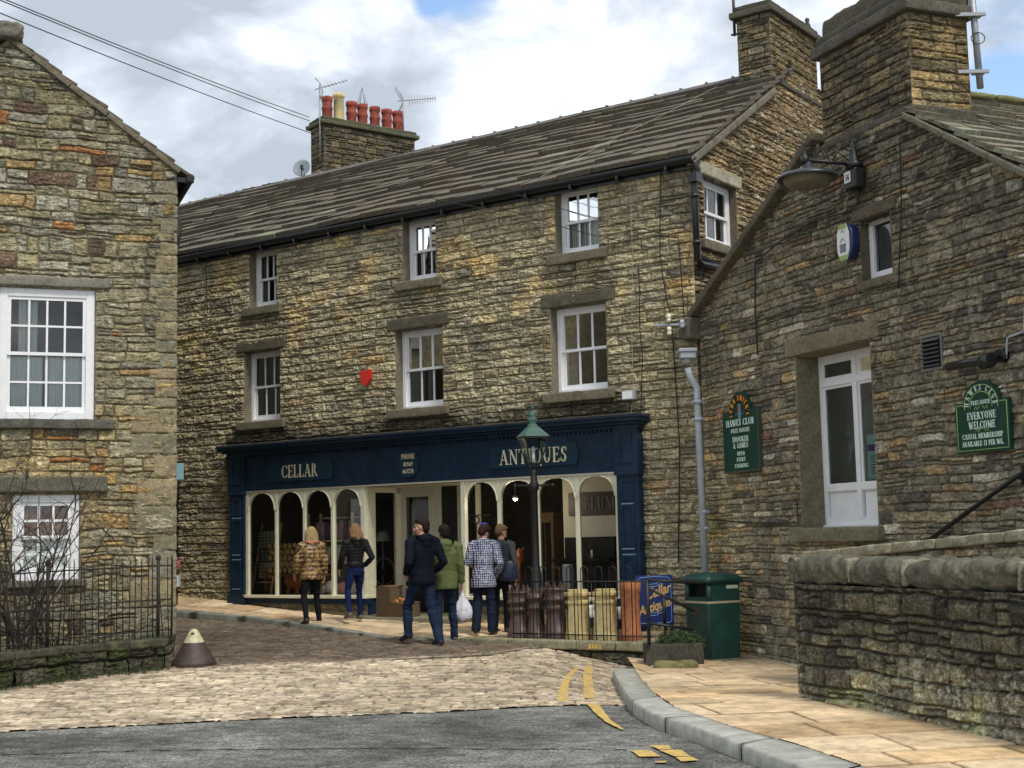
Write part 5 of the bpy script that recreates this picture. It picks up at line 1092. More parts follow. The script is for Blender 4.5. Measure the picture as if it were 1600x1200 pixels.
# ---- low mossy wall and railings on the left
LWP = [onroad(-360, 1133), onroad(-90, 1092), onroad(20, 1076), onroad(110, 1062), onroad(200, 1052), onroad(258, 1046)]
lwall = thing('garden_wall', LWP[2], 'low mossy stone wall under the rusty railings of the left house', 'wall')
nbw = NB(); 
for i in range(len(LWP)-1):
    a, b = LWP[i], LWP[i+1]; dv = (b-a)[:2]; l = np.linalg.norm(dv); dv /= l; n = np.array([dv[1], -dv[0]]); F_ = Frame(a[:2], dv, n)
    hfwall('wall_face', F_, 0, l, -.3, .30, .016, .0125, 'mossy', lwall, edges=(False, False), tint=lambda S, Z, c, R: .62*c*(1+.9*sstep(.45, .6, fbm(S*4, Z*5, 3, 66))[..., None]*np.array([-.45, -.25, -.6])))
    m = 2 if l > .9 else 1
    for j in range(m): nbw.fblock(F_, j*l/m+.003, (j+1)*l/m-.003, .30, .405, -.30, .05, base=(.062, .060, .042), r=.03, amp=.022, step=.04, seed=i*3+j, lich=(.10, .11, .055))
e = LWP[-1]; hb = np.array(FL.pt(.02, 0, .0)); dv = hb[:2]-e[:2]; l = np.linalg.norm(dv); F_ = Frame(e[:2], dv/l, np.array([dv[1], -dv[0]])/l)
hfwall('wall_end', F_, 0, l, -.3, .30, .02, .0125, 'mossy', lwall); nbw.fblock(F_, 0, l, .30, .40, -.25, .03, base=(.07, .07, .045), r=.03, amp=.02, step=.05, seed=44)
nbw.build('coping_stones', lwall)
mb = MB(); mb.add([(-12, 14.5, .12), LWP[0]+np.array([0, .2, .15]), LWP[2]+np.array([0, .2, .15]), LWP[-1]+np.array([-.1, .1, .15]), (hb[0], hb[1]+.3, .15), (-12, 17.5, .15)], [(0, 1, 2, 3, 4, 5)]); gdn = mb.build('garden_soil', mat('soil', (.05, .045, .025), .95, nscale=9, nvar=.5, col2=(.04, .06, .02), bump=.5)); tag(gdn, kind='structure')

# unseen terrace, added so the shop glass reflects stone instead of bright sky
up = thing('reflection_house', (-15, 22, .6), 'unseen plain stone house added for the shop glass to reflect', 'house')
mb = MB(); mb.box(-19, -14, 13, 34, -.5, 6.5); mb.build('wall', mat('terrace_stone', (.16, .14, .09), .95, nscale=1.2, nvar=.5), up)
mb = MB(); mb.hexa([(-19.2, 12.8, 6.5), (-13.8, 12.8, 6.5), (-13.8, 34.2, 6.5), (-19.2, 34.2, 6.5), (-16.6, 12.8, 8.8), (-16.4, 12.8, 8.8), (-16.4, 34.2, 8.8), (-16.6, 34.2, 8.8)]); mb.build('roof', M['dark2'], up)
for y in (15, 18, 21, 24, 27, 30):
    for z in (1.2, 3.9): mb = MB(); mb.box(-14.0, -13.95, y, y+.9, z, z+1.4); mb.build('window', M['white'], up)

# ================================================================ STREET FURNITURE, SIGNS, PIPES
nC = np.array([*FC.n, 0]); uC = np.array([*FC.u, 0])
# ---- grey rainwater pipe in the corner
pw = lambda x, y, d=.0: FC.pt(*FC.at(x, y, d), d)
dp_ = thing('rainwater_pipe', onz(1103, 900, .1), 'pale grey plastic rainwater pipe between the shop building and the club wall', 'drainpipe')
hp = FC.pt(FC.at(1075, 560, .16)[0], FC.at(1075, 560, .16)[1], .16); mb = MB(); q0 = atY(1074, 548, 20.0)
top = atY(1075, 575, 19.95); e1 = atY(1078, 588, 19.95); e2 = atY(1089, 606, 19.95); bt = atY(1104, 915, 19.95)
low = np.array([atY(1089, 612, 19.95)[0], 19.95, atY(1089, 612, 19.95)[2]]); bt = np.array([low[0]+.02, 19.9, .15])
mb.tube([top, e1, e2, low, bt], .050, 12); mb.build('pipe', M['grey'], dp_)
mb = MB(); c = atY(1074, 553, 19.95); mb.box(c[0]-.13, c[0]+.13, 19.82, 20.05, c[2]+.02, c[2]+.07); mb.box(c[0]-.11, c[0]+.11, 19.84, 20.04, c[2]-.07, c[2]+.019); mb.tube([c+np.array([0, 0, -.14]), c+np.array([0, 0, -.07])], [.055, .07], 12); mb.build('hopper', M['grey'], dp_, bevel=.008)
for y in (628, 655, 800, 826):
    c = atY(1090+(y-612)*.047, y, 19.94); mb = MB(); mb.tube([c+np.array([0, 0, -.025]), c+np.array([0, 0, .025])], .066, 12); mb.box(c[0]-.09, c[0]+.09, 19.97, 20.02, c[2]-.02, c[2]+.02); mb.build('pipe_bracket', M['grey'], dp_)
# ---- insulator cross arm on the corner
c = atY(1045, 507, 20.3); o = thing('cable_bracket', c, 'small bracket with white insulators on the building corner above the grey pipe', 'bracket')
mb = MB(); mb.box(c[0]-.22, c[0]+.28, 20.28, 20.32, c[2]-.02, c[2]+.015); mb.box(c[0]-.01, c[0]+.05, 20.32, 20.75, c[2]-.02, c[2]+.015); mb.build('arm', M['galv'], o)
for dx_, dz_, in ((0, .09), (0, -.10), (.19, .0)):
    mb = MB(); mb.lathe((c[0]+dx_, 20.27, c[2]+dz_-.06), [(0, 0), (.035, 0), (.035, .04), (.025, .05), (.035, .06), (.03, .12), (0, .12)], 12); mb.build('insulator', M['cream'] if dx_ == 0 else M['grey'], o)
# ---- cables
def cable(name, pts, r, label, m='black', n=12, sag=0.):
    P = [np.array(p, float) for p in pts]; out = []
    for a, b in zip(P[:-1], P[1:]):
        for t in np.linspace(0, 1, n, endpoint=False): out.append(a*(1-t)+b*t-np.array([0, 0, sag*4*t*(1-t)]))
    out.append(P[-1]); mb = MB(); mb.tube(out, r, 5); o = mb.build(name, M[m]); tag(o, label, 'cable'); return o
chp = FM.pt(sl2-.02, zt-.02, .02); Yc = chp[1]
for (x0, y0), (x1, y1), lab in (((-700, -300), (483, 183), 'uppermost overhead wire running from the top left corner to the ridge chimney'), ((-700, -298), (484, 189), 'second overhead wire hanging just below the uppermost wire'), ((-700, -275), (486, 208), 'lowest of the three overhead wires ending at the ridge chimney')):
    cable('overhead_wire', [atY(x0, y0, 12), atY(x1, y1, Yc)], .009, lab, n=40, sag=.10)
def onA(x, y, d=.07): return FA.pt(*FA.at(x, y, d), d)
cable('wall_cable', [onA(985, 285), onA(988, 400), onA(987, 520), onA(990, 616), onA(984, 660)], .0045, 'pale thin cable down the stonework right of the top right window', 'straw')
cable('wall_cable', [onA(1032, 262), onA(1031, 400), onA(1040, 460), onA(1050, 505)], .009, 'black cable down the corner stonework beside the black downpipe')
cable('wall_cable', [onA(998, 420), onA(1000, 520), onA(1004, 560), onA(1001, 650)], .008, 'black cable ending near the small white box at the shop cornice')
cable('wall_cable', [onA(1050, 515), onA(1056, 600), onA(1062, 700), onA(1060, 880, .06)], .010, 'black cable running down behind the grey rainwater pipe')
cable('wall_cable', [onA(1028, 368), onA(1060, 372), onA(1068, 480, .09), onA(1070, 510, .09)], .010, 'looped black cable on the corner above the insulators')
cable('span_wire', [onA(640, 300, .25), onA(800, 330, .5), onA(1035, 390, .12)], .006, 'lower thin wire slanting across the top right window', n=16, sag=.05)
cable('span_wire', [onA(760, 288, .22), onA(1040, 365, .12)], .006, 'upper thin wire slanting across the top right window', n=16, sag=.06)
cable('roof_cable', [P0+eu*s+upv*t+nr*.09 for s, t in ((1.2, 4.0), (1.7, 2.6), (2.3, 1.3), (2.7, .1))], .0045, 'pale cable lying down the right part of the slate roof', 'straw')
cable('roof_cable', [P0+eu*s+upv*t+nr*.09 for s, t in ((6.2, 3.3), (7.6, 2.3), (9.4, 1.0), (10.4, .2))], .0045, 'pale cable lying down the roof left of the ridge chimney', 'straw')
cable('wall_cable', [onA(988, 618, .06), onA(950, 606, .06)], .006, 'short pale cable from the small white box to the window sill', 'straw')
def onC(x, y, d=.05): return FC.pt(*FC.at(x, y, d), d)
cable('wall_cable', [onC(1325, 330), onC(1270, 345), onC(1215, 380), onC(1180, 410), onC(1180, 480), onC(1184, 555)], .012, 'black cable curving across the club wall below the lamp and down')
cable('wall_cable', [onC(1342, 296, .05), onC(1340, 318), onC(1325, 332)], .011, 'short black cable dropping from the lamp box')
cable('wall_cable', [onC(1406, 215), onC(1408, 330), onC(1404, 450)], .009, 'vertical black cable right of the small club window')
cable('wall_cable', [onC(1108, 812), onC(1150, 815), onC(1200, 818), onC(1247, 817), onC(1245, 780)], .009, 'black cable running along the club wall to the tall window')
cable('wall_cable', [onC(1572, 560), onC(1574, 528), onC(1600, 518), onC(1602, 470)], .012, 'grey conduit feeding the floodlight above the green sign', 'grey')
cable('wall_cable', [onA(322, 398), onA(323, 450), onA(324, 490)], .008, 'short dark cable below the eaves at the far left of the shop building')
# ---- alarm box, white box
p = FA.at(571, 590, .1); o = thing('alarm_box', FA.pt(p[0], p[1], 0), 'red burglar alarm box on the stone wall between first floor windows', 'alarm')
mb = MB(); hexp = [FA.pt(p[0]+a, p[1]+b, .055) for a, b in ((.13, .11), (-.12, .14), (-.125, -.01), (-.03, -.15), (.09, -.10))]; mb.poly(hexp, .06, nA); mb.build('cover', M['red'], o, bevel=.006)
mb = MB(); mb.fbox(FA, p[0]-.05, p[0]+.05, p[1]-.05, p[1]+.05, 0, .03); mb.build('backplate', M['white'], o)
p = FA.at(984, 618, .05); o = thing('junction_box', FA.pt(p[0], p[1], 0), 'small pale box on the wall above the right end of the shop cornice', 'box'); mb = MB(); mb.fbox(FA, p[0]-.10, p[0]+.10, p[1]-.07, p[1]+.07, .01, .12); mb.build('case', M['grey'], o, bevel=.012); mb = MB(); mb.fbox(FA, p[0]-.085, p[0]+.085, p[1]-.055, p[1]+.055, .12, .13); mb.build('lid', M['upvc'], o)
# ---- club lamp
L0 = FC.at(1345, 262); o = thing('wall_lamp', FC.pt(L0[0], L0[1], 0), 'black bracket lamp with a dish shade on the club wall', 'lamp')
zb = FC.at(1345, 258)[1]; root_ = FC.pt(L0[0], zb, .10)
mb = MB(); mb.lathe((root_[0], root_[1], zb-.05), [(0, 0), (.10, .0), (.11, .05), (.07, .09), (.05, .2), (.03, .28), (.012, .36), (0, .38)], 14)
mb.tube([FC.pt(L0[0], zb+.25, .1), FC.pt(L0[0]-.03, zb+.33, .1), FC.pt(L0[0]-.02, zb+.4, .1)], .010, 6); mb.build('finial', M['black'], o)
# arm end: found on the plane through the wall bracket, perpendicular to the wall
Fp = Frame(root_[:2], FC.n, FC.u); ae = Fp.at(1258, 259); tip = Fp.pt(ae[0], zb, 0)
mb = MB(); mb.tube([root_-np.array([*FC.n, 0])*.12, tip], .022, 8); mb.build('arm', M['black'], o)
mb = MB()
def spiral(c, r0, turns, a0, sgn=1):
    return [Fp.pt(c[0]+r0*(1-t*.75)*math.cos(a0+sgn*t*turns*6.28), zb+c[1]+r0*(1-t*.75)*math.sin(a0+sgn*t*turns*6.28)) for t in np.linspace(0, 1, 22)]
La = ae[0]
mb.tube([Fp.pt(0, zb+.16), Fp.pt(La*.12, zb+.17), Fp.pt(La*.24, zb+.22), Fp.pt(La*.36, zb+.12), Fp.pt(La*.42, zb+.02)], .009, 5); mb.tube([Fp.pt(.05, zb+.03), Fp.pt(La*.28, zb+.12), Fp.pt(La*.45, zb+.17)], .007, 5)
mb.tube(spiral((La*.86, .10), .09, 1.2, -1.5), .008, 5); mb.tube(spiral((La*.70, .08), .07, 1.1, -1.5, -1), .008, 5); mb.tube(spiral((La*.45, .06), .06, 1.1, -1.5), .008, 5); mb.build('scrollwork', M['black'], o)
mb = MB(); mb.lathe((tip[0], tip[1], zb-.04), [(0, -.02), (.05, -.02), (.05, .08), (.02, .10), (.03, .14), (.012, .2), (.03, .24), (0, .27)], 10); mb.build('arm_finial', M['black'], o)
sh = np.array([tip[0], tip[1], 0]); zs = zb-.20; RS = .36
sh[:2] = Fp.pt(Fp.at(1262, 275)[0], 0)[:2]
mb = MB(); mb.lathe((sh[0], sh[1], zs), [(.02, .20), (.05, .17), (.09, .10), (.20, .06), (RS-.03, .02), (RS, -.01), (RS, -.035), (RS-.015, -.03), (RS-.04, .0), (.1, .05)], 28); mb.build('shade', mat('lamp_enamel', (.03, .035, .04), .35), o)
mb = MB(); mb.lathe((sh[0], sh[1], zs), [(RS-.06, -.005), (RS-.07, -.05), (RS-.10, -.10), (RS-.16, -.12), (0, -.125)], 28); g_ = mat('dirty_lamp_glass', (.13, .12, .075), .3); mb.build('bowl', g_, o)
mb = MB(); mb.fbox(FC, L0[0]-.11, L0[0]+.11, zb-.30, zb-.06, .02, .17); mb.build('control_box', M['black'], o, bevel=.015)
mb = MB(); mb.poly([FC.pt(L0[0]-.112, zb-a, d) for a, d in ((.23, .04), (.23, .155), (.07, .155), (.07, .04))], .004, -uC); tagp = mb.build('number_plate', M['white'], o)
mb = MB(); text_mb(mb, '54', .11, FC.pt(L0[0]-.117, zb-.205, .10), nC*-1, UP, -uC, sx=.75, bold=1.2); mb.build('number', M['black'], o)
# put the plate on the visible outward face too
mb = MB(); mb.fbox(FC, L0[0]-.10, L0[0]+.02, zb-.22, zb-.09, .172, .176); mb.build('number_plate', M['white'], o); mb = MB(); text_mb(mb, '54', .085, FC.pt(L0[0]-.04, zb-.197, .177), uC, UP, nC, sx=.72, bold=1.3); mb.build('number', M['black'], o)
# ---- oval projecting sign
s_, z_ = FC.at(1325, 378, .08); o = thing('oval_sign', FC.pt(s_, z_, 0), 'oval blue lozenge sign with pale lime ended face beside the small club window', 'sign')
zt1_, zb1_ = FC.at(1325, 350, .1)[1], FC.at(1325, 407, .1)[1]; hz = (zt1_-zb1_)/2
mb = MB(); nrm = nC; pts = []
W_ = .30
for t in np.linspace(0, 2*math.pi, 33)[:-1]: pts.append(FC.pt(s_+W_*.5*np.sign(math.cos(t))*abs(math.cos(t))**.9, z_+hz*math.sin(t), .02))
mb.poly(pts, .10, nrm); mb.build('case', mat('sign_blue', (.01, .02, .09), .35), o, bevel=.01)
mb = MB(); pts = [FC.pt(s_-.03+W_*.40*a, z_+hz*b, .122) for a, b in ((-.55, -1), (.55, -1), (.95, -.5), (1, 0), (.95, .5), (.55, 1), (-.55, 1), (-.95, .5), (-1, 0), (-.95, -.5))]; mb.poly(pts, .012, nrm); mb.build('face', mat('sign_white', (.75, .78, .74), .4), o)
mb = MB(); 
for sg in (1, -1): mb.poly([FC.pt(s_-.03+W_*.40*a, z_+hz*b*sg, .135) for a, b in ((-.55, 1.0), (.55, 1.0), (.75, .74), (-.75, .74))], .003, nrm)
mb.build('lime_ends', M['leafgreen'], o)
mb = MB(); 
for i, (a, w) in enumerate(((-.18, .7), (-.34, .6), (-.50, .65))): mb.fbox(FC, s_-.03-W_*.3*w, s_-.03+W_*.3*w, z_+hz*a-.016, z_+hz*a+.016, .135, .139)
mb.tube([FC.pt(s_-.08, z_+.0, .138), FC.pt(s_-.03, z_+.05, .138), FC.pt(s_+.02, z_+.0, .138)], .004, 5); mb.tube([FC.pt(s_-.06, z_+.12, .138), FC.pt(s_-.03, z_+.15, .138), FC.pt(s_+.01, z_+.11, .138)], .004, 5)
mb.build('small_print', mat('faded_print', (.18, .2, .26), .6), o)
# ---- floodlight
a, b = FC.at(1484, 573, .2), FC.at(1552, 562, .2); o = thing('floodlight', FC.pt(b[0], b[1], 0), 'black tubular floodlight above the arched green sign', 'lamp')
mb = MB(); mb.tube([FC.pt(a[0], a[1], .22), FC.pt(b[0]-.02, b[1]+.01, .22)], .048, 12); mb.tube([FC.pt(b[0]-.14, b[1]-.02, .22), FC.pt(b[0], b[1], .22)], .075, 12); mb.build('lamp_tube', M['blackpvc'], o)
mb = MB(); c = FC.at(1566, 556, .05); mb.tube([FC.pt(c[0], c[1], .01), FC.pt(c[0], c[1], .10)], .07, 12); mb.tube([FC.pt(c[0], c[1], .09), FC.pt(b[0]-.02, b[1], .2)], .02, 8); mb.build('mount', M['blackpvc'], o)
# ---- green signs
def arc_pts(F, s, z, r, a0, a1, d, n=20, ry=1.): return [F.pt(s+r*math.cos(rad(a0+(a1-a0)*i/n)), z+r*ry*math.sin(rad(a0+(a1-a0)*i/n)), d) for i in range(n+1)]
sgn = {}
for key, xl, xr, yt, yb, xm, ya, lab in (('a', 1495, 1579, 628, 707, 1537, 594, 'arched dark green sign reading EVERYONE WELCOME right of the tall club window'), ('b', 1131.5, 1186.5, 641, 737, 1159, 611, 'tall narrow dark green sign with orange arched lettering by the grey pipe')):
    s0 = FC.at(xl, (yt+yb)/2, .05)[0]; s1 = FC.at(xr, (yt+yb)/2, .05)[0]; z1 = FC.at((xl+xr)/2, yt+(-2 if key == 'a' else -1), .05)[1]; z0 = FC.at((xl+xr)/2, yb-1, .05)[1]; sm = (s0+s1)/2; za = FC.at(xm, ya, .05)[1]; w = s1-s0
    o = thing('club_sign', FC.pt(sm, (z0+z1)/2, 0), lab, 'sign'); r = w*(.345 if key == 'a' else .30); cz_ = z1-.02; ry = (za-cz_)/r
    out_ = [FC.pt(s0, z0, .02), FC.pt(s1, z0, .02), FC.pt(s1, z1, .02), FC.pt(sm+r, z1, .02)]+arc_pts(FC, sm, cz_, r, 5, 175, .02, 18, ry)+[FC.pt(sm-r, z1, .02), FC.pt(s0, z1, .02)]
    mb = MB(); mb.poly(out_, .04, nC); mb.build('board', M['green'], o)
    O = FC.pt(sm, 0, .062)
    def tx(mb, t, h, z, wd, **k): 
        tw = letter_polys(t, h)[1]; m_ = MB(); text_mb(m_, t, h, O+np.array([0, 0, z]), uC, UP, nC, sx=wd/tw, bold=1.15, **k); m_.build('lettering', M['mint'], o)
    H_ = z1-z0
    if key == 'a':
        e = .025; tr = MB(); pl = [FC.pt(s0+e, z1-e, .061), FC.pt(s0+e, z0+e, .061), FC.pt(s1-e, z0+e, .061), FC.pt(s1-e, z1-e, .061)]
        tr.tube(pl, .006, 5); tr.tube(arc_pts(FC, sm, cz_-.02, r-e, -12, 192, .061, 24, ry), .006, 5); tr.tube(arc_pts(FC, sm, cz_-.02, r*.60, -12, 192, .061, 24, ry), .006, 5)
        tr.tube([FC.pt(s0+e, z1-e, .061), FC.pt(sm-r, z1-e, .061)], .006, 5); tr.tube([FC.pt(s1-e, z1-e, .061), FC.pt(sm+r, z1-e, .061)], .006, 5)
        for zz in (z1-.07, z1-.305):
            for sg in (-1, 1): tr.tube([FC.pt(sm+sg*(.02+.025*t), zz+.018*math.sin(t*3.2), .061) for t in np.linspace(0, 3.4, 9)], .004, 5)
        tr.build('lime_border', M['leafgreen'], o)
        mb = MB(); text_mb(mb, 'HAWES CLUB', r*.26, O+np.array([0, 0, cz_-.02]), uC, UP*ry, nC, sx=.85, bold=1.2, arc=(0, 0, r*.66, 186, -6)); mb.build('lettering', M['mint'], o)
        for t_x, h_, dz_, wd_ in (('FREE HOUSE', .046, .012, .36), ('EVERYONE', .080, .150, .54), ('WELCOME', .080, .250, .50), ('CASUAL MEMBERSHIP', .056, .365, .76), ('AVAILABLE £1 PER WK.', .056, .443, .78)): tx(mb, t_x, h_, z1-dz_-h_/2, w*wd_)
    else:
        mb = MB(); mb.poly(arc_pts(FC, sm, cz_-.03, r*.97, -10, 190, .061, 22, ry)+arc_pts(FC, sm, cz_-.03, r*.55, 190, -10, .061, 22, ry), .002, nC); mb.build('dark_arch', M['black'], o)
        mb = MB(); text_mb(mb, "JOHN SMITH'S", r*.27, O+np.array([0, 0, cz_-.03]), uC, UP*ry, nC, sx=.7, bold=1.5, arc=(0, 0, r*.66, 192, -12), lift=.003); mb.build('arched_lettering', mat('orange_lettering', (.85, .36, .03), .5), o)
        mb = MB(); mb.fbox(FC, sm-.035, sm+.035, cz_-.10, cz_+.10, .061, .066); mb.fbox(FC, sm-.10, sm+.10, cz_-.04, cz_-.03, .061, .065); mb.build('magnet_emblem', M['bluegrey'], o); mb = MB(); mb.fbox(FC, sm-.012, sm+.012, cz_, cz_+.07, .066, .068); mb.build('emblem_red', M['red'], o)
        tr = MB()
        for f in (.375, .60): tr.fbox(FC, s0+.08, s1-.08, z1-H_*f-.004, z1-H_*f+.004, .061, .064)
        tr.fbox(FC, s0-.01, s1+.01, z0-.015, z0+.01, .01, .066); tr.fbox(FC, s1-.012, s1+.012, z0+.01, z1, .01, .066); tr.build('edging', mat('dark_edging', (.05, .06, .05), .6), o)
        mb = MB()
        for t, h, f, wd in (('HAWES CLUB', .090, .17, .80), ('FREE HOUSE', .056, .28, .53), ('SNOOKER', .074, .40, .46), ('& GAMES', .074, .487, .42), ('OPEN', .054, .60, .22), ('EVERY', .054, .68, .25), ('EVENING', .054, .765, .38)): tx(mb, t, h, z1-f*H_/.84-h/2, w*wd)
# ---- pole on the club chimney
c = FCf.pt(dp+.12, 0, -.3); c = atY(1524, 60, 16.0); o = thing('aerial_pole', c, 'grey steel pole clamped to the side of the club chimney', 'pole'); zt2, zb2 = atY(1524, -40, 16.)[2], atY(1530, 138, 16.)[2]
px_ = atY(1527, 80, 16.)[0]; mb = MB(); mb.tube([(px_+.01, 16., zb2), (px_-.03, 16., zt2)], .040, 12); mb.build('pole', M['galv'], o)
for y in (26, 115):
    z = atY(1500, y, 16.)[2]; mb = MB(); mb.box(px_-.26, px_+.10, 15.92, 15.955, z-.02, z+.02); mb.box(px_-.07, px_+.07, 15.955, 16.05, z-.012, z+.012); mb.build('clamp', M['galv'], o)
mb = MB(); mb.tube([(px_+.08*math.cos(t), 15.95, atY(1524, 62, 16.)[2]+.07*math.sin(t)) for t in np.linspace(0, 6.28, 16)], .006, 5); mb.build('coiled_cable', M['black'], o)
c = FGf.pt(dp+.0, 0, .0); zz = FG.at(1150, 30)[1]; o = thing('chimney_bracket', FGf.pt(FGf.at(1148, 30, .0)[0], zz, 0), 'dark steel mast stub bracketed to the left side of the gable chimney', 'bracket')
s_ = FGf.at(1147, 30, .05)[0]; mb = MB(); mb.tube([FGf.pt(s_, FGf.at(1147, -20)[1], .05), FGf.pt(s_, FGf.at(1147, 58)[1], .05)], .025, 8); mb.build('mast', M['black'], o)
for y in (28, 56): z = FGf.at(1147, y)[1]; mb = MB(); mb.bar(FGf.pt(s_+.06, z, .06), FGf.pt(s_-.2, z, .03), .03, .03); mb.build('clamp', M['black'], o)

# ---- lamp post with lantern
lp = FR.pt(FR.at(840, 990, -.30)[0], .1, -.30); zt0_ = lambda y: lp[2]*0+CZ+ray(838, y)[2]*(lp[1]/ray(838, y)[1])
o = thing('street_lamp', lp, 'black cast iron lamp post with green topped glass lantern in front of the shop', 'street lamp')
zL = zt0_(752); z0_ = lp[2]; mb = MB()
mb.lathe(lp, [(.13, 0), (.13, .06), (.11, .10), (.10, .55), (.12, .58), (.12, .63), (.085, .68), (.075, .95), (.065, 1.0), (.055, 1.05), (.048, zL-z0_-.14), (.07, zL-z0_-.12), (.075, zL-z0_-.05), (.05, zL-z0_), (.045, zL-z0_+.12), (.03, zL-z0_+.2), (0, zL-z0_+.2)], 16); mb.build('post', M['black'], o)
mb = MB(); mb.tube([(lp[0]-.26, lp[1], zL-.06), (lp[0]+.26, lp[1], zL-.06)], .016, 8)
for sg in (-1, 1): mb.ell((lp[0]+sg*.27, lp[1], zL-.06), (.028, .028, .028), 8, 6)
mb.build('ladder_bar', M['black'], o)
zb3, zs3, za3 = zt0_(724), zt0_(684), zt0_(668); yaw = rad(20)
def sq(hw, z): return [(lp[0]+hw*1.414*math.cos(yaw+math.pi/4+k*math.pi/2), lp[1]+hw*1.414*math.sin(yaw+math.pi/4+k*math.pi/2), z) for k in range(4)]
b4, t4 = sq(.085, zb3), sq(.175, zs3)
mb = MB()
for k in range(4): mb.bar(b4[k], t4[k], .014, .014); mb.bar(b4[k], b4[(k+1) % 4], .02, .02); mb.bar(t4[k], t4[(k+1) % 4], .022, .022); mb.tube([(lp[0], lp[1], zL+.1), np.array(b4[k])*.5+np.array([lp[0], lp[1], zb3-.05])*.5+np.array([0, 0, -.02]), b4[k]], .010, 6)
mb.build('lantern_frame', M['black'], o)
mb = MB()
for k in range(4): mb.add([b4[k], b4[(k+1) % 4], t4[(k+1) % 4], t4[k]], [(0, 1, 2, 3)])
gl_ = glass_mat('lantern_glass', (.82, .88, .86), 1.6); mb.build('lantern_glass', gl_, o)
mb = MB(); mb.tube([(lp[0], lp[1], zb3+.0), (lp[0], lp[1], zb3+.17)], [.03, .022], 8); mb.ell((lp[0], lp[1], zb3+.2), (.035, .035, .05), 8, 6); mb.build('lamp_bulb', M['upvc'], o)
mb = MB(); c5, c6 = sq(.19, zs3+.015), sq(.07, za3+.01)
mb.hexa(c5+c6); mb.lathe((lp[0], lp[1], za3), [(.08, 0), (.07, .04), (.045, .06), (.07, .09), (.07, .13), (.04, .15), (.06, .18), (.05, .21), (.012, .24), (.012, .27), (.03, .29), (0, .35)], 14); mb.build('lantern_roof', M['verdigris'], o)

# ---- hoop top railing along the slab edge
def hoop_rail(F, s0, s1, d, z0, h, step=.115):
    o = thing('hoop_railing', F.pt((s0+s1)/2, z0, d), 'black hoop topped iron railing in front of the chimney pots', 'railing'); mb = MB(); mb.tube([F.pt(s0, z0+h*.80, d), F.pt(s1, z0+h*.80, d)], .011, 6); mb.build('rail', M['black'], o); mb = MB(); mb.tube([F.pt(s0, z0+.07, d), F.pt(s1, z0+.07, d)], .010, 6); mb.build('rail', M['black'], o)
    n = int((s1-s0)/step/2)
    for i in range(n):
        a = s0+.03+i*step*2; mb = MB(); r = step*.5
        mb.tube([F.pt(a, z0, d), F.pt(a, z0+h-r, d)]+[F.pt(a+r-r*math.cos(t), z0+h-r+r*1.15*math.sin(t), d) for t in np.linspace(.3, 2.84, 7)]+[F.pt(a+2*r, z0+h-r, d), F.pt(a+2*r, z0, d)], .0075, 6); mb.build('hoop', M['black'], o)
        mb = MB(); mb.tube([F.pt(a+step*1.5, z0, d), F.pt(a+step*1.5, z0+h*.80, d)], .0065, 6); mb.build('bar', M['black'], o)
rz = .125; rh = FR.at(900, 886, -.08)[1]-rz
hoop_rail(FR, FR.at(800, 990, -.08)[0], Lw+.06, -.08, rz, rh)
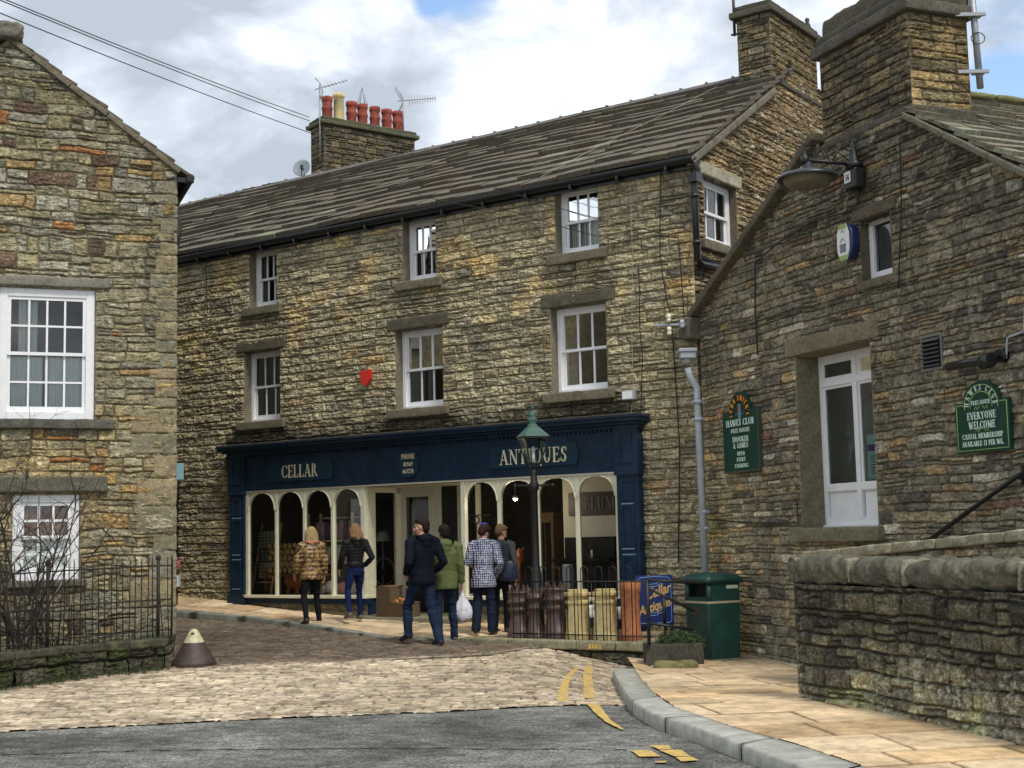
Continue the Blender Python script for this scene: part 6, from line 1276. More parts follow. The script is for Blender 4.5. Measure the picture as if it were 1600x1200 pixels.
# ---- chimney pots on display
def pot(px, yt, yb, kind, d, label):
    s, z1 = FR.at(px, yt, d); z0 = .115; hh = z1-z0; c = FR.pt(s, z0, d); o = thing('chimney_pot', c, label, 'chimney pot', 'chimney pots for sale behind the railing'); mb = MB()
    if kind == 'square':
        a = .125; rows = [(a*1.45, 0), (a*1.45, hh*.10), (a*1.3, hh*.16), (a*1.12, hh*.70), (a*1.3, hh*.72), (a*1.3, hh*.76), (a*1.1, hh*.79), (a*1.1, hh*.86), (a*1.42, hh*.88), (a*1.42, hh*.94), (a*1.1, hh*.95), (a*1.1, hh), (a*.8, hh), (a*.8, hh*.4)]
        vs = []; 
        for r, z in rows:
            for j in range(8):
                an = rad(22.5+45*j)+rad(10); rr = r/math.cos(rad(22.5)); vs.append((c[0]+rr*math.cos(an), c[1]+rr*math.sin(an), c[2]+z))
        mb.add(vs, [(i*8+j, i*8+(j+1) % 8, (i+1)*8+(j+1) % 8, (i+1)*8+j) for i in range(len(rows)-1) for j in range(8)]); mb.build('pot_body', M['yellowclay'], o, bevel=.004); return
    if kind == 'terra':
        r = .135; mb.lathe(c, [(r*1.12, 0), (r*1.12, hh*.08), (r*1.15, hh*.1), (r*1.12, hh*.14), (r*.98, hh*.17), (r*.92, hh*.70), (r*.98, hh*.73), (r*.95, hh*.82), (r*1.1, hh*.86), (r*1.1, hh), (r*.85, hh), (r*.8, hh*.5)], 24); mb.build('pot_body', M['terra'], o); return
    r = .16 if kind == 'crown' else .125
    if kind == 'waist': prof = [(r*1.35, 0), (r*1.35, hh*.08), (r*1.0, hh*.14), (r*.8, hh*.40), (r*.75, hh*.58), (r*.95, hh*.6), (r*.95, hh*.64), (r*.8, hh*.67), (r*.85, hh*.78), (r*1.1, hh*.80), (r*1.1, hh*.84), (r*.95, hh*.86), (r*.95, hh*.92), (r*.8, hh*.9), (r*.7, hh*.5)]
    else: prof = [(r*1.15, 0), (r*1.15, hh*.14), (r*1.1, hh*.15), (r*.82, hh*.42), (r*.80, hh*.5), (r*1.0, hh*.52), (r*1.05, hh*.58), (r*.85, hh*.60), (r*.85, hh*.66), (r*1.12, hh*.68), (r*1.12, hh*.72), (r*1.0, hh*.74), (r*1.0, hh*.86), (r*1.1, hh*.87), (r*1.06, hh*.90), (r*.9, hh*.9), (r*.85, hh*.5)]
    mb.lathe(c, prof, 24); bd = mb.build('pot_body', M['brownclay'], o)
    mb = MB(); n = 9; rr = r*(.93 if kind == 'crown' else .85); zc = hh*.89
    for j in range(n):
        a0, a1, am = [2*math.pi*(j+t)/n for t in (0.06, .94, .5)]; P = [np.array([c[0]+rr*math.cos(a), c[1]+rr*math.sin(a), c[2]+z]) for a, z in ((a0, zc), (a1, zc), (am, hh*1.03))]; Q = [np.array([c[0]+(p[0]-c[0])*.82, c[1]+(p[1]-c[1])*.82, p[2]]) for p in P]
        mb.add(P+Q, [(0, 1, 2), (3, 5, 4), (0, 3, 4, 1), (1, 4, 5, 2), (2, 5, 3, 0)])
    mb.build('crown_points', M['brownclay'], o)
for a in ((811, 916, 994, 'crown', -.30, 'brown crown topped clay pot at the left end, behind the railing'), (836, 920, 994, 'waist', -.27, 'dark waisted clay pot beside the lamp post'), (868, 910, 994, 'crown', -.30, 'brown crown topped clay pot left of the buff pots'), (902, 921, 994, 'square', -.28, 'left hand buff yellow faceted clay pot'), (945, 920, 994, 'square', -.28, 'right hand buff yellow faceted clay pot'), (984, 910, 993, 'terra', -.28, 'tall orange terracotta pot beside the blue board')): pot(*a)
for px, yt, lab, cl in ((822, 955, 'small dark glazed jug between the brown pots', 'brownclay'), (922, 945, 'blue and white ware jug between the two buff pots', 'white'), (964, 948, 'small blue and white vase right of the buff pots', 'white')):
    s, z = FR.at(px, yt, -.55); c = FR.pt(s, .12, -.55); hh = z-.12; o = thing('stoneware_jar', c, lab, 'jar'); mb = MB(); r = .09; mb.lathe(c, [(0, 0), (r*.8, 0), (r, hh*.3), (r*.9, hh*.7), (r*.5, hh*.85), (r*.6, hh), (r*.45, hh)], 16); mb.build('jar_body', M[cl], o)
    if cl == 'white': mb = MB(); mb.lathe(c, [(r*1.005, hh*.3), (r*.96, hh*.62)], 16); mb.build('blue_band', mat('cobalt', (.02, .06, .2), .3), o)
# ---- A board
s0_, z0_ = FR.at(1025, 975, -.75); cb = FR.pt(s0_, .13, -.75); o = thing('advertising_board', cb, 'royal blue pavement board reading Cellar Antiques in gold', 'sign board')
pl_ = Frame(cb[:2]+np.array([0, 0]), (math.cos(rad(8)), math.sin(rad(8))), (math.sin(rad(8)), -math.cos(rad(8))))
a0 = pl_.at(994, 940)[0]; a1 = pl_.at(1052, 940)[0]; zz1 = pl_.at(1024, 899)[1]; zz0 = pl_.at(1024, 977)[1]
mb = MB(); mb.fbox(pl_, a0, a1, zz0, zz1, -.03, 0); mb.build('panel', mat('royal_blue', (.010, .030, .16), .35), o)
mb = MB()
for sg in (0, 1): mb.bar(pl_.pt(a0+.03 if sg == 0 else a1-.03, .13, .0), pl_.pt(a0+.03 if sg == 0 else a1-.03, zz0+.02, -.015), .04, .03); mb.bar(pl_.pt(a0+.03 if sg == 0 else a1-.03, .13, -.42), pl_.pt(a0+.03 if sg == 0 else a1-.03, zz1, -.05), .04, .03)
mb.build('leg', M['black'], o)
mb = MB(); e = .03; mb.tube([pl_.pt(x, z, .003) for x, z in ((a0+e, zz1-e-.03), (a0+e, zz0+e+.03), (a0+e+.04, zz0+e), (a1-e-.04, zz0+e), (a1-e, zz0+e+.03), (a1-e, zz1-e-.03), (a1-e-.04, zz1-e), ((a0+a1)/2, zz1-e+.015), (a0+e+.04, zz1-e), (a0+e, zz1-e-.03))], .004, 5)
for z in (zz1-.14, zz0+.15):
    for k in range(2): mb.tube([pl_.pt((a0+a1)/2-.10+.22*t, z+.06*t-.035*k+.008*math.sin(t*9), .003) for t in np.linspace(0, 1, 8)], .004, 5)
mb.build('pale_flourishes', mat('pale_blue_line', (.30, .50, .80), .5), o)
def font_text(txt, size, P, Ux, Up, Nn, width, m, parent, name='lettering', shear=.15):
    cu = bpy.data.curves.new('t', 'FONT'); cu.body = txt; cu.size = size; cu.extrude = .002; cu.offset = .010*size*2; cu.align_x = 'CENTER'; cu.shear = shear; to_ = bpy.data.objects.new('t', cu); SC.collection.objects.link(to_); bpy.context.view_layer.update()
    me = bpy.data.meshes.new_from_object(to_.evaluated_get(bpy.context.evaluated_depsgraph_get())); bpy.data.objects.remove(to_); xs_ = [v.co.x for v in me.vertices]; k = width/(max(xs_)-min(xs_))
    for v in me.vertices: c = np.array(P)+np.array(Ux)*v.co.x*k+np.array(Up)*v.co.y+np.array(Nn)*(v.co.z+.004); v.co = Vector([float(q) for q in c])
    me.materials.clear(); me.materials.append(m); return put(name, me, parent)
gold = mat('gold_lettering', (.75, .48, .14), .45); ub = np.array([*pl_.u, 0]); n_b = np.array([*pl_.n, 0])
font_text('Cellar', .20, pl_.pt((a0+a1)/2+.05, (zz0+zz1)/2+.06, 0), ub+np.array([0, 0, .30]), UP, n_b, .36, gold, o); font_text('Antiques', .18, pl_.pt((a0+a1)/2+.0, (zz0+zz1)/2-.14, 0), ub+np.array([0, 0, .30]), UP, n_b, .46, gold, o)
# ---- pipe railing by the bin, stone trough and shrub
o = thing('pipe_railing', onz(1011, 1005, .0), 'black tubular railing with two posts between the blue board and the litter bin', 'railing')
P1t, P1b = atY(1011, 906, 18.3), atY(1013, 1008, 18.3); P2t, P2b = atY(1037, 934, 18.8), atY(1039, 978, 18.8); r_ = .024
P1b[:2] = P1t[:2]; P2b[:2] = P2t[:2]
mb = MB(); mb.tube([P1b, P1t], r_, 8); mb.build('post', M['black'], o); mb = MB(); mb.tube([P2b, P2t], r_, 8); mb.build('post', M['black'], o)
for a, b in ((P1t, atY(1085, 911, 18.5)), (atY(1011, 918, 18.3), atY(1085, 955, 18.5)), (P1b+np.array([0, 0, .28]), atY(1085, 984, 18.5))): mb = MB(); mb.tube([a, b], .018, 8); mb.build('rail', M['black'], o)
tr = onz(1050, 1036, -.17); zt4 = CZ+ray(1050, 1006)[2]*(18.35/ray(1050, 1006)[1])
o = thing('stone_trough', (tr[0], 18.5, -.2), 'dark square sided stone trough holding the shrub beside the litter bin', 'planter')
xa, xb = atY(1009, 1020, 18.35)[0], atY(1100, 1020, 18.35)[0]; nb = NB(); nb.block(((xa+xb)/2, 18.55, (zt4-.35)/2), ((xb-xa)/2, .22, (zt4+.35)/2), None, base=(.065, .062, .048), r=.02, amp=.012, seed=3, step=.05); nb.build('trough_body', o)
o = thing('low_shrub', ((xa+xb)/2+.1, 18.5, zt4), 'small clipped evergreen shrub in the stone trough', 'shrub'); rs = random.Random(12)
def leaf_mass(c, r, n, sz, seed, flat=.6):
    rs = random.Random(seed); mb = MB()
    for i in range(n):
        while True:
            v = Vector((rs.uniform(-1, 1), rs.uniform(-1, 1), rs.uniform(-.3, 1)))
            if .35 < v.length < 1: break
        k = 1+.18*math.sin(v.x*7+seed)*math.cos(v.y*6); p = Vector(c)+Vector((v.x*r[0]*k, v.y*r[1]*k, v.z*r[2]*k)); a = Vector((rs.gauss(0, 1), rs.gauss(0, 1), rs.gauss(0, 1))).normalized(); b = a.orthogonal().normalized(); s = sz*rs.uniform(.6, 1.3)
        mb.add([p-a*s, p+b*s*.45, p+a*s, p-b*s*.45], [(0, 1, 2, 3)])
    return mb
leaf_mass(((xa+xb)/2+.08, 18.5, zt4-.01), (.34, .18, .17), 4200, .015, 5).build('foliage', M['leafdark'], o)
mb = MB(); mb.tube([((xa+xb)/2+.08, 18.5, zt4-.1), ((xa+xb)/2+.08, 18.5, zt4+.15)], .02, 6); mb.build('stem', M['twig'], o)
mg = MB(); 
nb = NB(); nb.block((atY(1055, 1030, 18.1)[0], 18.1, -.12), (.28, .12, .08), None, base=(.17, .16, .07), r=.07, amp=.02, seed=2); ms = nb.build('mossy_stone'); tag(ms, 'low mossy stone on the paving in front of the trough', 'stone')
# ---- litter bin
bc = onz(1117, 1030, float(road_z(2.6, 17.6))+.17); bo = thing('litter_bin', bc, 'dark green plastic litter bin with domed lid against the club wall', 'litter bin', rz=0)
Yb = bc[1]; xl_, xm_, xr_ = atY(1075, 960, Yb)[0], atY(1105, 960, Yb-.12)[0], atY(1160, 960, Yb)[0]; zb_ = bc[2]; ztp = CZ+ray(1115, 908)[2]*(Yb/ray(1115, 908)[1])
Wd = (xr_-xl_); yaw = rad(30)
def rb(hx, hy, z, cx=.0, r=.045, n=5, dx=0):
    pts = []
    for sx, sy, a0 in ((1, 1, 0), (-1, 1, 90), (-1, -1, 180), (1, -1, 270)):
        for i in range(n): a = rad(a0+90*i/(n-1)); pts.append((sx*(hx-r)+r*math.cos(a)+dx, sy*(hy-r)+r*math.sin(a), z))
    cy, sy_ = math.cos(yaw), math.sin(yaw); cxw = (xl_+xr_)/2
    return [(cxw+x*cy-y*sy_, Yb+.22+x*sy_+y*cy, z) for x, y, z in pts]
def loft(mb, rings, mi=0, caps=True, sm=True):
    n = len(rings[0]); b = len(mb.v); mb.add([p for r in rings for p in r], [(i*n+j, i*n+(j+1) % n, (i+1)*n+(j+1) % n, (i+1)*n+j) for i in range(len(rings)-1) for j in range(n)]+([list(range(n))[::-1], [(len(rings)-1)*n+j for j in range(n)]] if caps else []), mi, sm)
hx = Wd*.375; hy = Wd*.375; Hh = ztp-zb_
mb = MB(); loft(mb, [rb(hx*.94, hy*.94, zb_), rb(hx, hy, zb_+Hh*.66), rb(hx*1.0, hy*1.0, zb_+Hh*.72)], sm=False); mb.build('bin_body', M['bingreen'], bo)
mb = MB(); loft(mb, [rb(hx*1.0, hy*1.0, zb_+Hh*.97), rb(hx*1.14, hy*1.14, zb_+Hh*.99), rb(hx*1.16, hy*1.16, zb_+Hh*1.02), rb(hx*.95, hy*.95, zb_+Hh*1.08), rb(hx*.5, hy*.5, zb_+Hh*1.11)]); mb.build('lid', M['bingreen'], bo)
mb = MB(); loft(mb, [rb(hx*1.02, hy*1.02, zb_+Hh*.715), rb(hx*1.02, hy*1.02, zb_+Hh*.745)], caps=False); mb.build('band', mat('tan_band', (.36, .31, .22), .6), bo)
R1 = rb(hx, hy, zb_+Hh*.74); R2 = rb(hx, hy, zb_+Hh*.975); mb = MB(); n = len(R1)
front = [j for j in range(n) if not (10 <= j <= 14 or False)]
cy, sy_ = math.cos(yaw), math.sin(yaw); cxw = (xl_+xr_)/2
def lb(x, y, z): return (cxw+x*cy-y*sy_, Yb+.22+x*sy_+y*cy, z)
z_a, z_b, z_c = zb_+Hh*.74, zb_+Hh*.80, zb_+Hh*.975
def slab(x0, x1, y0, y1, z0, z1, mb): mb.hexa([lb(x0, y0, z0), lb(x1, y0, z0), lb(x1, y1, z0), lb(x0, y1, z0), lb(x0, y0, z1), lb(x1, y0, z1), lb(x1, y1, z1), lb(x0, y1, z1)])
t = .02; slab(-hx+.06, hx-.06, -hy, -hy+t, z_a, z_c, mb); slab(hx-t, hx, -hy+.06, hy-.06, z_a, z_c, mb); slab(-hx+.06, hx-.06, hy-t, hy, z_a, z_c, mb); slab(-hx, -hx+t, -hy+.06, hy-.06, z_a, z_b, mb)
for sx, sy in ((1, -1), (-1, -1), (1, 1), (-1, 1)): mb.tube([lb(sx*(hx-.04), sy*(hy-.04), z_a), lb(sx*(hx-.04), sy*(hy-.04), z_c)], .04, 12)
mb.build('hood', M['bingreen'], bo)
mb = MB(); slab(-hx+.16, hx-.1, -hy+.03, hy-.03, z_a-.01, z_c-.02, mb); mb.build('dark_throat', M['dark'], bo)
mb = MB(); slab(.03, .22, -hy-.004, -hy, zb_+Hh*.90, zb_+Hh*.945, mb); mb.build('sticker', mat('pale_sticker', (.45, .5, .38), .6), bo)
mb = MB(); slab(-hx*1.0-.004, -hx*.985, -.08, .10, zb_+Hh*.56, zb_+Hh*.66, mb); mb.build('crest_plate', M['dark2'], bo)
mb = MB(); slab(-hx*.93, -hx*.90, -hy*1.0-.006, -hy*.97, zb_+.04, zb_+Hh*.70, mb); slab(.10, .12, -hy*.99-.008, -hy*.96, zb_+Hh*.48, zb_+Hh*.5, mb); mb.build('door_seam', M['bingreen'], bo)
nb = NB(); c = lb(.02, 0, 0); nb.block((c[0], c[1], zb_-.04), (hx*1.2, hy*1.25, .045), np.array([[cy, -sy_, 0], [sy_, cy, 0], [0, 0, 1]]), base=(.14, .13, .10), r=.02, amp=.006, step=.06); nb.build('bin_slab', bo)
# ---- bell shaped cast object
bc = onroad(303, 1041); k = bc[1]/FOC; o = thing('bell_shaped_bollard', bc, 'rusty brown bell shaped cast iron block with cream painted top by the garden wall', 'bollard'); rB = 34*k; hB = 57*k
M['castiron'] = mat('brown_cast_iron', (.050, .032, .024), .6, nscale=10, nvar=.4, bump=.25)
mb = MB(); mb.lathe(bc, [(rB*.98, 0), (rB*1.0, hB*.06), (rB*1.0, hB*.13), (rB*.94, hB*.15), (rB*.94, hB*.19), (rB*.86, hB*.22), (rB*.74, hB*.36), (rB*.58, hB*.52), (rB*.47, hB*.64)], 32); mb.build('bell', M['castiron'], o)
mb = MB(); mb.lathe(bc, [(rB*.47, hB*.64), (rB*.40, hB*.72), (rB*.27, hB*.86), (rB*.20, hB*.94), (rB*.10, hB*.99), (0, hB)], 24); mb.build('painted_top', mat('chipped_cream_paint', (.60, .58, .38), .6, nscale=16, nvar=.5, col2=(.30, .26, .14)), o)
mb = MB(); mb.tube([(bc[0], bc[1]-rB*.27, bc[2]+hB*.85), (bc[0], bc[1]-rB*.1, bc[2]+hB*.87)], rB*.09, 12); mb.build('eye_hole', M['black'], o)
# ---- iron railings on the garden wall
pts = [LWP[i] for i in range(len(LWP))]+[np.array(FL.pt(.05, 0, .1))]; segs = []; cum = [0]
for a, b in zip(pts[:-1], pts[1:]): cum.append(cum[-1]+np.linalg.norm((b-a)[:2]))
def along(t):
    i = min(int(np.searchsorted(cum, t))-1, len(pts)-2); i = max(i, 0); f = (t-cum[i])/(cum[i+1]-cum[i]); return pts[i]*(1-f)+pts[i+1]*f
o = thing('iron_railings', LWP[2]+np.array([0, 0, .4]), 'rusty thin iron railings on the mossy wall at the left', 'railings'); rs = random.Random(3)
offy = np.array([.03, .14, 0]); t = .0; tot = cum[-2]+.25; hs = 1.02
tops = []
while t < tot:
    p = along(t)+offy; z0 = p[2]+.38; lx, ly = rs.uniform(-.015, .015), rs.uniform(-.02, .02)
    if rs.random() < .06: lx += rs.uniform(-.10, .10)
    tp = np.array([p[0]+lx, p[1]+ly, z0+hs+rs.uniform(-.015, .02)]); mb = MB(); mb.tube([np.array([p[0], p[1], z0]), (np.array([p[0], p[1], z0])+tp)/2+np.array([rs.uniform(-.006, .006), 0, 0]), tp-np.array([0, 0, .05]), tp], [.0068, .0068, .0068, .002], 6); mb.build('bar', M['rust'], o); tops.append(p+np.array([0, 0, .38])); t += .083 if t < cum[4]+.1 else .075
for zz in (hs*.88, hs*.10, hs*.47): mb = MB(); mb.tube([q+np.array([0, 0, zz]) for q in tops], .010, 6); mb.build('rail', M['rust'], o)
for i in (len(tops)//3, int(len(tops)*.62), len(tops)-6): mb = MB(); p = tops[i]; mb.tube([p, p+np.array([0, 0, hs*.98])], .022, 8); mb.ell(p+np.array([0, 0, hs*.98]), (.035, .035, .04), 8, 6); mb.build('post', M['rust'], o)
# ---- bare shrub
def twigs(name, base, n, hgt, spread, seed, m, label, cat, lean=(0, 0), r0=.02, sub=4):
    rs = random.Random(seed); o = thing(name, base, label, cat); mb = MB()
    def grow(p, d, L, r, lv):
        pts = [p]; k = 6
        for i in range(k): d = (d+Vector((rs.gauss(0, .13), rs.gauss(0, .13), rs.gauss(.02, .08)))).normalized(); pts.append(pts[-1]+d*L/k)
        mb.tube(pts, [r*(1-.75*i/k) for i in range(k+1)], 5, cap=False)
        if lv > 0:
            for _ in range(rs.randint(sub-2, sub)):
                i = rs.randint(1, k); dd = (d+Vector((rs.gauss(0, .75), rs.gauss(0, .6), rs.gauss(.0, .55)))).normalized(); grow(pts[i], dd, L*rs.uniform(.35, .6), r*.5, lv-1)
    for i in range(n): grow(Vector(base)+Vector((rs.uniform(-spread, spread)*.4, rs.uniform(-.15, .15), 0)), Vector((rs.uniform(-spread, spread)+lean[0], rs.uniform(-.3, .3), 1)).normalized(), hgt*rs.uniform(.7, 1.1), r0*rs.uniform(.6, 1), 3)
    mb.build('branches', M[m], o); return o
sb = atY(22, 1010, 16.4); twigs('bare_shrub', (sb[0], 16.5, .3), 10, 1.8, .34, 5, 'twig', 'leafless dark shrub behind the railings in front of the lower window', 'shrub', r0=.022, sub=5)
sb2 = atY(85, 1010, 16.9); twigs('bramble', (sb2[0], 16.95, .35), 11, .95, .8, 8, 'twig', 'tangled bare bramble stems behind the railings', 'shrub', r0=.010)
mb = MB(); rs = random.Random(21)
for (x0, y0, pp) in ((100, 905, [(85, 930), (75, 960), (72, 975)]), (75, 975, [(72, 1000), (80, 1025)]), (112, 930, [(108, 955), (95, 975), (76, 978)]), (130, 985, [(140, 1005), (152, 1020), (158, 1035)]), (113, 985, [(114, 1010), (115, 1030)]), (150, 970, [(170, 960), (195, 952)])):
    mb.tube([atY(x, y, 15.9+.011*x) for x, y in [(x0, y0)]+pp], .0045, 5)
ob = mb.build('dead_stems', M['straw']); tag(ob, 'pale dry plant stems drooping over the mossy wall', 'plant')
# weeds and grass along the wall foot
mb = MB(); rs = random.Random(31)
for i in range(3000):
    t = rs.random()**.8*cum[-2]; p = along(t); q = p+np.array([rs.uniform(-.05, .15), -abs(rs.gauss(0, .10))-.03, 0]); 
    dens = fbm(np.array([t*2.2]), np.array([3.3]), 3, 12)[0]
    if rs.random() > (dens-.25)*2.2: continue
    z = float(road_z(q[0], q[1])); h = rs.uniform(.02, .08)*(.5+dens); a = rs.uniform(0, 6.28); w = .006; l = rs.uniform(-.05, .05)
    mb.add([(q[0]-w*math.cos(a), q[1]-w*math.sin(a), z), (q[0]+w*math.cos(a), q[1]+w*math.sin(a), z), (q[0]+l, q[1]+rs.uniform(-.03, .03), z+h)], [(0, 1, 2)])
for i in range(600):
    t = rs.random()*cum[-2]; p = along(t); q = p+np.array([rs.uniform(-.1, .1), rs.uniform(-.04, .26), p[2]*0+.40]); 
    if fbm(np.array([t*3.2]), np.array([1.3]), 3, 14)[0] < .5: continue
    h = rs.uniform(.01, .05); a = rs.uniform(0, 6.28); w = .008
    mb.add([(q[0]-w, q[1], q[2]), (q[0]+w, q[1], q[2]), (q[0]+rs.uniform(-.03, .03), q[1], q[2]+h)], [(0, 1, 2)])
ob = mb.build('weeds', M['leaf']); tag(ob, kind='stuff')
# ---- neighbouring shop doorway, hanging sign, flowers at the far left
nbr = thing('neighbour_doorway', FA.pt(11.6, .5, 0), 'black painted doorway strip between the left house and the shop building', 'doorway')
mb = MB(); mb.fbox(FA, 11.25, 12.05, .3, 2.75, -.25, -.2); mb.build('door', M['black'], nbr); mb = MB(); zc = FA.at(270, 825)[1]; mb.fbox(FA, 11.27, 11.9, zc-.1, zc+.12, -.2, -.05); mb.build('pale_panel', mat('ochre_panel', (.45, .36, .18), .6), nbr)
mb = MB(); mb.fbox(FA, 11.2, 11.25, .3, 2.75, -.25, .02); mb.build('door_frame', M['black'], nbr); nb = NB(); nb.fblock(FA, 11.1, 12.1, 2.76, 2.95, -.1, .04, base=(.2, .18, .12), seed=9); nb.build('lintel', nbr)
h = FA.at(277, 737, .5); o = thing('hanging_sign', FA.pt(h[0], h[1], .4), 'pale turquoise hanging sign just right of the left house corner', 'sign')
yq = FA.pt(h[0], 0, .5)[1]; a, b = atY(264, 724, yq), atY(287, 749, yq); mb = MB(); mb.box(a[0]-.1, b[0], yq-.01, yq+.01, b[2], a[2]); mb.build('board', mat('turquoise', (.16, .50, .52), .5, nscale=3, nvar=.2, col2=(.35, .45, .55)), o); mb = MB(); mb.bar((a[0]-.5, yq, a[2]+.03), (b[0]+.02, yq, a[2]+.03), .02, .02); mb.build('bracket', M['black'], o)
c = atY(270, 880, yq-.2); o = thing('flower_basket', c, 'small bunch of pink and orange flowers by the far left doorway', 'flowers')
for nm, cl, sd_ in (('pink_petals', (.75, .12, .25), 1), ('orange_petals', (.85, .35, .05), 2)): leaf_mass((c[0]-.02*sd_, c[1], c[2]-.05+.1*sd_*0), (.16, .12, .22), 240, .025, sd_).build(nm, mat(nm, cl, .6), o)
leaf_mass((c[0], c[1], c[2]-.12), (.14, .12, .16), 300, .025, 7).build('leaves', M['leaf'], o)
c = atY(268, 908, yq-.2); o = thing('display_crate', c, 'white and turquoise crate below the flowers at the far left doorway', 'crate'); mb = MB(); mb.box(c[0]-.3, c[0]+.14, c[1]-.1, c[1]+.1, c[2]-.10, c[2]+.10); mb.build('crate_body', M['upvc'], o); mb = MB(); mb.box(c[0]-.3, c[0]+.13, c[1]-.105, c[1]-.1, c[2]-.02, c[2]+.08); mb.build('turquoise_panel', mat('turquoise_panel', (.15, .42, .45), .5), o)
mb = MB(); mb.box(c[0]-.3, c[0]+.10, c[1]-.08, c[1]+.08, c[2]-.45, c[2]-.101); mb.build('stand', M['black'], o)
# dark eaves of the house beyond
q = atY(262, 330, 24.); q2 = atY(285, 345, 24.); o = thing('far_house', (q[0]-1.5, 24.5, 0), 'dark overhanging eaves of a house peeping from behind the left house', 'house')
ze = q2[2]-.12; xw = atY(266, 380, 24.)[0]
mb = MB(); mb.poly([(xw-3, 24, ze+.9), (xw-3, 24, ze-.5), (xw-.02, 24, ze-.6), (xw+.1, 24, ze-.25), (q2[0], 24, ze+.02), (q2[0]-.02, 24, ze+.14), (xw+.06, 24, ze+.28)], 2.2, (-.26, .965, 0)); mb.build('roof', M['dark2'], o)
mb = MB(); mb.poly([(xw-3, 24.1, -.3), (xw-.15, 24.1, -.3), (xw-.15, 24.1, ze-.3), (xw-3, 24.1, ze-.3)], 1.8, (-.26, .965, 0)); mb.build('wall', mat('far_wall', (.2, .17, .1), .95, nscale=8, nvar=.4), o)

# ================================================================ PEOPLE
def applied(o):
    bpy.context.view_layer.update(); dg = bpy.context.evaluated_depsgraph_get(); me = bpy.data.meshes.new_from_object(o.evaluated_get(dg)); old = o.data; o.modifiers.clear(); o.data = me; bpy.data.meshes.remove(old)
def flesh(name, mb, m, parent, vox, smooth=4, disp=None, colf=None):
    """fuse overlapping volumes into one continuous skin"""
    o = link(bpy.data.objects.new(name, mb.mesh(name, m)))
    r = o.modifiers.new('r', 'REMESH'); r.mode = 'VOXEL'; r.voxel_size = vox; r.use_smooth_shade = True
    s = o.modifiers.new('s', 'SMOOTH'); s.iterations = smooth; s.factor = .5
    applied(o); me = o.data; n = len(me.vertices); co = np.zeros(n*3, np.float32); me.vertices.foreach_get('co', co); co = co.reshape(-1, 3)
    if disp is not None:
        no = np.zeros(n*3, np.float32); me.vertices.foreach_get('normal', no); no = no.reshape(-1, 3); co = co+no*disp(co)[:, None]; me.vertices.foreach_set('co', co.astype(np.float32).ravel()); me.update()
    me.materials.clear(); me.materials.append(m)
    me.polygons.foreach_set('use_smooth', np.ones(len(me.polygons), bool))
    if colf is not None:
        ca = me.color_attributes.new('Col', 'FLOAT_COLOR', 'POINT'); c4 = np.ones((n, 4), np.float32); c4[:, :3] = colf(co); ca.data.foreach_set('color', c4.ravel())
    o.parent = parent; return o
def etube(mb, pts, rads, n=14):
    """limb with elliptical sections; rads (rx, ry) in the frame side/front"""
    pts = [Vector(p) for p in pts]; k = len(pts); vs = []
    for i, p in enumerate(pts):
        t = (pts[min(i+1, k-1)]-pts[max(i-1, 0)]).normalized(); a = Vector((1, 0, 0)); a = (a-t*a.dot(t)); a = a.normalized() if a.length > .1 else Vector((0, 1, 0)); b = t.cross(a); r = rads[i] if isinstance(rads[i], tuple) else (rads[i], rads[i])
        vs += [p+a*math.cos(2*math.pi*j/n)*r[0]+b*math.sin(2*math.pi*j/n)*r[1] for j in range(n)]
    mb.add(vs, [(i*n+j, i*n+(j+1) % n, (i+1)*n+(j+1) % n, (i+1)*n+j) for i in range(k-1) for j in range(n)]+[list(range(n))[::-1], [(k-1)*n+j for j in range(n)]], 0, True)
M['skin'] = mat('skin', (.50, .27, .18), .5, nscale=30, nvar=.08)
M['sole'] = mat('dark_sole', (.02, .018, .016), .6)
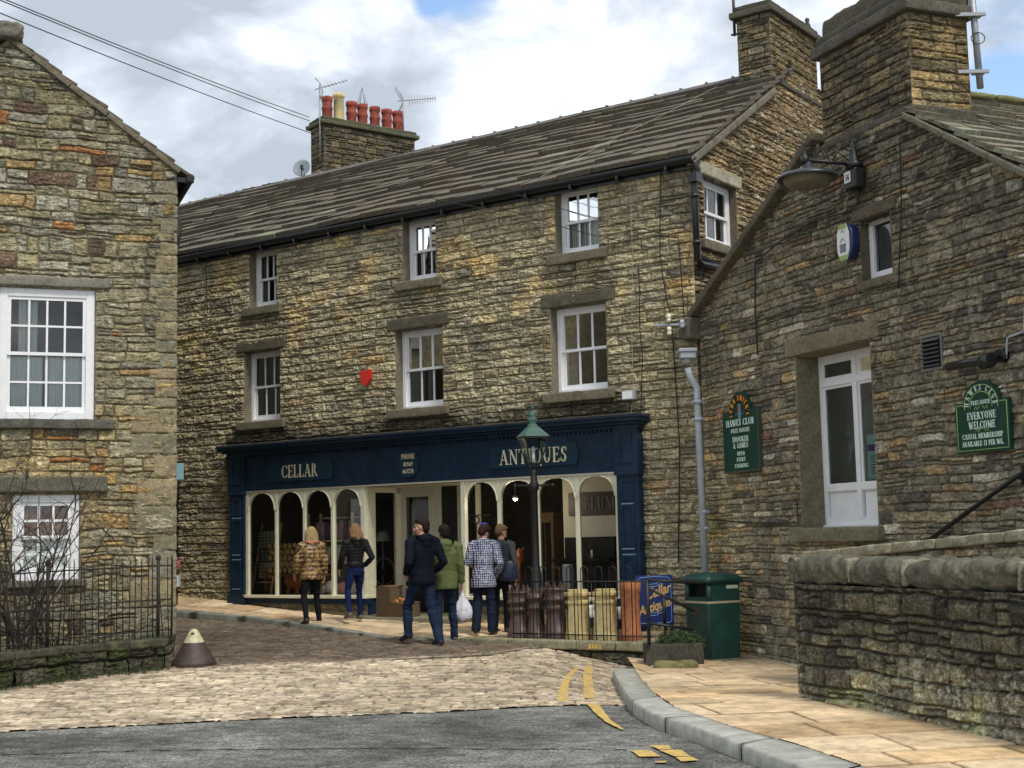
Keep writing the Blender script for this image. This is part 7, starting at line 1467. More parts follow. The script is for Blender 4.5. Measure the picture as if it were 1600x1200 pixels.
def person(loc, H, face, label, jk, tr, hair, arms=('pocket', 'pocket'), legs=((0, .12, 0), (0, -.12, 0)), head=(0, 0, 0), shoe=(.02, .015, .012), lean=0., tight=1., bulk=1., jl=.80, hood=None, female=False, grp=None):
    """H height; face heading in degrees (0 = away from the viewer, + = towards the left); legs ((dx, dy, lift) right, left)"""
    root = thing('person', loc, label, 'person', grp, rz=rad(face)); sc = H/1.75; root.scale = (sc, sc, sc)
    hipz = .93; sw = .175 if female else .195; hw = .085; shz = 1.43
    L = lambda p: (p[0], p[1]+lean*max(0, p[2]-hipz)/.6, p[2])
    body = MB(); tz = MB(); jb = MB()
    torso = [(.0, 0, .86), (0, 0, .95), (0, .005, 1.08), (0, .0, 1.22), (0, -.005, 1.34), (0, -.01, 1.43), (0, -.005, 1.49)]
    tr_ = [(.145, .10), (.155, .105), (.13, .09), (.15, .105), (.17, .11), (.13, .08), (.055, .055)]
    etube(body, [L(p) for p in torso], tr_, 18)
    neck = Vector(L((0, .0, 1.44))); hp = L((0, .015, 1.635)); hd = Matrix.Translation(hp) @ Matrix.Rotation(rad(head[0]), 4, 'Z') @ Matrix.Rotation(rad(head[1]), 4, 'X') @ Matrix.Rotation(rad(head[2]), 4, 'Y')
    etube(body, [neck, (neck+Vector(hp))/2, Vector(hp)+Vector((0, 0, -.03))], [.058, .052, .05])
    R3 = hd.to_3x3(); hpt = lambda x, y, z: hd @ Vector((x, y, z))
    body.ell(hpt(0, -.012, .02), (.077, .095, .105), 18, 14, M=R3); body.ell(hpt(0, .022, -.045), (.060, .070, .075), 14, 10, M=R3); body.ell(hpt(0, .052, -.088), (.030, .030, .024), 10, 8, M=R3)
    etube(body, [hpt(0, .082, .018), hpt(0, .098, -.008), hpt(0, .112, -.028), hpt(0, .094, -.040)], [.010, .012, .016, .012], 8)
    for s in (-1, 1): body.ell(hpt(s*.078, -.008, -.01), (.010, .020, .032), 8, 6, M=R3); body.ell(hpt(s*.045, .052, -.022), (.026, .024, .022), 8, 6, M=R3); body.ell(hpt(s*.028, .078, .030), (.020, .010, .008), 8, 6, M=R3)
    body.ell(hpt(0, .085, -.058), (.024, .012, .007), 8, 6, M=R3); body.ell(hpt(0, .083, -.070), (.020, .012, .008), 8, 6, M=R3)
    ends = []
    for i, s in enumerate((1, -1)):
        a = arms[i]; sh = Vector(L((s*sw, -.01, shz)))
        E_, W_ = {'pocket': ((.295, -.10, 1.14), (.215, .09, .99)), 'down': ((.245, -.03, 1.15), (.255, .03, .90)), 'front': ((.26, -.02, 1.15), (.13, .22, 1.10)), 'back': ((.27, -.14, 1.17), (.24, -.20, .95)), 'fwd': ((.25, .02, 1.16), (.25, .14, .94)), 'bag': ((.24, -.02, 1.15), (.265, .06, .885))}[a] if isinstance(a, str) else a
        E_ = Vector(L((s*E_[0], E_[1], E_[2]))); W_ = Vector(L((s*W_[0], W_[1], W_[2]))); hd_ = (W_-E_).normalized()
        etube(body, [sh, sh.lerp(E_, .5), E_, E_.lerp(W_, .4), W_], [.052, .046, .040, .040, .028])
        # hand: palm, four fingers of different length, thumb from the side of the palm
        side = Vector((0, 1, 0)); side = (side-hd_*side.dot(hd_)).normalized(); nrm = hd_.cross(side); pc = W_+hd_*.045
        etube(body, [W_, W_+hd_*.03, W_+hd_*.085], [(.024, .028), (.020, .038), (.016, .040)], 12)
        for j, (o_, ln) in enumerate(((-.030, .062), (-.010, .074), (.010, .078), (.030, .070))):
            b0 = W_+hd_*.082+side*o_; curl = .5 if a not in ('bag',) else 1.5; in_ = Vector((-s, 0, 0)); in_ = (in_-hd_*in_.dot(hd_)).normalized()
            p1 = b0+(hd_*math.cos(curl*.4)+in_*math.sin(curl*.4))*ln*.45; p2 = p1+(hd_*math.cos(curl*1.1)+in_*math.sin(curl*1.1))*ln*.32; p3 = p2+(hd_*math.cos(curl*1.9)+in_*math.sin(curl*1.9))*ln*.23
            etube(body, [b0-hd_*.02, b0, p1, p2, p3], [.0095, .0095, .0090, .0085, .0070], 8)
        t0 = W_+hd_*.025+side*.034; t1 = t0+(hd_*.7+side*.7).normalized()*.035; t2 = t1+(hd_*.95+side*.3-Vector((s, 0, 0))*.3).normalized()*.032; etube(body, [t0-side*.015, t0, t1, t2], [.012, .012, .0105, .0085], 8)
        ends.append((W_, hd_)); b = bulk
        etube(jb, [sh+Vector((-s*.06, 0, .015)), sh+Vector((s*.01, 0, -.01)), sh.lerp(E_, .5), E_, E_.lerp(W_, .45), W_-hd_*.01], [(.075*b, .075*b), (.078*b, .080*b), .066*b, .060*b, .054*b, .046*b])
    jt = [(0, 0, jl), (0, 0, jl+.05), (0, .0, .98), (0, .0, 1.08), (0, 0, 1.2), (0, -.005, 1.32), (0, -.01, 1.41), (0, -.005, 1.475), (0, 0, 1.51)]
    wv = .90 if female else 1.0
    jr = [(.172, .135), (.180, .140), (.172*wv*1.04, .128), (.160*wv, .118), (.172, .125), (.190*(.95 if female else 1), .130), (.165, .105), (.088, .082), (.072, .074)]
    if jl > .95: jr[2] = (.155*wv, .12)
    zz = [p[2] for p in jt]; keep = [i for i in range(len(jt)) if i < 2 or zz[i] > jl+.08]
    etube(jb, [L(jt[i]) for i in keep], [(jr[i][0]*bulk, jr[i][1]*bulk) for i in keep], 20)
    if hood:
        hc = Vector(L((0, -.095, 1.475))); jb.ell(hc, (.115, .075, .075), 14, 10); jb.ell(Vector(L((0, -.115, 1.41))), (.085, .045, .085), 12, 8); etube(jb, [Vector(L((math.sin(a)*.098, -math.cos(a)*.085-.012, 1.505))) for a in np.linspace(-2.2, 2.2, 9)], [.026]*9, 8)
    # legs
    feet = []
    etube(tz, [L((0, 0, .83)), L((0, -.005, .90)), L((0, 0, .98)), L((0, 0, 1.02))], [(.15, .115), (.165, .130), (.150, .118), (.14, .11)], 18)
    for i, s in enumerate((1, -1)):
        dx, dy, lift = legs[i]; hip = Vector((s*hw, 0, .90)); ank = Vector((s*.085+dx, dy-.02, .09+lift)); mid = (hip+ank)/2; knee = Vector((mid.x+.005*s-.25*dx*0, mid.y+.04+.9*lift+.12*abs(dy), mid.z+.01+.15*lift)); tg = tight
        etube(body, [hip, hip.lerp(knee, .4), knee, knee.lerp(ank, .35), ank], [.078, .068, .046, .042, .030])
        etube(tz, [hip, hip.lerp(knee, .35), knee.lerp(hip, .12), knee, knee.lerp(ank, .3), knee.lerp(ank, .75), ank+Vector((0, -.004, -.035))], [(.090, .098), (.084, .092), .070*tg, .067*tg, (.066*tg, .068*tg), max(.050, .060*tg*tg), max(.048, .058*tg*tg)])
        toe = Vector((ank.x+s*.015, ank.y+.165, .035+lift*.55)); heel = Vector((ank.x, ank.y-.045, .035+lift*1.05)); etube(body, [heel, ank+Vector((0, .0, -.04)), toe], [.030, .038, .025]); feet.append((ank, toe, heel))
    fold = lambda co: .010*(fbm(co[:, 0]*9+co[:, 2]*6, co[:, 2]*14+co[:, 1]*7, 3, 3)-.5)*2+.004*(fbm(co[:, 0]*22, co[:, 2]*26+co[:, 1]*9, 2, 9)-.5)
    fold2 = lambda co: .012*(fbm(co[:, 0]*8+co[:, 1]*6, co[:, 2]*22, 3, 5)-.5)*2
    flesh('body', body, M['skin'], root, .0065, 3)
    jd = jk.get('disp', fold); flesh('jacket', jb, jk['mat'], root, .011, 5, jd, jk.get('col')); flesh('trousers', tz, tr, root, .011, 4, fold2)
    for ank, toe, heel in feet:
        sb_ = MB(); etube(sb_, [heel+Vector((0, -.018, .012)), heel+Vector((0, .02, .022)), (heel+toe)/2+Vector((0, .0, .022)), toe+Vector((0, -.02, .008)), toe+Vector((0, .03, .0))], [(.034, .030), (.040, .045), (.043, .040), (.046, .032), (.026, .020)], 12); etube(sb_, [ank+Vector((0, -.01, -.055)), ank+Vector((0, -.005, .02))], [.048, .047], 12)
        flesh('shoe', sb_, mat('shoe_leather', shoe, .5), root, .008, 2)
    hb = MB(); kind, hc_ = hair; hm = mat('hair', hc_, .65, spec=.15, nscale=60, nvar=.45, bump=.6, bscale=120)
    hb.ell(hpt(0, -.026, .038), (.088, .100, .098), 18, 12, M=R3)
    if kind == 'short': hb.ell(hpt(0, -.055, -.01), (.078, .062, .075), 14, 10, M=R3); hb.ell(hpt(0, .035, .095), (.062, .05, .034), 12, 8, M=R3)
    elif kind == 'bob': 
        for q in range(7): a = -1.9+3.8*q/6; etube(hb, [hpt(math.sin(a)*.075, -math.cos(a)*.07-.02, .05), hpt(math.sin(a)*.092, -math.cos(a)*.085-.02, -.04), hpt(math.sin(a)*.088, -math.cos(a)*.082-.02, -.13)], [.036, .034, .016], 8)
    else:
        for q in range(9): a = -1.75+3.5*q/8; etube(hb, [hpt(math.sin(a)*.07, -math.cos(a)*.07-.02, .06), hpt(math.sin(a)*.094, -math.cos(a)*.090-.02, -.04), hpt(math.sin(a)*.100, -math.cos(a)*.094-.025, -.14), hpt(math.sin(a)*.088+.01*math.sin(q*3), -math.cos(a)*.092-.03, -.205-.02*math.sin(q*2.3))], [.036, .032, .026, .010], 8)
    # clear the face
    o = flesh('hair', hb, hm, root, .008, 3, lambda co: .009*(fbm(co[:, 0]*70+co[:, 1]*40, co[:, 2]*9, 2, 4)-.5)*2)
    if kind != 'none':
        ey = MB()
        for s in (-1, 1): ey.ell(hpt(s*.030, .074, .010), (.011, .009, .008), 8, 6)
        ey.build('eyes', M['black'], root, local=True)
    return root, ends, hpt, L
def plain(name, col, **k): return mat(name, col, k.pop('rough', .85), spec=.15, nscale=k.pop('nscale', 18), nvar=k.pop('nvar', .18), bump=.25, bscale=90, **k)
vcol = lambda name, rough=.6: mat(name, (.5, .5, .5), rough, attr=True, bump=.15, bscale=60)
M['denim'] = mat('blue_denim', (.006, .011, .028), .9, nscale=5, nvar=.5, col2=(.019, .033, .068), spec=.15, bump=.2, bscale=150)
M['denim2'] = mat('bright_blue_denim', (.006, .014, .062), .9, spec=.15, nscale=8, nvar=.4, bump=.2, bscale=150)
M['darktr'] = plain('black_trousers', (.008, .009, .013))
M['navytr'] = plain('dark_navy_trousers', (.010, .016, .035))
# 1 woman in a bronze patterned quilted jacket
def leop(co):
    a = fbm(co[:, 0]*26, co[:, 2]*26+co[:, 1]*17, 3, 3); b = fbm(co[:, 0]*60+9, co[:, 2]*52+co[:, 1]*31, 2, 6); k = sstep(.47, .56, a)*.7+sstep(.5, .6, b)*.5; k = np.clip(k, 0, 1)[:, None]
    return np.array([.035, .018, .010])*(1-k)+np.array([.40, .25, .10])*k
quilt = lambda co: .014*(np.abs(np.sin(co[:, 2]*math.pi/.075))**.55-.6)*(co[:, 2] < 1.40)+.004*(fbm(co[:, 0]*20, co[:, 2]*20, 2, 4)-.5)
g1 = onz(487, 978, .19); P1r, e1_, h1_, L1 = person((g1[0], g1[1], .17), 1.62, 30, 'blonde woman in a bronze patterned quilted jacket stepping off the kerb', dict(mat=vcol('bronze_quilted_print', .45), col=leop, disp=quilt), M['darktr'], ('long', (.36, .27, .13)), arms=('down', 'fwd'), legs=((.10, .12, .0), (-.10, -.20, .06)), tight=.86, bulk=1.14, jl=.83, female=True, head=(0, -6, 0))
mb = MB(); etube(mb, [Vector(L1((math.sin(a)*.100, -math.cos(a)*.095-.02, 1.495+.01*math.sin(a*4)))) for a in np.linspace(-2.9, 2.9, 16)], [.034]*16, 10); flesh('red_patterned_snood', mb, mat('red_scarf', (.62, .07, .05), .8, nscale=25, nvar=.6, col2=(.60, .36, .20)), P1r, .009, 2)
# 2 woman in black jacket
g2 = onz(556, 969, .27); quilt2 = lambda co: .006*(np.abs(np.sin(co[:, 2]*math.pi/.06))**.6-.6)+.005*(fbm(co[:, 0]*14, co[:, 2]*18, 2, 4)-.5)
P2r, _, _, _ = person((g2[0], g2[1], .26), 1.56, 28, 'fair haired woman in a short black jacket and bright blue jeans by the shop window', dict(mat=plain('black_padded_nylon', (.012, .012, .013), rough=.5), disp=quilt2), M['denim2'], ('long', (.24, .14, .07)), arms=('pocket', 'fwd'), legs=((.04, .12, 0), (-.13, -.22, .06)), tight=.84, bulk=.98, jl=.98, hood=True, female=True, head=(8, -18, 0), shoe=(.10, .085, .07))
# 3 tall man in navy hooded coat looking left
g3 = onz(662, 1008, .06); P3r, _, _, _ = person((g3[0], g3[1], .05), 1.80, 38, 'tall man in a navy hooded coat and jeans turning his head to the left', dict(mat=plain('navy_coat_cloth', (.004, .006, .013))), M['denim'], ('short', (.018, .013, .010)), arms=('pocket', 'pocket'), legs=((.02, -.22, .0), (-.02, .24, .07)), tight=1.04, bulk=1.06, jl=.84, hood=True, head=(44, -4, 0), shoe=(.018, .020, .026))
# 4 man in olive green jacket with carrier bag
g4 = onz(696, 1003, .07); P4r, e4, _, _ = person((g4[0], g4[1]+.05, .05), 1.70, 8, 'dark haired man in an olive green hooded jacket holding a white carrier bag', dict(mat=plain('olive_cotton', (.105, .130, .052))), M['denim'], ('short', (.014, .011, .010)), arms=('bag', 'down'), legs=((.06, .10, 0), (-.03, -.20, .04)), tight=1.0, bulk=1.10, jl=.80, hood=True, head=(12, -8, 0), shoe=(.09, .08, .07))
wr = wmat(P4r) @ e4[0][0]; hdv = (wmat(P4r).to_3x3() @ e4[0][1]).normalized(); kp = wr+hdv*.11
bg = thing('carrier_bag', (kp.x, kp.y, kp.z-.42), 'crumpled white plastic carrier bag held by the man in olive green', 'bag')
mb = MB(); n = 22; vs = []; prof = [(.008, 0), (.02, -.05), (.035, -.10), (.075, -.17), (.11, -.25), (.13, -.33), (.125, -.41), (.07, -.455), (.0, -.46)]
for i, (r, z) in enumerate(prof):
    for j in range(n): a = 2*math.pi*j/n; k = 1+.16*math.sin(a*5+i*.6)*(i > 0)+.07*math.sin(a*9-i); vs.append((kp.x+r*k*math.cos(a)*1.05, kp.y+r*k*math.sin(a)*.6, kp.z+z*(1+.03*math.sin(a*3))))
mb.add(vs, [(i*n+j, i*n+(j+1) % n, (i+1)*n+(j+1) % n, (i+1)*n+j) for i in range(len(prof)-1) for j in range(n)], 0, True); bb = mb.build('sack', mat('thin_white_plastic', (.62, .64, .68), .35, nscale=14, nvar=.2, bump=.8, bscale=22), bg)
mb = MB(); mb.tube([(kp.x-.012, kp.y, kp.z-.03), (kp.x, kp.y-.01, kp.z+.012), (kp.x+.012, kp.y, kp.z-.03)], .007, 6); mb.build('handles', M['upvc'], bg)
# 5 woman in white and navy patterned coat
def tile(co):
    u = co[:, 0]*1.0+co[:, 1]*.6; k = (((u/.036) % 1 > .40) & ((co[:, 2]/.036) % 1 > .36)).astype(float); k2 = sstep(.35, .6, fbm(co[:, 0]*80, co[:, 2]*80, 2, 8)); k = (k*(.65+.35*k2))[:, None]
    return np.array([.012, .014, .075])*(1-k)+np.array([.60, .62, .72])*k
g5 = onz(757, 993, .12); P5r, _, h5, _ = person((g5[0], g5[1]+.02, .115), 1.63, -12, 'woman in a white and navy patterned coat leaning towards the shop window', dict(mat=vcol('white_navy_print'), col=tile), M['navytr'], ('short', (.035, .018, .012)), arms=('pocket', 'front'), legs=((.04, .02, 0), (-.02, -.12, .03)), tight=1.10, bulk=1.16, jl=.76, hood=True, female=True, head=(-28, -28, 18), lean=.10, shoe=(.012, .012, .014))
mb = MB(); Rh = Matrix.Rotation(0, 3, 'X'); mb.ell(h5(-.05, -.05, .105), (.062, .055, .034), 12, 8); mb.tube([h5(-.10, -.03, .08), h5(-.06, -.03, .125), h5(.0, -.035, .14)], .014, 8); mb.build('violet_hair_band', mat('violet_fabric', (.05, .02, .38), .5), P5r, local=True)
# 6 person in grey jacket with navy handbag
g6 = onz(783, 992, .13); P6r, e6, _, L6 = person((g6[0], g6[1]+.42, .12), 1.62, -22, 'short haired person in a grey jacket with a navy shoulder bag beside the patterned coat', dict(mat=plain('grey_wool', (.062, .066, .070))), M['darktr'], ('short', (.16, .10, .055)), arms=('down', 'front'), legs=((.02, .02, 0), (0, -.05, 0)), tight=.95, bulk=1.02, jl=.88, female=True, head=(-30, -22, 0), lean=.06)
wq = wmat(P6r) @ Vector((.19, -.10, 1.02)); hbg = thing('handbag', (wq.x, wq.y, wq.z), 'soft navy shoulder bag hanging on the back of the person in grey', 'bag'); mb = MB(); n = 20; prof = [(.06, .14), (.10, .10), (.135, .0), (.14, -.10), (.12, -.15), (0, -.155)]
vs = [(wq.x+r*math.cos(2*math.pi*j/n), wq.y+r*.45*math.sin(2*math.pi*j/n), wq.z+z*(1+.04*math.sin(j*2.1))) for r, z in prof for j in range(n)]; mb.add(vs, [(i*n+j, i*n+(j+1) % n, (i+1)*n+(j+1) % n, (i+1)*n+j) for i in range(len(prof)-1) for j in range(n)], 0, True); lm = mat('navy_leather', (.012, .022, .055), .4, nscale=9, nvar=.3); mb.build('bag_body', lm, hbg)
sp_ = wmat(P6r) @ Vector((.10, -.07, 1.47)); mb = MB(); mb.tube([(wq.x-.07, wq.y, wq.z+.13), (sp_.x-.02, sp_.y-.04, sp_.z), (sp_.x, sp_.y+.02, sp_.z+.02), (sp_.x+.03, sp_.y-.03, sp_.z-.02), (wq.x+.07, wq.y, wq.z+.13)], .009, 6); mb.build('strap', lm, hbg)

# ================================================================ THINGS IN AND BEFORE THE SHOP WINDOW
SHZ = .586
def shelfpt(x, y, d): s, z = FA.at(x, y, d); return s, z
# log pile: every log a thing
s0, zt = FA.at(433, 852, -.35); s1 = FA.at(502, 852, -.35)[0]; zb = FA.at(450, 896, -.35)[1]; rs = random.Random(5); k = 0; proto = []
tb = thing('plank_shelf', FA.pt((s0+s1)/2, zb-.05, -.4), 'rough plank shelf carrying the cut logs in the left shop window', 'shelf'); mb = MB(); mb.fbox(FA, s1-.12, s0+.25, zb-.05, zb, -.62, -.18); mb.build('plank', M['wood'], tb)
for sx in (s1-.05, s0+.15): mb = MB(); mb.fbox(FA, sx, sx+.05, SHZ, zb-.05, -.58, -.22); mb.build('leg', M['wood'], tb)
rr = .062; rows = int((zt-zb)/(rr*1.74)); bark = mat('log_bark', (.10, .06, .03), .9, nscale=20, nvar=.5); first = None
for r in range(rows+1):
    s = s1+rr*(1 if r % 2 else 0)
    while s < s0+.05:
        ra = rr*rs.uniform(.82, 1.03); c = FA.pt(s, zb+rr+r*rr*1.76, -.18-rs.uniform(0, .05)); 
        lg = thing('firewood_log', c, 'cut round log stacked in the left shop window', 'log', 'cut logs stacked in the shop window')
        mb = MB(); n = 9; pr = [ra*rs.uniform(.86, 1.06) for _ in range(n)]; f_ = [FA.pt(s+pr[j]*math.cos(6.283*j/n), c[2]+pr[j]*math.sin(6.283*j/n), -.18) for j in range(n)]; b_ = [p-np.array([*FA.n, 0])*.34 for p in f_]
        mb.add(f_+b_, [(j, (j+1) % n, n+(j+1) % n, n+j) for j in range(n)]); mb.build('bark', bark, lg); mb = MB(); mb.add([p+np.array([*FA.n, 0])*.002 for p in f_], [list(range(n))]); mb.build('cut_end', M['logend'], lg)
        s += rr*1.98
# shelf rack with fabrics
a_, b_ = FA.at(560, 830, -.55)[0], FA.at(489, 830, -.55)[0]; ztop, zs1, zs2 = FA.at(520, 806, -.55)[1], FA.at(520, 844, -.55)[1], FA.at(520, 878, -.55)[1]
o = thing('display_rack', FA.pt((a_+b_)/2, SHZ, -.55), 'pale wooden rack of folded fabrics in the left shop window', 'rack')
for s in (a_, b_-.04): 
    for d in (-.40, -.72): mb = MB(); mb.fbox(FA, s, s+.04, SHZ, ztop+.05, d-.035, d); mb.build('upright', M['palewood'], o)
for z in (zs1, zs2, ztop-.02): mb = MB(); mb.fbox(FA, a_+.04, b_-.04, z-.03, z, -.755 if z != ztop-.02 else -.74, -.405 if z != ztop-.02 else -.71); mb.build('shelf', M['palewood'], o)
fc = [('plum_cloth', (.17, .035, .09)), ('lilac_cloth', (.36, .30, .36)), ('rose_cloth', (.50, .22, .24)), ('grey_cloth', (.30, .29, .29)), ('pale_green_cloth', (.42, .46, .36)), ('cream_cloth', (.55, .52, .45))]
for nm, c in fc: M[nm] = mat(nm, c, .9, nscale=14, nvar=.35, bump=.3, bscale=30)
def bolts(z, hmax, n, tones, lab):
    for i in range(n):
        s = a_+.10+(b_-a_-.2)*i/n; w = (b_-a_-.2)/n*.86; h = hmax*rs.uniform(.8, 1); q = thing('fabric_roll', FA.pt(s+w/2, z, -.5), lab, 'fabric', 'rolled fabrics on the rack'); mb = MB(); mb.tube([FA.pt(s+w/2, z, -.52), FA.pt(s+w/2, z+h*.5, -.52), FA.pt(s+w/2, z+h, -.52)], [w*.5, w*.54, w*.46], 12); mb.build('cloth', M[tones[i % len(tones)]], q)
bolts(zs1, ztop-zs1-.08, 8, ['grey_cloth', 'plum_cloth', 'lilac_cloth', 'rose_cloth'], 'rolled plum and grey fabric on the upper shelf of the rack'); bolts(zs2, zs1-zs2-.07, 7, ['cream_cloth', 'pale_green_cloth'], 'rolled pale fabric on the lower shelf of the rack')
# cushions heap
for i, (x, y, nm) in enumerate(((500, 922, 'grey_cloth'), (516, 918, 'cream_cloth'), (533, 920, 'rose_cloth'), (546, 925, 'cream_cloth'), (524, 928, 'plum_cloth'))):
    s, z = FA.at(x, y, -.35); lab = ['grey cushion at the left of the cushion heap in the shop window', 'upright cream cushion in the middle of the heap', 'rose pink cushion on the heap under the rack', 'cream cushion at the right end of the heap', 'plum cushion lying low in front of the heap'][i]
    q = thing('cushion', FA.pt(s, SHZ, -.35), lab, 'cushion', 'cushions under the rack'); mb = MB(); Rm = Matrix(((FA.u[0], FA.n[0], 0), (FA.u[1], FA.n[1], 0), (0, 0, 1))); mb.ell(FA.pt(s, max(z, SHZ+.11), -.35-.03*i), (.15, .07, .12), 14, 8, M=Rm); mb.build('cover', M[nm], q)
# ladder with checked rugs
s, z = FA.at(398, 822, -.25); s2 = FA.at(428, 822, -.25)[0]; zl = FA.at(405, 928, -.2)[1]
o = thing('rug_ladder', FA.pt((s+s2)/2, SHZ, -.2), 'leaning pale ladder hung with checked rugs at the left end of the shop window', 'ladder')
for q_ in (s, s2): mb = MB(); mb.bar(FA.pt(q_-.04, SHZ, -.12), FA.pt(q_, z+.04, -.45), .035, .03); mb.build('rail', M['palewood'], o)
for i in range(4): mb = MB(); f = .2+.24*i; mb.tube([FA.pt(s-.03, SHZ+(z-SHZ)*f, -.12-.33*f), FA.pt(s2-.03, SHZ+(z-SHZ)*f, -.12-.33*f)], .012, 6); mb.build('rung', M['palewood'], o)
def rug(nm, s0, s1, z1, z0, base, lines, lab):
    c = mat(nm, base, .95, nscale=20, nvar=.3); l = mat(nm+'_stripe', lines, .95); q = thing('checked_rug', FA.pt((s0+s1)/2, (z0+z1)/2, -.2), lab, 'rug', 'checked rugs on the ladder'); mb = MB(); mb.fbox(FA, s0, s1, z0, z1, -.30, -.27); mb.build('cloth', c, q); mb = MB()
    for i in range(4): ss = s0+(s1-s0)*(i+.5)/4; mb.fbox(FA, ss-.012, ss+.012, z0, z1, -.27, -.267)
    for i in range(5): zz = z0+(z1-z0)*(i+.5)/5; mb.fbox(FA, s0, s1, zz-.012, zz+.012, -.266, -.264)
    mb.build('check_lines', l, q)
zm = (z+zl)/2; rug('green_check', s2+.02, s-.08, z-.10, zm+.22, (.10, .16, .11), (.50, .55, .45), 'green checked rug at the top of the ladder'); rug('pale_check', s2+.02, s-.08, zm+.20, zm-.02, (.45, .48, .42), (.08, .12, .10), 'pale checked rug in the middle of the ladder'); rug('grey_check', s2+.02, s-.08, zm-.04, zm-.34, (.16, .17, .16), (.48, .48, .45), 'grey tartan rug at the bottom of the ladder')
# leather pommel stool
s, z = FA.at(461, 905, -.12); o = thing('leather_pouffe', FA.pt(s, SHZ, -.12), 'rounded tan leather stool under the logs in the shop window', 'stool'); mb = MB(); mb.ell(FA.pt(s, z-.03, -.14), (.21, .16, .14), 18, 12); mb.build('seat', M['leather'], o)
for a, b in ((-.13, -.05), (.13, -.05), (-.1, -.22), (.1, -.22)): mb = MB(); mb.tube([FA.pt(s+a*.8, z-.12, b-.03), FA.pt(s+a, SHZ, b)], [.035, .025], 8); mb.build('leg', M['leather'], o)
# clock face on the back
s, z = FA.at(546, 783, -.9); o = thing('wall_clock', FA.pt(s, z, -.9), 'large dim round clock hanging inside the left shop window', 'clock'); mb = MB(); mb.poly([FA.pt(s+.24*math.cos(t), z+.24*math.sin(t), -.9) for t in np.linspace(0, 6.283, 25)[:-1]], .03, nA); mb.build('face', mat('aged_dial', (.10, .10, .085), .6), o)
mb = MB()
for j in range(12): t = j*math.pi/6; mb.bar(FA.pt(s+.17*math.cos(t), z+.17*math.sin(t), -.868), FA.pt(s+.22*math.cos(t), z+.22*math.sin(t), -.868), .012, .004)
mb.bar(FA.pt(s, z, -.866), FA.pt(s-.05, z+.13, -.866), .012, .004); mb.bar(FA.pt(s, z, -.866), FA.pt(s+.08, z+.03, -.866), .012, .004); mb.build('numerals_and_hands', M['black'], o)
# lamp with glass dome and spoked wheel behind the lobby glass
s, z = FA.at(598, 846, -1.15); o = thing('table_lamp', FA.pt(s, SHZ, -1.15), 'lamp with pale glass dome shade behind the left lobby pane', 'lamp'); mb = MB(); mb.lathe(FA.pt(s, z, -1.15), [(.02, .19), (.06, .18), (.10, .14), (.125, .06), (.135, 0), (.12, .0)], 20); mb.build('glass_shade', mat('frosted_glass', (.38, .38, .35), .25), o); mb = MB(); mb.lathe(FA.pt(s, SHZ, -1.15), [(.1, 0), (.09, .03), (.02, .05), (.018, z-SHZ), (.0, z-SHZ)], 12); mb.build('stem', M['galv'], o)
s, z = FA.at(606, 893, -1.15); o = thing('spoked_wheel', FA.pt(s, z, -1.15), 'dark spoked wheel below the glass domed lamp', 'wheel'); mb = MB(); R_ = .24; mb.tube([FA.pt(s+R_*math.cos(t), z+R_*math.sin(t), -1.05) for t in np.linspace(0, 6.283, 26)], .014, 6); mb.build('rim', M['galv'], o); mb = MB()
for j in range(8): t = j*math.pi/4; mb.tube([FA.pt(s, z, -1.05), FA.pt(s+R_*math.cos(t), z+R_*math.sin(t), -1.05)], .007, 5)
mb.ell(FA.pt(s, z, -1.05), (.035, .035, .035), 8, 6); mb.build('spokes', M['black'], o)
# hook stand in the first right hand light
s, z = FA.at(744, 808, -.35); o = thing('iron_hook_stand', FA.pt(s, SHZ, -.35), 'black iron stand with a ring hook in the right shop window', 'stand'); mb = MB(); mb.tube([FA.pt(s, SHZ, -.35), FA.pt(s, z-.10, -.35)], .012, 6); mb.tube([FA.pt(s+.06*math.cos(t), z-.05+.06*math.sin(t), -.35) for t in np.linspace(0, 6.283, 16)], .012, 6); mb.build('stem', M['black'], o); mb = MB(); mb.tube([FA.pt(s+.26, z+.03, -.35), FA.pt(s-.26, z+.03, -.35)], .010, 6); mb.build('cross_bar', M['black'], o)
# pale partition, name board, dark cabinet
dq = -1.3; sa, zz = FA.at(968, 800, dq); sb_ = FA.at(880, 800, dq)[0]; o = thing('white_partition', FA.pt((sa+sb_)/2, .5, dq), 'off white inner wall behind the right hand shop window', 'partition'); mb = MB(); mb.fbox(FA, max(sa-.1, SH0+.12), sb_, .5, 2.68, dq-.05, dq); mb.build('panel', M['creamdim'], o)
s0, z1 = FA.at(975, 766, dq+.06); s1, z0 = FA.at(888, 806, dq+.06); o = thing('old_name_board', FA.pt((s0+s1)/2, z0, dq), 'long black board lettered PLUM in faded capitals inside the right shop window', 'sign'); mb = MB(); mb.fbox(FA, max(s0, SH0+.14), s1, z0, z1-.01, dq+.002, dq+.05); mb.build('board', M['black'], o)
sl0, sl1 = FA.at(911, 786, dq+.06)[0], FA.at(962, 786, dq+.06)[0]; tw = letter_polys('PLUM', .22)[1]; mb = MB(); text_mb(mb, 'PLUM', .21, FA.pt((sl0+sl1)/2, FA.at(935, 786, dq+.06)[1]-.11, dq+.055), uA, UP, nA, sx=(sl0-sl1)/tw, bold=.9); mb.build('lettering', mat('faded_letters', (.16, .15, .12), .7), o)
dk = -.75; s0, z1 = FA.at(958, 838, dk); s1 = FA.at(872, 838, dk)[0]; z0 = SHZ; o = thing('upright_cabinet', FA.pt((s0+s1)/2, z0, dk), 'black piano like cabinet against the off white inner wall', 'cabinet'); zc = FA.at(915, 872, dk)[1]
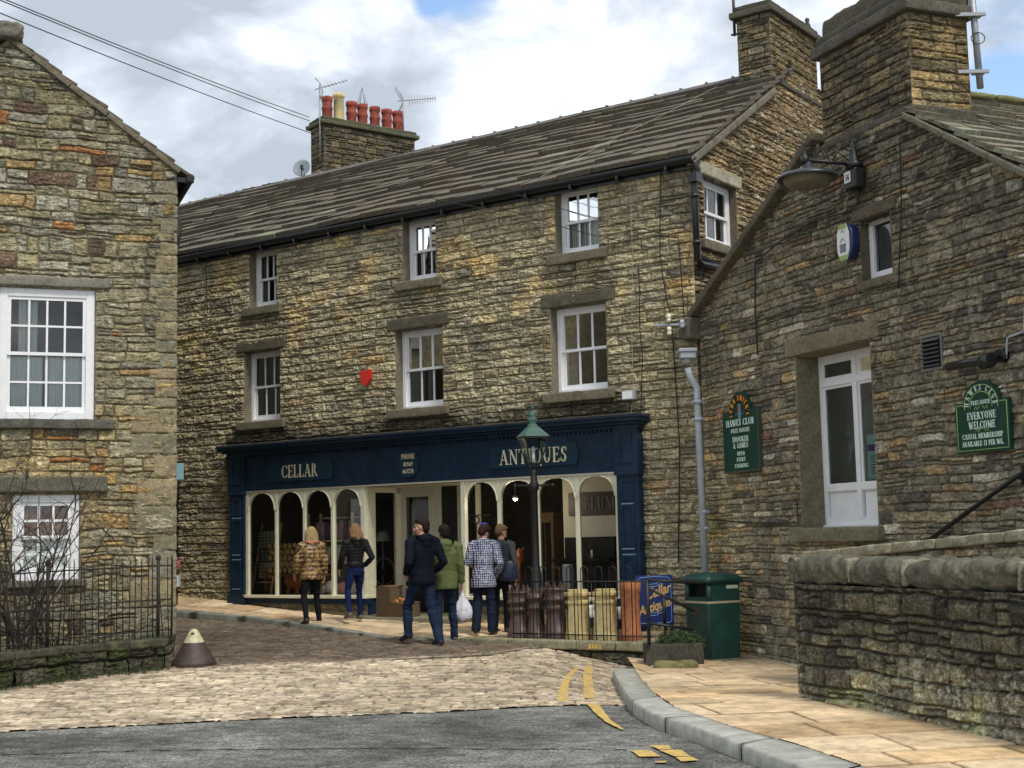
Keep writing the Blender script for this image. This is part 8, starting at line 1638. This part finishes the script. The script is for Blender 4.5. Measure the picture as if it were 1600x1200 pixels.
M['ebony'] = mat('ebonised_wood', (.014, .012, .013), .3); mb = MB(); mb.fbox(FA, s0, s1-.12, zc, z1, dk-.35, dk); mb.build('top_case', M['ebony'], o, bevel=.008); mb = MB(); mb.fbox(FA, s0-.03, s1+.05, zc-.05, zc, dk-.38, dk+.18); mb.build('ledge', M['ebony'], o); mb = MB(); mb.fbox(FA, s0, s1, z0, zc-.05, dk-.35, dk-.02); mb.build('base', M['ebony'], o)
c = FA.pt(*FA.at(928, 862, dk+.04), dk+.1); q = thing('candle', (c[0], c[1], zc), 'white candle standing on the black cabinet', 'candle'); mb = MB(); mb.tube([(c[0], c[1], zc), (c[0], c[1], zc+.13)], .018, 8); mb.build('wax', M['cream'], q); mb = MB(); mb.tube([(c[0], c[1], zc+.13), (c[0], c[1], zc+.145)], .003, 5); mb.build('wick', M['black'], q)
c = FA.at(884, 905, -.2); o = thing('grey_box', FA.pt(c[0], SHZ, -.2), 'upright grey box by the mullion of the right shop window', 'box'); zt = FA.at(884, 883, -.2)[1]; mb = MB(); mb.fbox(FA, c[0]-.07, c[0]+.06, SHZ, zt, -.32, -.2); mb.build('case', M['grey'], o, bevel=.006); mb = MB(); mb.fbox(FA, c[0]-.06, c[0]+.05, zt, zt+.012, -.31, -.21); mb.build('lid', M['white'], o)
# ginger and copper ware by the patterned coat
c = FA.at(811, 868, -.3); o = thing('copper_ornament', FA.pt(c[0], SHZ, -.3), 'bright copper and flame coloured ornament in the right shop window', 'ornament'); cp = mat('copper', (.65, .22, .10), .3, .8); mb = MB(); zt = c[1]; zb = SHZ; mb.lathe(FA.pt(c[0], zb, -.3), [(.06, 0), (.03, .05), (.02, zt-zb-.14), (.06, zt-zb-.08), (.07, zt-zb), (.03, zt-zb+.08), (0, zt-zb+.13)], 14); mb.build('stand', cp, o)
mb = MB(); rs2 = random.Random(3)
for j in range(14): a = rs2.uniform(0, 6.28); mb.tube([FA.pt(c[0], zt-.02, -.3), FA.pt(c[0]+.09*math.cos(a), zt+rs2.uniform(.0, .16), -.3+.06*math.sin(a))], [.012, .003], 5)
mb.build('petals', M['terra'], o)
# dim tall furniture silhouettes further in
for x, y, d, w, m_, lab in ((851, 800, -2.2, .34, 'wood', 'dim brown longcase clock at the back of the shop'), (765, 820, -2.6, .5, 'dark2', 'dark wardrobe deep inside the right part of the shop'), (455, 790, -2.6, .7, 'dark2', 'dark dresser deep inside the left part of the shop')):
    s, z = FA.at(x, y, d); o = thing('tall_furniture', FA.pt(s, .5, d), lab, 'furniture'); mb = MB(); mb.fbox(FA, s-w/2, s+w/2, .5, 1.9, d-.3, d); mb.build('case', M[m_], o, bevel=.01); mb = MB(); mb.fbox(FA, s-w/2-.03, s+w/2+.03, 1.9, 1.97, d-.33, d+.03); mb.build('crown_moulding', M[m_], o); mb = MB(); mb.fbox(FA, s-w/2+.05, s-.01, .7, 1.8, d, d+.012); mb.fbox(FA, s+.01, s+w/2-.05, .7, 1.8, d, d+.012); mb.build('door_panels', M['dark'], o)
# ---- wicker baskets outside the doorway
def wick(o, F, s0, s1, z0, z1, d0, d1, nm='weave'):
    for (A_, B_) in (((s0, d0), (s1, d0)), ((s1, d0), (s1, d1)), ((s1, d1), (s0, d1)), ((s0, d1), (s0, d0))):
        mb = MB(); nrow = int((z1-z0)/.022); m = int(max(abs(A_[0]-B_[0]), abs(A_[1]-B_[1]))/.03)+2
        for r in range(nrow):
            zz = z0+(z1-z0)*(r+.5)/nrow; mb.tube([F.pt(A_[0]+(B_[0]-A_[0])*t/m, zz, A_[1]+(B_[1]-A_[1])*t/m+.008*(1 if (t+r) % 2 else -1)) for t in range(m+1)], .011, 5)
        mb.build(nm, M['wicker'], o)
    mb = MB(); mb.tube([F.pt(a, z1, b) for a, b in ((s0, d0), (s1, d0), (s1, d1), (s0, d1), (s0, d0))], .018, 6); mb.build('rim', M['wicker'], o)
db = .30; s0 = FA.at(604, 935, db+.2)[0]; s1 = FA.at(582, 935, db+.2)[0]; zt, zb = FA.at(592, 917, db+.2)[1], .302
o = thing('wicker_basket', FA.pt((s0+s1)/2, zb, db), 'square wicker basket at the left of the shop doorway', 'basket'); wick(o, FA, s0, s1, zb, zt, db-.2, db+.10)
s0_, s1_ = FA.at(634, 935, db+.1)[0], FA.at(606, 935, db+.1)[0]; o = thing('log_basket', FA.pt((s0_+s1_)/2, zb, db), 'wicker basket of orange split logs with a hooped handle in the doorway', 'basket'); wick(o, FA, s0_, s1_, zb, zb+.22, db-.25, db+.10)
mb = MB(); mb.tube([FA.pt((s0_+s1_)/2+.2*math.cos(t)+.06, zb+.18+.33*math.sin(t), db-.12) for t in np.linspace(0, 3.14, 12)], .014, 6); mb.build('handle', M['wicker'], o)
rs = random.Random(9); orange = mat('orange_split_log', (.55, .24, .07), .8, nscale=14, nvar=.4, col2=(.35, .13, .04))
for i in range(9):
    s = s1_+(s0_-s1_)*(.12+.76*rs.random()); q = FA.pt(s, zb+.18+rs.uniform(0, .09), db+rs.uniform(-.16, .04)); lg = thing('split_log', q, 'orange brown split log lying in the wicker basket', 'log', 'split logs in the doorway basket'); mb = MB(); a = rs.uniform(-.5, .5); dv = np.array([*FA.u, 0])*math.cos(a)+np.array([0, 0, math.sin(a)])
    p_, r_ = q-dv*.09, q+dv*.09; mb.tube([p_, q, r_], [.03, .036, .031], 5, sm=False); mb.build('wood', orange, lg)
s0, s1 = FA.at(585, 960, .45)[0], FA.at(560, 960, .45)[0]

# the lit spotlight high in the right window
c = FA.pt(*FA.at(805, 779, -.5), -.5); o = thing('spotlight', c, 'small lit spotlight hanging high in the right shop window', 'lamp'); mb = MB(); mb.tube([c, c+np.array([0, 0, .06])], [.05, .03], 12); mb.tube([c+np.array([0, 0, .06]), (c[0], c[1], 2.69)], .006, 5); mb.build('housing', M['galv'], o)
em = bpy.data.materials.new('lit_bulb'); em.use_nodes = True; pb = em.node_tree.nodes['Principled BSDF']; pb.inputs['Emission Color'].default_value = (1, .86, .62, 1); pb.inputs['Emission Strength'].default_value = 6
mb = MB(); mb.ell(c+np.array([0, 0, -.01]), (.035, .035, .025), 10, 8); mb.build('bulb', em, o)
pl = bpy.data.lights.new('spotlight_light', 'POINT'); pl.energy = 14; pl.color = (1, .82, .58); pl.shadow_soft_size = .05; lo = link(bpy.data.objects.new('spotlight_light', pl)); lo.location = Vector([float(v) for v in c+np.array([0, 0, -.07])])
